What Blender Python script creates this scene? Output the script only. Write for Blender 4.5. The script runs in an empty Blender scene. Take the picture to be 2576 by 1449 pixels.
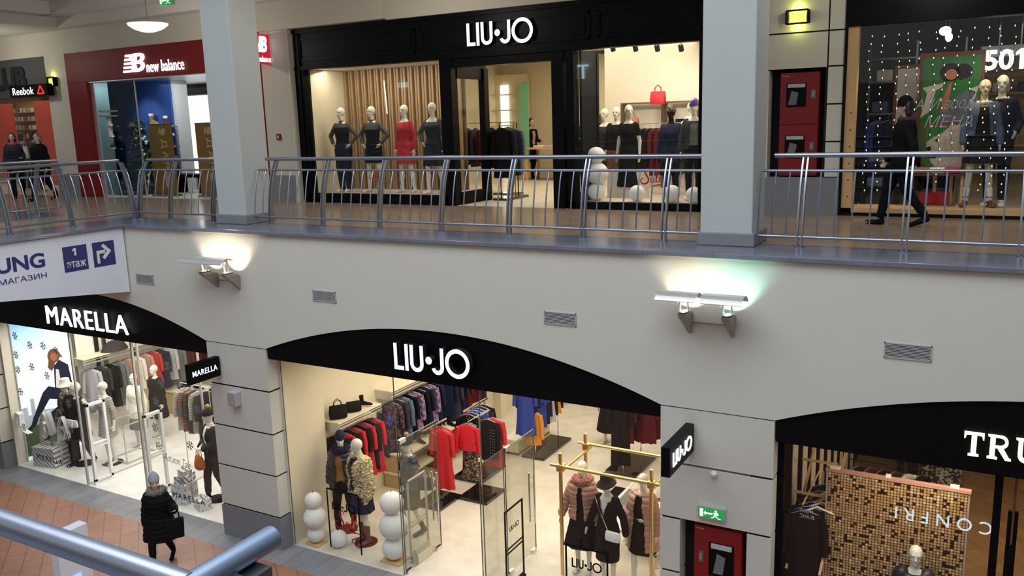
import bpy, bmesh, math, random
import numpy as np
from mathutils import Vector, Matrix
random.seed(7)
SC = bpy.context.scene
COL = SC.collection

# ------------------------------------------------------------------ camera
EYE = Vector((0.0, 0.0, 1.62))
C_R = Vector((0.8716655, 0.4892048, -0.0296290))
C_U = Vector((-0.0680417, 0.1806630, 0.9811887))
C_F = Vector((-0.4853551, 0.8532523, -0.1907641))
FPX = 2147.93
cam_d = bpy.data.cameras.new('camera')
cam = bpy.data.objects.new('camera', cam_d)
COL.objects.link(cam)
m3 = Matrix((C_R, C_U, -C_F)).transposed()
cam.matrix_world = Matrix.Translation(EYE) @ m3.to_4x4()
cam_d.sensor_width = 36.0
cam_d.lens = 36.0 * FPX / 2576.0
cam_d.clip_start = 0.05
cam_d.clip_end = 200
SC.camera = cam

# ------------------------------------------------------------------ view, world
SC.view_settings.view_transform = 'Standard'
SC.view_settings.look = 'None'
SC.view_settings.gamma = 1.0
SC.view_settings.exposure = 0.0
SC.view_settings.use_curve_mapping = False
SC.cycles.use_denoising = True
SC.cycles.max_bounces = 8
SC.cycles.transparent_max_bounces = 24
SC.cycles.sample_clamp_indirect = 6.0
W = bpy.data.worlds.new('mall_daylight')
SC.world = W
W.use_nodes = True
nt = W.node_tree
nt.nodes.clear()
o_ = nt.nodes.new('ShaderNodeOutputWorld')
bg = nt.nodes.new('ShaderNodeBackground')
tc = nt.nodes.new('ShaderNodeTexCoord')
sx = nt.nodes.new('ShaderNodeSeparateXYZ')
rp = nt.nodes.new('ShaderNodeValToRGB')
nt.links.new(tc.outputs['Generated'], sx.inputs[0])
mr = nt.nodes.new('ShaderNodeMapRange')
mr.inputs[1].default_value = -1.0
nt.links.new(sx.outputs[2], mr.inputs[0])
nt.links.new(mr.outputs[0], rp.inputs[0])
nt.links.new(rp.outputs[0], bg.inputs[0])
nt.links.new(bg.outputs[0], o_.inputs[0])
rp.color_ramp.elements[0].position = 0.30
rp.color_ramp.elements[0].color = (0.10, 0.09, 0.085, 1)
rp.color_ramp.elements[1].position = 0.80
rp.color_ramp.elements[1].color = (0.62, 0.74, 0.90, 1)
e_ = rp.color_ramp.elements.new(0.52)
e_.color = (0.22, 0.225, 0.23, 1)
bg.inputs[1].default_value = 0.70

# ------------------------------------------------------------------ large lights
def area(name, loc, size, power, color=(1, 1, 1), target=None, sy=None, spread=180):
    d = bpy.data.lights.new(name, 'AREA')
    d.energy = power
    d.color = color
    d.size = size
    if sy:
        d.shape = 'RECTANGLE'
        d.size_y = sy
    d.spread = math.radians(spread)
    o = bpy.data.objects.new(name, d)
    COL.objects.link(o)
    o.location = loc
    if target is not None:
        o.rotation_euler = (Vector(target) - Vector(loc)).to_track_quat('-Z', 'Y').to_euler()
    return o
def spot(name, loc, target, power, color, angle=60, blend=0.6, size=0.05):
    d = bpy.data.lights.new(name, 'SPOT')
    d.energy = power
    d.color = color
    d.spot_size = math.radians(angle)
    d.spot_blend = blend
    d.shadow_soft_size = size
    o = bpy.data.objects.new(name, d)
    COL.objects.link(o)
    o.location = loc
    o.rotation_euler = (Vector(target) - Vector(loc)).to_track_quat('-Z', 'Y').to_euler()
    return o
WARM = (1.0, 0.82, 0.58)
CREAM = (1.0, 0.90, 0.74)
area('atrium_skylight', (-5, 2.5, 10.5), 16, 1500, (0.88, 0.93, 1.0), (-5, 3.5, 0), 8)
# shops: ceiling panels
area('lower_boutique_ceiling_light', (-7.0, 12.2, -2.35), 5.5, 175, CREAM, (-7.0, 12.2, -6), 2.6)
area('lower_boutique_ceiling_light', (-8.0, 16.5, -2.35), 6, 240, CREAM, (-8.0, 16.5, -6), 5)
area('left_boutique_ceiling_light', (-15.4, 11.8, -2.35), 6, 235, (1.0, 0.95, 0.88), (-15.4, 12.0, -6), 2.8)
area('left_boutique_ceiling_light', (-16.5, 15.0, -2.35), 4, 50, (1.0, 0.93, 0.84), (-15.4, 16.0, -6), 4)
area('dark_boutique_ceiling_light', (0.6, 14.5, -2.35), 4.5, 75, WARM, (0.6, 14.5, -6), 5)
area('dark_boutique_window_light', (-0.35, 10.5, -2.36), 1.5, 24, WARM, (-0.6, 10.98, -4.2), 0.15)
area('upper_window_light', (-11.6, 15.0, 2.85), 3.2, 50, CREAM, (-11.6, 15.6, 0), 0.6)
area('upper_boutique_ceiling_light', (-8.4, 18.6, 3.3), 4.5, 210, (1.0, 0.85, 0.62), (-8.4, 18.6, 0), 6)
area('upper_right_window_light', (-5.6, 15.6, 3.3), 2.0, 80, CREAM, (-5.6, 15.8, 0), 1.6)
area('trainer_shop_light', (-17.6, 17.2, 2.9), 5, 42, (0.82, 0.90, 1.0), (-17.6, 17.2, 0), 3)
area('sports_shop_light', (-28.0, 17.0, 2.9), 6, 45, WARM, (-28.0, 17.0, 0), 3)
area('trainer_window_light', (-19.1, 15.2, 2.9), 1.8, 36, (0.85, 0.93, 1.0), (-20.2, 15.5, 0), 0.8)
area('denim_shop_light', (0.2, 15.4, 2.85), 3.5, 15, WARM, (0.2, 15.6, 0), 1.2)
# ------------------------------------------------------------------ helpers
def pray(px, py):
    return C_F + C_R * ((px - 1288.0) / FPX) - C_U * ((py - 724.5) / FPX)
def PZ(px, py, z):
    d = pray(px, py); return EYE + d * ((z - EYE.z) / d.z)
def PY(px, py, y):
    d = pray(px, py); return EYE + d * (y / d.y)
def PX(px, py, x):
    d = pray(px, py); return EYE + d * (x / d.x)
FL = -5.69          # lower mall floor
WY = 10.06          # face of the white front wall
GY = 10.33          # lower shop glass
SY = 14.44          # upper shop fronts

def link(o):
    COL.objects.link(o); return o
def tag(o, label=None, cat=None, group=None, kind=None):
    if label: o['label'] = label
    if cat: o['category'] = cat
    if group: o['group'] = group
    if kind: o['kind'] = kind
    return o
def thing(name, label, cat, loc=(0, 0, 0), rz=0.0, group=None, kind=None):
    o = link(bpy.data.objects.new(name, None))
    o.empty_display_size = 0.1
    o.location = loc
    o.rotation_euler = (0, 0, rz)
    return tag(o, label, cat, group, kind)

class MB:
    def __init__(s, org=(0, 0, 0)):
        s.v = []; s.f = []; s.m = []; s.org = Vector(org)
    def add(s, vs, fs, m=0):
        b = len(s.v)
        s.v += [tuple(Vector(v) - s.org) for v in vs]
        s.f += [tuple(b + i for i in f) for f in fs]
        s.m += [m] * len(fs)
        return s
    def box(s, x0, x1, y0, y1, z0, z1, m=0):
        v = [(x, y, z) for z in (z0, z1) for y in (y0, y1) for x in (x0, x1)]
        return s.add(v, [(0, 2, 3, 1), (4, 5, 7, 6), (0, 1, 5, 4), (2, 6, 7, 3), (0, 4, 6, 2), (1, 3, 7, 5)], m)
    def obox(s, c, ax, ay, az, m=0):      # oriented box: centre + three half axes
        c, ax, ay, az = Vector(c), Vector(ax), Vector(ay), Vector(az)
        v = [c + ax * i + ay * j + az * k for k in (-1, 1) for j in (-1, 1) for i in (-1, 1)]
        return s.add(v, [(0, 2, 3, 1), (4, 5, 7, 6), (0, 1, 5, 4), (2, 6, 7, 3), (0, 4, 6, 2), (1, 3, 7, 5)], m)
    def bar(s, p, q, w, h, m=0):          # rectangular bar p->q
        p, q = Vector(p), Vector(q); d = (q - p)
        L = d.length; d.normalize()
        up = Vector((0, 0, 1)) if abs(d.z) < 0.95 else Vector((0, 1, 0))
        a = d.cross(up).normalized(); b = a.cross(d)
        return s.obox((p + q) / 2, d * L / 2, a * w / 2, b * h / 2, m)
    def loft(s, rings, m=0, cap=True, closed=True):
        n = len(rings[0]); vs = [p for r in rings for p in r]; fs = []
        for i in range(len(rings) - 1):
            for j in range(n if closed else n - 1):
                k = (j + 1) % n
                fs.append((i * n + j, i * n + k, (i + 1) * n + k, (i + 1) * n + j))
        if cap and closed:
            fs.append(tuple(range(n - 1, -1, -1)))
            fs.append(tuple((len(rings) - 1) * n + j for j in range(n)))
        return s.add(vs, fs, m)
    def tube(s, pts, r, n=10, m=0, cap=True):
        pts = [Vector(p) for p in pts]
        rs = r if isinstance(r, (list, tuple)) else [r] * len(pts)
        rings = []; prev = None
        for i, p in enumerate(pts):
            d = (pts[min(i + 1, len(pts) - 1)] - pts[max(i - 1, 0)]).normalized()
            if prev is None:
                up = Vector((0, 0, 1)) if abs(d.z) < 0.9 else Vector((1, 0, 0))
                a = d.cross(up).normalized()
            else:
                a = (prev - d * prev.dot(d)).normalized()
            prev = a; b = d.cross(a)
            rings.append([p + (a * math.cos(t) + b * math.sin(t)) * rs[i] for t in [2 * math.pi * k / n for k in range(n)]])
        return s.loft(rings, m, cap)
    def cyl(s, p, q, r, r2=None, n=12, m=0):
        return s.tube([p, q], [r, r if r2 is None else r2], n, m)
    def lathe(s, c, prof, n=20, m=0, sx=1, sy=1):
        c = Vector(c)
        return s.loft([[c + Vector((r * sx * math.cos(t), r * sy * math.sin(t), z)) for t in [2 * math.pi * k / n for k in range(n)]] for r, z in prof], m)
    def ball(s, c, rx, ry=None, rz=None, n=16, m=0):
        ry = rx if ry is None else ry; rz = rx if rz is None else rz
        k = max(6, n // 2)
        prof = [(max(0.02, math.sin(math.pi * i / k)), -math.cos(math.pi * i / k)) for i in range(k + 1)]
        c = Vector(c)
        return s.loft([[c + Vector((rx * r * math.cos(t), ry * r * math.sin(t), rz * z)) for t in [2 * math.pi * j / n for j in range(n)]] for r, z in prof], m)
    def ring(s, c, R, r, ax=(0, 0, 1), n=24, k=8, m=0, a0=0.0, a1=2 * math.pi):
        ax = Vector(ax).normalized()
        u = ax.orthogonal().normalized(); w = ax.cross(u)
        c = Vector(c)
        full = abs(a1 - a0 - 2 * math.pi) < 1e-6
        pts = [c + (u * math.cos(t) + w * math.sin(t)) * R for t in [a0 + (a1 - a0) * i / n for i in range(n + 1)]]
        return s.tube(pts, r, k, m, not full)
    def prism(s, poly, o, ax, ay, az, d0=0.0, d1=1.0, m=0):   # 2d poly in frame, extruded along az
        o, ax, ay, az = Vector(o), Vector(ax), Vector(ay), Vector(az)
        n = len(poly)
        vs = [o + ax * x + ay * y + az * d0 for x, y in poly] + [o + ax * x + ay * y + az * d1 for x, y in poly]
        fs = [tuple(range(n - 1, -1, -1)), tuple(range(n, 2 * n))] + [(i, (i + 1) % n, n + (i + 1) % n, n + i) for i in range(n)]
        return s.add(vs, fs, m)
    def mesh(s, name, mats=None, smooth=False):
        me = bpy.data.meshes.new(name)
        me.from_pydata(s.v, [], s.f)
        for mt in (mats if isinstance(mats, (list, tuple)) else [mats]):
            if mt: me.materials.append(mt)
        if len(set(s.m)) > 1:
            me.polygons.foreach_set('material_index', s.m)
        b = bmesh.new(); b.from_mesh(me)
        bmesh.ops.recalc_face_normals(b, faces=b.faces)
        b.to_mesh(me); b.free()
        if smooth:
            me.polygons.foreach_set('use_smooth', [True] * len(me.polygons))
            if smooth != 2:
                try: me.set_sharp_from_angle(angle=math.radians(40))
                except Exception: pass
        return me
    def build(s, name, mats, parent=None, smooth=False, bev=0.0, label=None):
        o = link(bpy.data.objects.new(name, s.mesh(name, mats, smooth)))
        if parent is not None: o.parent = parent
        else: o.location = s.org
        if bev:
            b = o.modifiers.new('edge', 'BEVEL'); b.width = bev; b.segments = 2; b.limit_method = 'ANGLE'
        if label: o['label'] = label
        return o
def inst(src, parent, loc=None, rz=None, name=None):
    c = src.copy(); COL.objects.link(c); c.parent = parent
    if loc is not None: c.location = loc
    if rz is not None: c.rotation_euler = (0, 0, rz)
    if name: c.name = name
    return c
def copy_tree(o, parent=None, loc=None, rz=None, label=None):
    kids = list(o.children)
    c = o.copy(); COL.objects.link(c); c.parent = parent
    if loc is not None: c.location = loc
    if rz is not None: c.rotation_euler = (0, 0, rz)
    if label: c['label'] = label
    for k in kids: copy_tree(k, c)
    return c

# ---- lettering -----------------------------------------------------------
def text_mesh(txt, size, depth, bold=0.0, shear=0.0, spacing=1.0, align='CENTER', sx=1.0):
    cu = bpy.data.curves.new('lettering', 'FONT')
    cu.body = txt; cu.size = size; cu.extrude = depth / 2; cu.offset = bold
    cu.shear = shear; cu.space_character = spacing
    cu.align_x = align; cu.align_y = 'CENTER'; cu.resolution_u = 4
    o = bpy.data.objects.new('lettering', cu); COL.objects.link(o)
    dg = bpy.context.evaluated_depsgraph_get(); dg.update()
    me = bpy.data.meshes.new_from_object(o.evaluated_get(dg))
    bpy.data.objects.remove(o); bpy.data.curves.remove(cu)
    if sx != 1.0:
        for v in me.vertices: v.co.x *= sx
    return me
def fit_text(txt, w, h, depth, **k):          # scaled to a given width and height
    me = text_mesh(txt, 1.0, depth, **k)
    co = np.empty(len(me.vertices) * 3); me.vertices.foreach_get('co', co); co = co.reshape(-1, 3)
    lo, hi = co.min(0), co.max(0)
    co[:, 0] = (co[:, 0] - (lo[0] + hi[0]) / 2) * (w / (hi[0] - lo[0]))
    co[:, 1] = (co[:, 1] - (lo[1] + hi[1]) / 2) * (h / (hi[1] - lo[1]))
    me.vertices.foreach_set('co', co.ravel()); me.update()
    return me
FRONT = Matrix(((1, 0, 0), (0, 0, -1), (0, 1, 0)))   # text plane facing -Y
def facing(ang):                                     # facing -Y turned by ang about Z
    return (Matrix.Rotation(ang, 3, 'Z') @ FRONT)
def place_text(me, name, mat, loc, rot=FRONT, parent=None, spin=0.0, mirror=False):
    me.materials.clear(); me.materials.append(mat)
    o = link(bpy.data.objects.new(name, me))
    R = rot @ Matrix.Rotation(spin, 3, 'Z')
    if mirror:
        R = R @ Matrix(((-1, 0, 0), (0, 1, 0), (0, 0, 1)))
    if parent is not None:
        o.parent = parent
    o.matrix_local = Matrix.Translation(loc) @ R.to_4x4() if parent is not None else o.matrix_local
    if parent is None:
        o.matrix_world = Matrix.Translation(loc) @ R.to_4x4()
    return o
def arc(cx, cy, r, a0, a1, n=14):
    return [(cx + r * math.cos(math.radians(a0 + (a1 - a0) * i / n)), cy + r * math.sin(math.radians(a0 + (a1 - a0) * i / n))) for i in range(n + 1)]
def logo_polys():       # the round-ended capital letters of the boutique sign: unit cap height; list of (kind, poly)
    t = 0.155
    P = []
    P.append([(0, 0), (0.46, 0), (0.46, t), (t, t), (t, 1), (0, 1)])                       # L
    P.append([(0.52, 0), (0.52 + t, 0), (0.52 + t, 1), (0.52, 1)])                          # I
    x = 0.76; R = 0.31
    P.append([(x, 1)] + arc(x + R, R, R, 180, 360) + [(x + 2 * R, 1), (x + 2 * R - t, 1)] + arc(x + R, R, R - t, 360, 180) + [(x + t, 1)])  # U
    P.append(arc(1.62, 0.49, 0.145, 0, 345, 20))                                             # dot
    xj = 1.80
    P.append([(xj + 0.5, 1)] + arc(xj + 0.22, 0.28, 0.28, 0, -165) + arc(xj + 0.22, 0.28, 0.28 - t, -165, 0) + [(xj + 0.5 - t, 1)])  # J
    return P
def logo(name, mat, w, loc, depth, rot=FRONT, parent=None, side=None, squash=1.0, h=None):
    s = w / 3.42
    if h is None: h = s * 1.05
    sz = h
    b = MB()
    for p in logo_polys():
        b.prism([(x * s, y * sz) for x, y in p], (0, 0, 0), (1, 0, 0), (0, 1, 0), (0, 0, 1), -depth / 2, depth / 2)
    cx, cy, R, t = 2.90, 0.5, 0.54, 0.155                                                     # O
    n = 40
    ro = [(cx + R * math.cos(a), cy + R * math.sin(a)) for a in [2 * math.pi * i / n for i in range(n)]]
    ri = [(cx + (R - t) * math.cos(a), cy + (R - t) * math.sin(a)) for a in [2 * math.pi * i / n for i in range(n)]]
    for k in range(n):
        q = [ro[k], ro[(k + 1) % n], ri[(k + 1) % n], ri[k]]
        vs = [(x * s, y * sz, z) for z in (-depth / 2, depth / 2) for x, y in q]
        b.add(vs, [(3, 2, 1, 0), (4, 5, 6, 7), (0, 1, 5, 4), (2, 3, 7, 6)])
    me = b.mesh(name, mat if side is None else [mat, side])
    co = [v.co for v in me.vertices]
    for v in me.vertices: v.co.x -= 3.42 * s / 2; v.co.y -= sz / 2
    if side is not None:
        for p in me.polygons: p.material_index = 0 if p.center.z > depth * 0.49 else 1
    o = link(bpy.data.objects.new(name, me))
    if parent is not None: o.parent = parent
    o.matrix_local = Matrix.Translation(loc) @ rot.to_4x4()
    return o
# ------------------------------------------------------------------ materials
MAT = {}
def mat(name, col, rough=0.5, metal=0.0, var=0.06, scale=6.0, bump=0.0, bscale=60.0, emit=None, es=0.0, coat=0.0, sheen=0.0, spec=None):
    if name in MAT: return MAT[name]
    m = bpy.data.materials.new(name); m.use_nodes = True
    t = m.node_tree; b = t.nodes['Principled BSDF']
    b.inputs['Roughness'].default_value = rough
    b.inputs['Metallic'].default_value = metal
    if spec is None: spec = 0.12 if (rough >= 0.6 and max(col) < 0.12) else 0.5
    b.inputs['Specular IOR Level'].default_value = spec
    if coat: b.inputs['Coat Weight'].default_value = coat
    if sheen: b.inputs['Sheen Weight'].default_value = sheen
    tc = t.nodes.new('ShaderNodeTexCoord')
    no = t.nodes.new('ShaderNodeTexNoise'); no.inputs['Scale'].default_value = scale; no.inputs['Detail'].default_value = 4
    t.links.new(tc.outputs['Object'], no.inputs['Vector'])
    mx = t.nodes.new('ShaderNodeMix'); mx.data_type = 'RGBA'
    mx.inputs[6].default_value = (*[c * (1 - var) for c in col], 1)
    mx.inputs[7].default_value = (*[min(1, c * (1 + var)) for c in col], 1)
    t.links.new(no.outputs['Fac'], mx.inputs[0])
    t.links.new(mx.outputs[2], b.inputs['Base Color'])
    if bump:
        n2 = t.nodes.new('ShaderNodeTexNoise'); n2.inputs['Scale'].default_value = bscale
        t.links.new(tc.outputs['Object'], n2.inputs['Vector'])
        bp = t.nodes.new('ShaderNodeBump'); bp.inputs['Strength'].default_value = bump; bp.inputs['Distance'].default_value = 0.02
        t.links.new(n2.outputs['Fac'], bp.inputs['Height']); t.links.new(bp.outputs[0], b.inputs['Normal'])
    if emit:
        b.inputs['Emission Color'].default_value = (*emit, 1); b.inputs['Emission Strength'].default_value = es
    MAT[name] = m
    return m
def tile_mat(name, c1, c2, cm, w, h, rough=0.3, ang=0.0, mortar=0.012, offset=0.5, var=0.0, axis=None, loc=(0, 0, 0), coat=0.0):
    m = bpy.data.materials.new(name); m.use_nodes = True
    t = m.node_tree; b = t.nodes['Principled BSDF']; b.inputs['Roughness'].default_value = rough
    if coat: b.inputs['Coat Weight'].default_value = coat; b.inputs['Coat Roughness'].default_value = 0.08
    tc = t.nodes.new('ShaderNodeTexCoord'); mp = t.nodes.new('ShaderNodeMapping')
    mp.inputs['Rotation'].default_value = axis if axis else (0, 0, ang)
    mp.inputs['Location'].default_value = loc
    t.links.new(tc.outputs['Object'], mp.inputs[0])
    br = t.nodes.new('ShaderNodeTexBrick'); br.offset = offset
    br.inputs['Scale'].default_value = 1.0
    br.inputs['Brick Width'].default_value = w; br.inputs['Row Height'].default_value = h
    br.inputs['Mortar Size'].default_value = mortar * 0.5; br.inputs['Mortar Smooth'].default_value = 0.2
    br.inputs['Color1'].default_value = (*c1, 1); br.inputs['Color2'].default_value = (*c2, 1); br.inputs['Mortar'].default_value = (*cm, 1)
    t.links.new(mp.outputs[0], br.inputs['Vector'])
    no = t.nodes.new('ShaderNodeTexNoise'); no.inputs['Scale'].default_value = 3.0; no.inputs['Detail'].default_value = 6
    t.links.new(tc.outputs['Object'], no.inputs['Vector'])
    mx = t.nodes.new('ShaderNodeMix'); mx.data_type = 'RGBA'; mx.blend_type = 'MULTIPLY'; mx.inputs[0].default_value = 0.35
    t.links.new(br.outputs['Color'], mx.inputs[6]); t.links.new(no.outputs['Color'], mx.inputs[7])
    hs = t.nodes.new('ShaderNodeRGBToBW'); t.links.new(no.outputs['Color'], hs.inputs[0])
    mr_ = t.nodes.new('ShaderNodeMapRange'); mr_.inputs[1].default_value = 0.3; mr_.inputs[2].default_value = 0.7
    mr_.inputs[3].default_value = 0.85; mr_.inputs[4].default_value = 1.12
    t.links.new(hs.outputs[0], mr_.inputs[0])
    cb = t.nodes.new('ShaderNodeCombineColor')
    for i in range(3): t.links.new(mr_.outputs[0], cb.inputs[i])
    mx.inputs[0].default_value = 1.0
    t.links.new(cb.outputs[0], mx.inputs[7])
    t.links.new(mx.outputs[2], b.inputs['Base Color'])
    MAT[name] = m
    return m
def stripe_mat(name, c1, c2, scale, axis=2, rough=0.6, duty=0.5):
    m = bpy.data.materials.new(name); m.use_nodes = True
    t = m.node_tree; b = t.nodes['Principled BSDF']; b.inputs['Roughness'].default_value = rough
    tc = t.nodes.new('ShaderNodeTexCoord'); sp = t.nodes.new('ShaderNodeSeparateXYZ')
    t.links.new(tc.outputs['Object'], sp.inputs[0])
    mu = t.nodes.new('ShaderNodeMath'); mu.operation = 'MULTIPLY'; mu.inputs[1].default_value = scale
    if axis == 3:
        ad = t.nodes.new('ShaderNodeMath'); t.links.new(sp.outputs[0], ad.inputs[0]); t.links.new(sp.outputs[2], ad.inputs[1])
        t.links.new(ad.outputs[0], mu.inputs[0])
    else:
        t.links.new(sp.outputs[axis], mu.inputs[0])
    fr = t.nodes.new('ShaderNodeMath'); fr.operation = 'FRACT'; t.links.new(mu.outputs[0], fr.inputs[0])
    gt = t.nodes.new('ShaderNodeMath'); gt.operation = 'GREATER_THAN'; gt.inputs[1].default_value = duty; t.links.new(fr.outputs[0], gt.inputs[0])
    mx = t.nodes.new('ShaderNodeMix'); mx.data_type = 'RGBA'; mx.inputs[6].default_value = (*c1, 1); mx.inputs[7].default_value = (*c2, 1)
    t.links.new(gt.outputs[0], mx.inputs[0]); t.links.new(mx.outputs[2], b.inputs['Base Color'])
    MAT[name] = m
    return m
def voro_mat(name, cols, scale, rough=0.6, metal=0.0):
    m = bpy.data.materials.new(name); m.use_nodes = True
    t = m.node_tree; b = t.nodes['Principled BSDF']; b.inputs['Roughness'].default_value = rough; b.inputs['Metallic'].default_value = metal
    tc = t.nodes.new('ShaderNodeTexCoord'); vo = t.nodes.new('ShaderNodeTexVoronoi'); vo.inputs['Scale'].default_value = scale
    t.links.new(tc.outputs['Object'], vo.inputs['Vector'])
    bw = t.nodes.new('ShaderNodeSeparateColor'); t.links.new(vo.outputs['Color'], bw.inputs[0])
    r = t.nodes.new('ShaderNodeValToRGB'); r.color_ramp.interpolation = 'CONSTANT'
    n = len(cols)
    r.color_ramp.elements[0].color = (*cols[0], 1); r.color_ramp.elements[1].position = 1.0 / n; r.color_ramp.elements[1].color = (*cols[1], 1)
    for i in range(2, n):
        e = r.color_ramp.elements.new(i / n); e.color = (*cols[i], 1)
    t.links.new(bw.outputs[0], r.inputs[0]); t.links.new(r.outputs[0], b.inputs['Base Color'])
    MAT[name] = m
    return m
def glow(name, col, s):
    m = bpy.data.materials.new(name); m.use_nodes = True
    t = m.node_tree; t.nodes.clear()
    o = t.nodes.new('ShaderNodeOutputMaterial'); e = t.nodes.new('ShaderNodeEmission')
    e.inputs[0].default_value = (*col, 1); e.inputs[1].default_value = s
    t.links.new(e.outputs[0], o.inputs[0]); MAT[name] = m
    return m
def glass_mat(name, tint=(1, 1, 1), refl=0.06, rough=0.0):
    m = bpy.data.materials.new(name); m.use_nodes = True
    t = m.node_tree; t.nodes.clear()
    o = t.nodes.new('ShaderNodeOutputMaterial'); a = t.nodes.new('ShaderNodeBsdfTransparent'); g = t.nodes.new('ShaderNodeBsdfGlossy')
    a.inputs[0].default_value = (*tint, 1); g.inputs['Roughness'].default_value = rough
    lw = t.nodes.new('ShaderNodeLayerWeight'); lw.inputs[0].default_value = 0.5
    pw = t.nodes.new('ShaderNodeMath'); pw.operation = 'POWER'; pw.inputs[1].default_value = 5.0
    ma = t.nodes.new('ShaderNodeMath'); ma.operation = 'MULTIPLY_ADD'; ma.inputs[1].default_value = 0.6; ma.inputs[2].default_value = refl * 0.5
    t.links.new(lw.outputs['Facing'], pw.inputs[0]); t.links.new(pw.outputs[0], ma.inputs[0])
    mx = t.nodes.new('ShaderNodeMixShader')
    t.links.new(ma.outputs[0], mx.inputs[0]); t.links.new(a.outputs[0], mx.inputs[1]); t.links.new(g.outputs[0], mx.inputs[2])
    t.links.new(mx.outputs[0], o.inputs[0]); MAT[name] = m
    return m
M_wall = mat('white_plaster', (0.67, 0.655, 0.575), 0.75, var=0.025, scale=2, bump=0.05, bscale=120)
M_pier = mat('pale_pier_panel', (0.64, 0.625, 0.55), 0.6, var=0.03, scale=2)
M_col = mat('column_paint', (0.50, 0.53, 0.51), 0.65, var=0.02, scale=2)
M_ceil = mat('ceiling_white', (0.66, 0.64, 0.60), 0.8, var=0.02)
M_creamw = mat('cream_wall', (0.60, 0.57, 0.48), 0.7, var=0.03, scale=2)
M_gran = mat('grey_granite', (0.18, 0.19, 0.235), 0.35, var=0.28, scale=90)
M_granb = mat('granite_base', (0.22, 0.22, 0.235), 0.55, var=0.2, scale=80)
M_groove = mat('dark_joint', (0.02, 0.02, 0.02), 0.9)
M_black = mat('black_lacquer', (0.004, 0.004, 0.005), 0.40, var=0.1, spec=0.10)
M_blackm = mat('matt_black', (0.006, 0.006, 0.007), 0.7)
M_steel = mat('brushed_steel', (0.36, 0.39, 0.47), 0.34, 1.0, var=0.05, scale=30)
M_steeld = mat('dark_steel', (0.25, 0.26, 0.28), 0.35, 1.0)
M_chrome = mat('chrome', (0.75, 0.75, 0.75), 0.12, 1.0)
M_alu = mat('silver_frame', (0.62, 0.61, 0.58), 0.35, 0.6)
M_gold = mat('brushed_gold', (0.72, 0.50, 0.20), 0.28, 1.0, var=0.08, scale=20)
M_white = mat('white_paint', (0.80, 0.80, 0.80), 0.5, var=0.02)
M_offw = mat('warm_white', (0.80, 0.75, 0.65), 0.6, var=0.02)
M_cream = mat('cream_panel', (0.74, 0.66, 0.48), 0.6, var=0.03)
M_tan = mat('tan_panel', (0.50, 0.36, 0.17), 0.6, var=0.04)
M_slat = mat('oak_slat', (0.36, 0.235, 0.115), 0.5, var=0.18, scale=14)
M_redw = mat('red_cladding', (0.19, 0.010, 0.010), 0.5, var=0.05, spec=0.2)
M_cab = mat('red_cabinet', (0.22, 0.004, 0.007), 0.4, var=0.05)
M_sign = glow('lit_letter_cool', (0.88, 0.93, 1.0), 1.6)
M_signw = glow('lit_letter_warm', (1.0, 0.92, 0.66), 1.5)
M_glass = glass_mat('clear_glass', (0.985, 0.99, 0.985), 0.05)
M_glassd = glass_mat('shaded_glass', (0.62, 0.60, 0.55), 0.07)
M_mann = mat('mannequin_white', (0.74, 0.69, 0.58), 0.32, var=0.02)
M_skin = mat('skin', (0.62, 0.38, 0.28), 0.5, var=0.06, scale=20)
M_lip = mat('lips', (0.45, 0.12, 0.10), 0.45)
M_eye = mat('eye_dark', (0.03, 0.02, 0.02), 0.3)
M_navy = mat('navy_cloth', (0.010, 0.014, 0.040), 0.6, var=0.2, scale=15)
M_navyp = mat('navy_puffer', (0.012, 0.014, 0.035), 0.38, var=0.2, scale=12)
M_blk = mat('black_cloth', (0.006, 0.006, 0.007), 0.75, var=0.25, scale=14)
M_chard = mat('charcoal_cloth', (0.035, 0.033, 0.033), 0.8, var=0.2, scale=14)
M_grey = mat('grey_cloth', (0.16, 0.16, 0.16), 0.8, var=0.2, scale=14)
M_red = mat('red_cloth', (0.50, 0.006, 0.016), 0.6, var=0.12, scale=10)
M_burg = mat('burgundy_cloth', (0.10, 0.008, 0.014), 0.7, var=0.2)
M_blue = mat('royal_blue_cloth', (0.012, 0.035, 0.27), 0.6, var=0.2)
M_orange = mat('orange_cloth', (0.60, 0.24, 0.02), 0.7, var=0.1)
M_pink = mat('pink_puffer', (0.46, 0.24, 0.185), 0.36, var=0.08, scale=10)
M_pinkf = mat('pink_fur', (0.42, 0.19, 0.15), 0.9, var=0.25, scale=60)
M_fur = mat('cream_fur', (0.72, 0.58, 0.33), 0.9, var=0.35, scale=22)
M_greyfur = mat('grey_fur', (0.23, 0.20, 0.16), 0.95, var=0.4, scale=60)
M_snow = mat('snow_white', (0.86, 0.84, 0.80), 0.8, var=0.03, bump=0.35, bscale=55)
M_hair = mat('dark_hair', (0.018, 0.012, 0.010), 0.5, var=0.3, scale=40)
M_hairb = mat('fair_hair', (0.20, 0.11, 0.05), 0.6, var=0.3, scale=40)
M_brown = mat('brown_leather', (0.13, 0.045, 0.022), 0.4, var=0.15)
M_tanc = mat('mustard_knit', (0.32, 0.155, 0.03), 0.8, var=0.15)
M_wood = mat('pine_wood', (0.66, 0.42, 0.19), 0.5, var=0.15, scale=9)
M_jean = mat('denim', (0.08, 0.115, 0.19), 0.8, var=0.3, scale=25)
M_glossb = mat('glossy_black_plinth', (0.012, 0.008, 0.006), 0.06, var=0.1, coat=0.5)
M_ltgrey = mat('light_grey_cloth', (0.48, 0.48, 0.50), 0.8, var=0.1)
M_sheer = mat('sheer_dark', (0.085, 0.08, 0.075), 0.7, var=0.3, scale=40)
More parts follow.
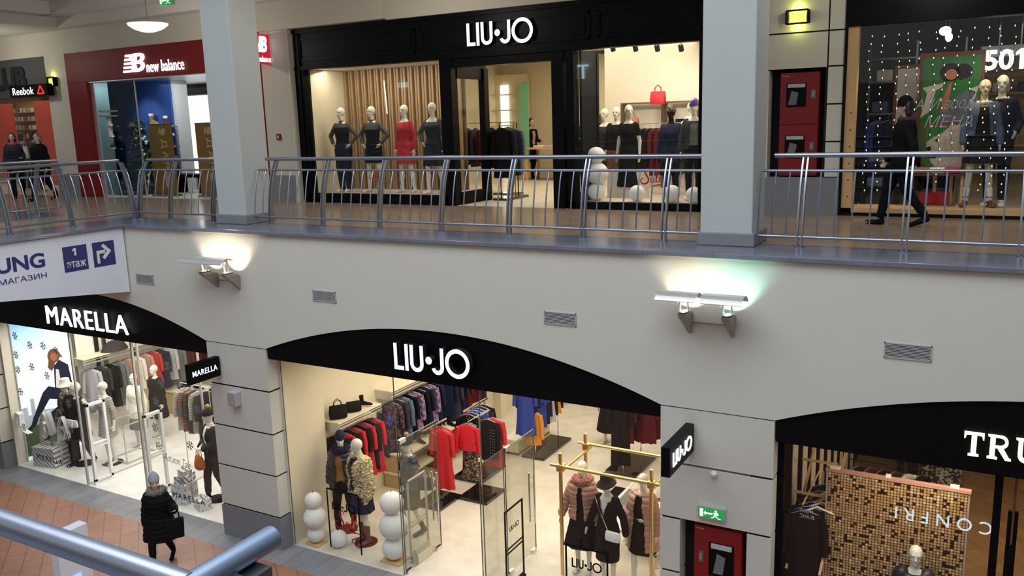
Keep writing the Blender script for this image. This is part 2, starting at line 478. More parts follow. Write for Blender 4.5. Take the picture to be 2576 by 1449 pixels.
M_floral = voro_mat('floral_print', [(0.02, 0.012, 0.02), (0.012, 0.01, 0.02), (0.10, 0.06, 0.14), (0.02, 0.01, 0.014), (0.12, 0.05, 0.03)], 22)
M_lilac = voro_mat('lilac_print', [(0.32, 0.25, 0.55), (0.08, 0.05, 0.12), (0.25, 0.20, 0.42), (0.35, 0.10, 0.05)], 26)
M_sequin = voro_mat('dark_sequin', [(0.012, 0.008, 0.006), (0.02, 0.01, 0.008), (0.02, 0.012, 0.01), (0.35, 0.25, 0.16)], 55, 0.35)
M_strip = stripe_mat('striped_knit', (0.02, 0.02, 0.02), (0.62, 0.58, 0.50), 42, 2, 0.8, 0.45)
M_floorp = tile_mat('terracotta_tiles', (0.33, 0.155, 0.098), (0.35, 0.168, 0.108), (0.17, 0.075, 0.05), 0.62, 0.31, 0.38, math.radians(38), 0.016)
M_plank = tile_mat('grey_plank_tiles', (0.22, 0.225, 0.24), (0.27, 0.275, 0.285), (0.09, 0.09, 0.10), 4.0, 0.30, 0.32, math.radians(90), 0.010, 0.0, loc=(1.3, 0, 0))
M_beige = tile_mat('beige_tiles', (0.30, 0.215, 0.15), (0.32, 0.23, 0.16), (0.22, 0.155, 0.10), 0.6, 0.6, 0.22, math.radians(45), 0.008, 0.0)
M_grant = tile_mat('grey_granite_tiles', (0.165, 0.175, 0.22), (0.18, 0.19, 0.235), (0.10, 0.10, 0.12), 0.9, 0.94, 0.16, 0, 0.008, 0.0, loc=(0.2, 0.25, 0))
M_shopf = tile_mat('cream_shop_tiles', (0.66, 0.60, 0.50), (0.69, 0.63, 0.53), (0.56, 0.50, 0.41), 0.8, 0.8, 0.35, 0, 0.006, 0.5)
M_whitef = tile_mat('white_shop_tiles', (0.78, 0.75, 0.70), (0.79, 0.76, 0.71), (0.70, 0.67, 0.62), 0.9, 0.9, 0.3, 0, 0.005, 0.0)
M_herr = tile_mat('oak_parquet', (0.44, 0.255, 0.11), (0.34, 0.19, 0.08), (0.20, 0.105, 0.04), 0.5, 0.11, 0.4, math.radians(45), 0.006, 0.5)
# ------------------------------------------------------------------ structure
def struct(name, mb, mats, label=None, bev=0.0, smooth=False):
    o = mb.build(name, mats, None, smooth, bev)
    return tag(o, label, 'structure' if label is None else label.split()[-1], kind='structure')
def arch_z(x, x0, x1):
    c, h = (x0 + x1) / 2, (x1 - x0) / 2
    u = (x - c) / h
    return -2.01 + 0.635 * (1 - u * u)
BAYS = [(-18.95, -11.97), (-10.54, -3.57), (-2.13, 4.85)]
b = MB()
prev = -20.4
for (x0, x1) in BAYS + [(9.0, None)]:
    xs = [prev, x0]
    b.loft([[(x, WY, -2.01), (x, WY, -0.05), (x, WY + 0.34, -0.05), (x, WY + 0.34, -2.01)] for x in xs])
    if x1 is None: break
    n = 40
    xs = [x0 + (x1 - x0) * i / n for i in range(n + 1)]
    b.loft([[(x, WY, arch_z(x, x0, x1)), (x, WY, -0.05), (x, WY + 0.34, -0.05), (x, WY + 0.34, arch_z(x, x0, x1))] for x in xs])
    prev = x1
struct('wall_front', b, M_wall, 'white plaster wall band with shallow arches below the balcony wall')
# piers
GR = [-2.01, -2.775, -3.545, -4.31, -5.08]
def pier(x0, x1, niche=None, label=''):
    b = MB()
    b.box(x0 + 0.02, x1 - 0.02, WY + 0.02 if not niche else WY + 0.24, 10.62, FL, -2.01, 1)
    for i in range(4):
        zt, zb = GR[i] - 0.016, GR[i + 1] + 0.016
        if niche and i >= 2:
            for a, c in ((x0, niche[0]), (niche[1], x1)): b.box(a, c, WY, 10.6, zb, zt, 0)
        else:
            b.box(x0, x1, WY, 10.6, zb, zt, 0)
    if niche:
        for a, c in ((x0, niche[0]), (niche[1], x1)):
            b.box(a, c, WY - 0.01, 10.6, FL, GR[4] - 0.016, 2); b.box(a + .02, c - .02, WY + 0.02, WY + .3, FL, -2.01, 1)
        b.box(niche[0], niche[1], WY + 0.30, 10.6, FL, GR[2], 0)
    else:
        b.box(x0 - 0.01, x1 + 0.01, WY - 0.012, 10.6, FL, GR[4] - 0.016, 2)
    struct('pillar', b, [M_pier, M_groove, M_granb], label)
pier(-20.38, -18.95, None, 'pale jointed pier at the far left of the lower shops pillar')
pier(-11.97, -10.54, None, 'pale jointed pier with grey base between the two lower boutiques pillar')
pier(-3.57, -2.13, (-3.30, -2.43), 'pale jointed pier with the red fire cabinet niche pillar')
# lower floors
struct('floor', MB().box(-32, 10, -3, 9.66, FL - 0.2, FL), M_floorp, 'terracotta tiled lower mall floor')
struct('floor_grey_border', MB().box(-32, 10, 9.66, GY - 0.02, FL - 0.2, FL), M_plank, 'grey plank tile border along the lower shops floor')
struct('floor_left_boutique', MB().box(-19.2, -11.3, GY - 0.02, 19, FL - 0.2, FL + 0.004), M_whitef, 'white shop floor of the lower left boutique floor')
struct('floor_middle_boutique', MB().box(-11.3, -2.9, GY - 0.02, 23, FL - 0.2, FL + 0.004), M_shopf, 'cream tiled shop floor of the lower middle boutique floor')
struct('floor_right_boutique', MB().box(-2.9, 6, GY - 0.02, 23, FL - 0.2, FL + 0.004), M_herr, 'oak herringbone shop floor of the lower right boutique floor')
# upper slab
struct('floor_balcony_edge', MB().box(-13.80, 10, WY - 0.06, 11.0, -0.06, 0.0), M_grant, 'polished grey granite edge of the upper balcony floor', bev=0.008)
struct('floor_balcony', MB().box(-32, 10, 11.0, SY, -0.06, 0.0), M_beige, 'beige tiled upper walkway floor')
struct('floor_bridge_edge', MB().box(-14.9, -13.80, -2, 11.0, -0.06, 0.0), M_grant, 'polished grey granite edge of the bridge floor', bev=0.008)
struct('floor_bridge', MB().box(-16.75, -14.9, -2, 11.0, -0.06, 0.0), M_beige, 'beige tiled bridge floor')
struct('floor_bridge_far_edge', MB().box(-17.95, -16.75, -2, 11.0, -0.06, 0.0).box(-32, -17.95, 10.0, 11.0, -0.06, 0.0), M_grant, 'polished grey granite far edge of the bridge floor')
struct('floor_upper_shops', MB().box(-32, 10, SY, 26, -0.06, 0.002), M_shopf, 'cream tiled floor of the upper shops floor')
struct('ceiling_lower', MB().box(-32, 10, WY + 0.35, 26, -2.2, -2.1).box(-32, -17.9, WY, 10.5, -0.5, -0.07), M_ceil, 'white ceiling of the lower shops ceiling')
struct('wall_bridge_side', MB().box(-17.9, -13.90, -2, WY, -0.92, -0.07), M_wall, 'white side of the pedestrian bridge wall')
# lower shop partitions
struct('wall_partition', MB().box(-19.35, -18.93, 10.6, 19, FL, -2.1).box(-19.0, -18.90, GY, 11.4, FL, -2.1), M_offw, 'warm white side wall of the lower left boutique wall')
struct('wall_partition', MB().box(-19.2, -11.3, 18.5, 18.8, FL, -2.1), M_offw, 'warm white back wall of the lower left boutique wall')
struct('wall_partition', MB().box(-11.4, -10.62, 10.6, 23, FL, -2.1).box(-10.66, -10.50, GY, 11.32, FL, -2.1).box(-11.0, -10.40, 17.55, 17.85, FL, -2.1), M_cream, 'cream side wall of the lower middle boutique wall')
struct('wall_partition', MB().box(-14, -2.6, 22.8, 23, FL, -2.1), M_offw, 'warm white back wall of the lower middle boutique wall')
struct('wall_partition', MB().box(-3.2, -2.2, 10.6, 23, FL, -2.1), M_offw, 'warm white wall between the middle and right boutiques wall')
struct('wall_partition', MB().box(-2.5, 6, 22.8, 23, FL, -2.1).box(5.5, 6, 10.4, 23, FL, -2.1), M_tan, 'tan walls of the lower right boutique wall')
# black fascias under the arches
def lower_fascia(x0, x1, zb, label, zl=None):
    n = 40
    xs = [x0 + 0.015 + (x1 - x0 - 0.03) * i / n for i in range(n + 1)]
    b = MB().loft([[(x, WY + 0.03, zb), (x, WY + 0.03, arch_z(x, x0, x1) + 0.02), (x, WY + 0.3, arch_z(x, x0, x1) + 0.02), (x, WY + 0.3, zb)] for x in xs])
    struct('trim_fascia', b, M_black, label)
lower_fascia(*BAYS[0], -2.265, 'glossy black arched fascia over the lower left boutique trim')
lower_fascia(*BAYS[1], -2.19, 'glossy black arched fascia over the lower middle boutique trim')
lower_fascia(*BAYS[2], -2.29, 'glossy black arched fascia over the lower right boutique trim')
# columns on the balcony
def column(x0, x1, label):
    y0, y1 = 10.65, 11.28
    b = MB()
    b.box(x0, x1, y0, y1, 0.0, 5.6, 0)
    b.box(x0 - 0.035, x1 + 0.035, y0 - 0.035, y1 + 0.035, 0.0, 0.17, 1)
    struct('column', b, [M_col, M_granb], label, bev=0.015)
column(-12.02, -11.34, 'square pale column on the balcony beside the trainer shop column')
column(-3.26, -2.60, 'square pale column on the balcony near the upper jointed pier column')
# upper walls
b = MB()
b.box(-14.34, -13.5, 14.3, 14.6, 0.6, 4.4, 0); b.box(-14.34, -13.5, 14.27, 14.6, 0, 0.6, 1)
b.box(-13.55, -13.47, 14.26, 14.6, 0, 3.70, 0)
struct('wall_upper_pier', b, [M_creamw, M_granb], 'cream wall strip with grey stone base beside the red cladding wall')
b = MB()
b.box(-14.5, -10.85, 14.22, 14.9, 3.72, 4.32, 0); b.box(-10.85, 6, 14.30, 14.9, 3.70, 4.75, 0)
struct('wall_bulkhead', b, M_creamw, 'pale bulkhead above the black upper shop front wall')
struct('wall_upper_left', MB().box(-32, -14.5, 14.36, 14.9, 3.70, 4.4).box(-22.25, -21.33, 14.36, 14.9, 0.55, 3.7), M_creamw, 'cream wall above and between the upper left shops wall')
struct('baseboard_left', MB().box(-22.27, -21.31, 14.33, 14.9, 0.0, 0.55), M_granb, 'grey stone base between the upper left shops baseboard')
b = MB()
b.box(-32, 10, 9.9, 14.6, 4.85, 4.95)
b.box(-32, 10, 14.0, 14.5, 4.3, 4.9); b.box(-32, 10, 13.55, 14.05, 4.55, 4.9)
b.box(-32, -21.0, 9.9, 14.0, 4.3, 4.9); b.box(-32, -20.5, 9.9, 13.6, 4.55, 4.9)
b.box(-12.6, 10, 10.2, 11.6, 4.45, 4.9)
struct('ceiling', b, M_ceil, 'stepped white ceiling over the upper walkway ceiling')
# upper jointed pier with niche
b = MB()
xl, xg, xr = -4.35, -2.415, -2.17
def blocks(x0, x1, zs):
    for zt, zb in zs: b.box(x0, x1, SY, 14.95, zb + 0.012, zt - 0.012, 0)
blocks(xl, xg - 0.012, [(4.4, 2.87), (2.87, 2.31)])
blocks(xg + 0.012, xr, [(4.4, 2.87), (2.87, 2.33), (2.33, 1.75), (1.75, 1.165), (1.165, 0.6)])
b.box(xl, -3.31, SY, 14.95, 0.6, 2.31, 0)
b.box(xl, xr - 0.01, 14.46 + 0.22, 14.95, 0.0, 4.4, 1)
b.box(xl, xg - .01, 14.47, 14.9, 2.32, 4.3, 1); b.box(xg - .03, xr - 0.01, 14.46, 14.9, .6, 4.3, 1)
b.box(xl, xr + 0.005, SY - 0.012, 14.95, 0.0, 0.6, 2)
b.box(-3.31, xg, 14.70, 14.95, 0.6, 2.31, 3)
struct('wall_upper_jointed_pier', b, [M_pier, M_groove, M_granb, M_tan], 'pale jointed upper wall panel with red cabinet niche wall')
# upper boutique shell
struct('wall_boutique_back', MB().box(-14.2, -4.0, 23.0, 23.2, 0, 3.7).box(-13.5, -13.3, 14.6, 23, 0, 3.7), M_cream, 'cream back and side walls of the upper boutique wall')
struct('wall_boutique_side', MB().box(-4.42, -4.25, 14.6, 23, 0, 3.7), M_offw, 'warm white right side wall of the upper boutique wall')
struct('ceiling_boutique', MB().box(-14.2, -4.2, 14.7, 23.2, 3.5, 3.6).box(-13.4, -9.7, 14.6, 16.3, 2.88, 3.0), M_offw, 'warm white ceiling of the upper boutique ceiling')
struct('wall_display_platform', MB().box(-13.4, -9.62, 14.52, 16.2, 0.0, 0.19).box(-6.75, -4.4, 14.52, 15.35, 0.0, 0.12), M_shopf, 'cream display platforms behind the upper shop windows wall')
struct('wall_denim_shop', MB().box(-2.4, 8, 20.0, 20.2, 0, 3.6).box(-2.3, -2.15, 14.9, 20, 0, 3.6).box(-2.4, 8, 14.8, 20.1, 3.25, 3.4), M_blackm, 'dark walls and ceiling of the denim shop wall')
struct('wall_sports_shop', MB().box(-40, -24.4, 19.5, 19.7, 0, 3.6).box(-40, -22.0, 14.9, 19.6, 3.0, 3.1).box(-24.8, -24.7, 16.5, 19.6, 0, 3.0), M_tan, 'brown interior walls of the sports shop wall')
struct('wall_trainer_divider', MB().bar((-20.95, 14.72, 1.48), (-24.75, 16.75, 1.48), .08, 2.96), mat('dark_teal_panel', (.05, .075, .085), .6), 'dark teal slanted wall between the trainer and sports shops wall')
struct('wall_trainer_shop', MB().box(-24.6, -14, 20.5, 20.7, 0, 3.6).box(-14.35, -14.15, 14.7, 20.5, 0, 3.6).box(-21.9, -14.2, 14.9, 20.6, 2.98, 3.1), M_steeld, 'dark grey interior walls of the trainer shop wall')
# ------------------------------------------------------------------ railings
CURVE = [(0.0, 0.0), (0.012, 0.2), (0.038, 0.4), (0.075, 0.6), (0.125, 0.8), (0.185, 0.95), (0.25, 1.085)]
def curve_y(z):
    for (y0, z0), (y1, z1) in zip(CURVE, CURVE[1:]):
        if z <= z1: return y0 + (y1 - y0) * (z - z0) / (z1 - z0)
    return CURVE[-1][0]
b = MB()
for s in (-0.028, 0.028):
    b.loft([[(s - 0.010, y - 0.028, z), (s + 0.010, y - 0.028, z), (s + 0.010, y + 0.028, z), (s - 0.010, y + 0.028, z)] for y, z in [(curve_y(z), z) for z in (0.0, 0.2, 0.4, 0.6, 0.75, 0.9, 1.0, 1.085)]])
b.cyl((0, 0, 0), (0, 0, 0.015), 0.06, n=14)
POST_ME = b.mesh('post', M_steel, True)
b = MB().tube([(0, curve_y(z), z) for z in (0.12, 0.3, 0.5, 0.65, 0.8, 0.92)], 0.0105, 6)
BAL_ME = b.mesh('baluster', M_steel, True)
def railing(name, label, loc, rz, posts, x0, x1, nb=5, group=None):
    t = thing(name, label, 'railing', loc, rz, group)
    L0, L1 = x0, x1
    MB().tube([(L0 + 0.13, 0.25, 1.11), (L1 - 0.1, 0.25, 1.11)], 0.031, 14).build('handrail', M_steel, t, True)
    MB().tube([(L0, curve_y(0.92), 0.925), (L1, curve_y(0.92), 0.925)], 0.019, 10).build('mid_rail', M_steel, t, True)
    MB().tube([(L0, 0.0, 0.125), (L1, 0.0, 0.125)], 0.018, 10).build('bottom_rail', M_steel, t, True)
    for x in posts:
        o = link(bpy.data.objects.new('post', POST_ME)); o.parent = t; o.location = (x, 0, 0)
    ends = [L0] + list(posts) + [L1]
    for a, c in zip(ends, ends[1:]):
        n = max(0, round((c - a) / 0.198) - 1)
        for k in range(n):
            o = link(bpy.data.objects.new('baluster', BAL_ME)); o.parent = t
            o.location = (a + (c - a) * (k + 1) / (n + 1), 0, 0)
    for x in (L0, L1):
        o = link(bpy.data.objects.new('baluster', BAL_ME)); o.parent = t; o.location = (x, 0, 0)
    return t
railing('balcony_railing', 'long curved steel railing between the two balcony columns', (0, 10.82, 0), 0, [-10.93, -9.75, -8.56, -7.37, -6.18, -4.99, -3.81], -11.31, -3.28)
railing('balcony_railing', 'steel railing section in front of the denim shop', (0, 10.82, 0), 0, [-2.06, -0.88, 0.30, 1.48], -2.57, 2.4)
railing('balcony_railing', 'short steel railing section in front of the trainer shop', (0, 10.82, 0), 0, [-14.36, -13.5, -12.36], -14.45, -12.06)
railing('balcony_railing', 'steel railing along the near side of the bridge above the blue lettered sign', (-14.45, 0, 0), math.pi / 2, [3.6, 4.78, 5.96, 7.14, 8.32, 9.46, 10.76], 2.6, 10.82)
railing('balcony_railing', 'steel railing along the far side of the bridge beside the sports shop', (-17.4, 0, 0), -math.pi / 2, [-10.65, -9.5, -8.3, -7.1, -5.9], -11.2, -5.0)
# ------------------------------------------------------------------ vents
def vent(x, label):
    t = thing('air_vent', label, 'vent', (x, WY, -1.0), 0, 'air vents in the white wall')
    w, h = 0.24, 0.088
    b = MB()
    for a in ((-w, w, h - 0.012, h), (-w, w, -h, -h + 0.012)): b.box(a[0], a[1], -0.014, 0.0, a[2], a[3])
    for a in (-w, w - 0.012): b.box(a, a + 0.012, -0.014, 0.0, -h, h)
    b.build('frame', mat('vent_frame', (0.45, 0.45, 0.44), 0.6), t)
    MB().box(-w + 0.005, w - 0.005, -0.003, 0.0, -h + .01, h - .01).build('backing', M_groove, t)
    b = MB()
    for i in range(9):
        z = -h + 0.016 + i * (2 * h - 0.026) / 9
        b.box(-w + .01, w - .01, -0.011, -0.004, z, z + 0.0075)
    b.build('louvres', mat('vent_grey', (0.50, 0.50, 0.49), 0.6), t)
vent(-13.42, 'air vent beside the blue lettered sign')
vent(-9.14, 'air vent right of the warm double wall lamp')
vent(-4.99, 'air vent left of the greenish double wall lamp')
vent(-0.72, 'air vent above the lower right boutique')
# ------------------------------------------------------------------ double wall lamps
M_lampw = glow('lamp_bulb_warm', (1.0, 0.88, 0.70), 16)
M_lampg = glow('lamp_bulb_green', (0.70, 1.0, 0.88), 12)
M_fin = mat('lamp_grey', (0.34, 0.32, 0.29), 0.5, 0.3)
def wall_lamp(label, xs, pxo, cols, power):
    xc = sum(xs) / 2
    t = thing('wall_lamp', label, 'wall lamp', (xc, WY, -0.9))
    MB().box(xs[0] - xc, xs[1] - xc, -0.03, -0.012, 0.01, 0.03).build('connecting_rod', M_fin, t)
    for x, off, col in zip(xs, pxo, cols):
        x -= xc
        g = 0.055
        b = MB()
        b.loft([[(x - g, -0.36, 0.19), (x + g, -0.36, 0.19), (x + g, -0.12, 0.19), (x - g, -0.12, 0.19)],
                [(x - g, -0.30, 0.13), (x + g, -0.30, 0.13), (x + g, -0.04, 0.14), (x - g, -0.04, 0.14)],
                [(x - g * .8, -0.16, 0.02), (x + g * .8, -0.16, 0.02), (x + g * .8, 0.0, 0.11), (x - g * .8, 0.0, 0.11)],
                [(x - g * .45, -0.02, -0.12), (x + g * .45, -0.02, -0.12), (x + g * .45, 0.0, -0.12), (x - g * .45, 0.0, -0.12)]])
        arm = b.build('bracket', M_fin, t, bev=0.008)
        MB().lathe((x, -0.24, 0.185), [(0.04, 0), (0.10, 0.012), (0.115, 0.03), (0.10, 0.026), (0.03, 0.012)], 20, sx=0.62, sy=1.15).build('dish', M_fin, t, True)
        MB().ball((x, -0.24, 0.205), 0.028, 0.075, 0.014, 12).build('bulb', M_lampw if col == 'w' else M_lampg, t, True)
        for s in (-0.05, 0.05):
            MB().bar((x + s, -0.24, 0.19), (x + s + off * 0.25, -0.25, 0.43), 0.014, 0.03).build('upright', M_white, t)
        b = MB()
        n = 12; pts = []
        for i in range(n + 1):
            a = math.radians(28 + 124 * i / n)
            pts.append((-0.31 + 0.18 * math.cos(a), 0.29 + 0.17 * math.sin(a)))
        out = pts + [(y, z - 0.008) for y, z in reversed(pts)]
        b.prism(out, (x + off, 0, 0), (0, 1, 0), (0, 0, 1), (1, 0, 0), -0.25, 0.25)
        b.build('reflector', M_alu, t)
        spot('lamp_light', (xc + x, WY - .15, -.66), (xc + x, WY, -.50), power, (1.0, 0.84, 0.62) if col == 'w' else (0.45, 1.0, 0.80), 118, .5, .03)
wall_lamp('double wall lamp with warm bulbs below the balcony beside the bridge sign', (-11.53, -11.01), (-0.14, -0.14), 'ww', 30)
wall_lamp('double wall lamp with one warm and one greenish bulb above the exit sign pier', (-3.19, -2.66), (-0.05, -0.03), 'wg', 26)
# ------------------------------------------------------------------ lit letter signs on the lower fascias
M_side = mat('letter_side', (0.02, 0.02, 0.03), 0.4)
t = thing('shop_sign', 'illuminated white round letters on the middle lower black arch', 'sign', (-7.07, WY - 0.02, -1.79))
logo('letters', M_sign, 1.34, (0, -0.05, 0), 0.10, FRONT, t, M_side, h=0.41)
t = thing('shop_sign', 'illuminated white capital letters on the lower left black arch', 'sign', (-15.28, WY - 0.01, -1.915))
place_text(fit_text('MARELLA', 2.50, 0.37, 0.03, bold=-0.004, spacing=1.1), 'letters', M_sign, (0, -0.03, 0), FRONT, t)
def serif_polys():
    T = [[(0, 1), (0, .74), (.045, .74), (.09, .90), (.27, .92), (.27, .07), (.17, .045), (.17, 0), (.57, 0), (.57, .045), (.47, .07), (.47, .92), (.65, .90), (.69, .74), (.735, .74), (.735, 1)]]
    x = .86
    R = [[(x, 1), (x, .955), (x + .09, .93), (x + .09, .07), (x, .045), (x, 0), (x + .38, 0), (x + .38, .045), (x + .28, .07), (x + .28, 1)],
         [(x + .28, 1), (x + .48, 1)] + arc(x + .48, .74, .26, 90, -90, 14) + [(x + .28, .48), (x + .28, .55)] + arc(x + .44, .74, .19, -90, 90, 14) + [(x + .28, .93)],
         [(x + .36, .48), (x + .55, .50), (x + .80, .06), (x + .87, .04), (x + .87, 0), (x + .66, 0)]]
    x = 1.86
    U = [[(x, 1), (x, .955), (x + .09, .93), (x + .09, .30)] + arc(x + .39, .30, .30, 180, 360, 16) + [(x + .69, .93), (x + .78, .955), (x + .78, 1), (x + .52, 1), (x + .52, .955), (x + .61, .93), (x + .61, .32)] + arc(x + .43, .30, .18, 360, 180, 14) + [(x + .25, .93), (x + .34, .955), (x + .34, 1)]]
    return T + R + U
b = MB()
for p in serif_polys(): b.prism([(x * 0.262, y * 0.262) for x, y in p], (0, 0, 0), (1, 0, 0), (0, 0, 1), (0, -1, 0), 0.0, 0.05)
t = thing('shop_sign', 'illuminated cream serif letters on the lower right black arch', 'sign', (-0.11, WY + 0.02, -2.09))
b.build('letters', M_signw, t)
# blade signs
def blade(label, x, y0, y1, z0, z1, txt):
    t = thing('blade_sign', label, 'sign', (x, y1, (z0 + z1) / 2))
    hz = (z1 - z0) / 2; L = y1 - y0
    MB().box(-0.055, 0.055, -L, -0.03, -hz, hz).build('box', M_black, t, bev=0.006)
    MB().box(-0.03, 0.03, -0.04, 0.0, -hz * .6, hz * .6).build('mount', M_steeld, t)
    for s in (1, -1):
        R = facing(math.pi / 2 if s > 0 else -math.pi / 2)
        loc = (s * 0.060, -L / 2 - 0.02, 0)
        if txt == 'logo': logo('letters', M_sign, L * 0.74, loc, 0.012, R, t, h=hz * 0.95)
        else: place_text(fit_text(txt, L * 0.78, hz * 0.55, 0.006, bold=0.002, spacing=1.08), 'letters', M_sign, loc, R, t)
blade('black hanging box sign with lit letters on the left lower pier', -11.70, 9.38, WY, -2.60, -2.25, 'MARELLA')
blade('black hanging box sign with lit letters on the right lower pier', -3.17, 9.10, WY, -2.56, -2.19, 'logo')
# exit sign
M_green = glow('exit_green', (0.02, 0.42, 0.10), 0.8)
M_exitw = glow('exit_white', (0.85, 1.0, 0.80), 1.0)
def exit_sign(label, loc, w, h, rz=0):
    t = thing('exit_sign', label, 'exit sign', loc, rz)
    MB().box(-w / 2, w / 2, -0.05, 0, -h / 2, h / 2).build('housing', M_alu, t, bev=0.005)
    MB().box(-w / 2 + .018, w / 2 - .018, -0.055, -0.049, -h / 2 + .018, h / 2 - .018).build('panel', M_green, t)
    b = MB(); k = h / 0.17
    def pr(p): b.prism([(x * k, y * k) for x, y in p], (0, 0, 0), (1, 0, 0), (0, 0, 1), (0, -1, 0), 0.055, 0.058)
    pr([(-.15, -.055), (-.105, -.055), (-.105, .055), (-.15, .055)])
    pr([(-.10, 0), (-.07, .035), (-.07, .012), (.02, .012), (.02, -.012), (-.07, -.012), (-.07, -.035)])
    pr(arc(.062, .045, .016, 0, 330, 10))
    pr([(.03, .02), (.075, .03), (.09, .0), (.105, .0), (.085, .035), (.08, .01), (.065, -.02), (.10, -.045), (.13, -.05), (.13, -.06), (.095, -.058), (.055, -.028), (.03, -.055), (.0, -.06), (.0, -.05), (.025, -.045), (.04, -.01), (.045, .01), (.025, .008)])
    b.build('running_figure', M_exitw, t)
exit_sign('green running man exit sign on the lower right pier', (-2.875, WY, -3.355), 0.36, 0.165)
exit_sign('green exit sign hanging from the upper ceiling above the trainer shop', (-14.9, 12.42, 4.24), 0.42, 0.19)
tag(MB((-14.9, 12.40, 4.6)).box(-14.91, -14.89, 12.39, 12.41, 4.33, 4.86).build('hanging_rod', M_steeld), 'thin rod holding the hanging green exit sign', 'rod')
t = thing('wall_speaker', 'small grey box speaker on the left lower pier', 'speaker', (-11.33, WY, -2.97))
MB().box(-0.105, 0.105, -0.13, 0, -0.125, 0.125).build('housing', M_ltgrey, t, bev=0.01)
MB().box(-0.09, 0.09, -0.134, -0.128, -0.11, 0.11).build('grille', M_alu, t)
p_ = PY(1797, 1190, WY)
tag(MB(p_).lathe(p_ + Vector((0, -0.02, 0)), [(0.01, -0.045), (0.035, -0.03), (0.045, 0.0), (0.03, 0.03)], 14).build('wall_sensor', M_white, None, True), 'small white dome sensor below the joint on the right pier', 'sensor')
# fire cabinets
def fire_cabinet(label, x0, x1, y, z0, z1, up):
    t = thing('fire_cabinet', label, 'fire hose cabinet', ((x0 + x1) / 2, y, z0))
    w = (x1 - x0) / 2; h = z1 - z0
    MB().box(-w, w, 0.0, 0.2, 0, h).build('body', M_cab, t)
    zs = [(h * 0.5 + .01, h - .01), (.01, h * 0.5 - .01)]
    for a, c in zs:
        d = MB().box(-w + .008, w - .008, -0.02, 0.0, a, c).build('door', M_cab, t, bev=0.004)
        hh = c - a
        s = 1 if not up else -1
        MB().box(-w + .10 if up else -w + 0.2, w - 0.2 if up else w - .10, -0.024, -0.018, a + hh * .34, a + hh * .80).build('window', M_black, d)
        MB().box(-w + .12 if up else -w + 0.23, w - 0.22 if up else w - .13, -0.027, -0.02, a + hh * .72, a + hh * .79).build('paper_label', M_ltgrey, d)
        b = MB(); x = -w + .13 if up else -w + 0.26
        b.add([(x, -0.0255, a + hh * .38), (x + .13, -0.0255, a + hh * .38), (x + .16, -0.0255, a + hh * .62), (x + .05, -0.0255, a + hh * .66)], [(0, 1, 2, 3)])
        b.build('paper_sheet', M_grey, d)
        xl = w - 0.09 if up else -w + 0.1
        MB().box(xl - 0.035, xl + 0.035, -0.028, -0.018, a + hh * .50, a + hh * .66).build('latch_plate', M_steeld, d)
        MB().box(xl - 0.012, xl + 0.012, -0.04, -0.026, a + hh * .54, a + hh * .62).build('latch', M_chrome, d)
    place_text(fit_text('Пожар', 0.11, 0.03, 0.002), 'lettering', M_ltgrey, (-w + 0.08, -0.022, h - 0.05), FRONT, t)
fire_cabinet('red fire hose cabinet with window in the lower right pier', -3.13, -2.50, WY + 0.08, FL + 0.02, -3.59, False)
fire_cabinet('red fire hose cabinet with two windows on the upper jointed pier', -3.14, -2.53, SY + 0.06, 0.62, 2.26, True)
t = thing('alarm_button', 'small red fire alarm box on the upper cream wall', 'fire alarm', (-13.97, 14.3, 1.45))
MB().box(-0.055, 0.055, -0.05, 0, -0.065, 0.065).build('housing', M_cab, t, bev=0.006)
MB().box(-0.025, 0.025, -0.055, -0.048, -0.035, 0.03).build('window', M_ltgrey, t)
# hanging store direction sign on the bridge side
M_signwh = mat('sign_white', (0.80, 0.83, 0.92), 0.5, var=0.01)
M_signbl = mat('sign_blue', (0.025, 0.03, 0.16), 0.5, var=0.03)
t = thing('direction_sign', 'white direction sign with blue squares hanging on the bridge side', 'sign', (-13.88, 8.9, -0.6))
b = MB().prism([(10.03 - 8.9, 0.53), (10.03 - 8.9, -0.655), (7.4 - 8.9, -0.35), (5.0 - 8.9, -0.1), (5.0 - 8.9, 0.53)], (0, 0, 0), (0, 1, 0), (0, 0, 1), (1, 0, 0), 0.0, 0.03)
b.build('panel', M_signwh, t)
RX = facing(math.pi / 2)
for (y0, y1, nm) in ((8.82, 9.27, 'floor_square'), (9.38, 9.81, 'arrow_square')):
    MB().box(0.03, 0.034, y0 - 8.9, y1 - 8.9, -0.10, 0.34).build(nm, M_signbl, t)
MB().prism([(.13, .17), (.165, .17), (.165, .30), (.13, .30), (.095, .272), (.095, .245), (.13, .262)], (0, 0, 0), (0, 1, 0), (0, 0, 1), (1, 0, 0), 0.034, 0.038).build('numeral', M_white, t)
place_text(fit_text('этаж', 0.36, 0.11, 0.004, bold=0.01), 'lettering', M_white, (0.036, 9.05 - 8.9, 0.02), RX, t)
b = MB()
for p in ([(9.45, -0.04), (9.50, -0.04), (9.50, 0.13), (9.62, 0.13), (9.62, 0.19), (9.45, 0.19)], [(9.55, 0.27), (9.60, 0.30), (9.74, 0.16), (9.60, 0.02), (9.55, 0.06), (9.62, 0.13), (9.66, 0.16), (9.62, 0.19)]):
    b.prism([(x - 8.9, z) for x, z in p], (0, 0, 0), (0, 1, 0), (0, 0, 1), (1, 0, 0), 0.034, 0.037)
b.build('arrow', M_white, t)
place_text(fit_text('SAMSUNG', 1.72, 0.25, 0.004, bold=0.03), 'lettering', M_signbl, (0.033, 8.49 - 0.86 - 8.9, 0.185), RX, t)
place_text(fit_text('ФИРМЕННЫЙ МАГАЗИН', 2.0, 0.12, 0.004), 'lettering', M_signbl, (0.033, 8.49 - 1.0 - 8.9, -0.065), RX, t)
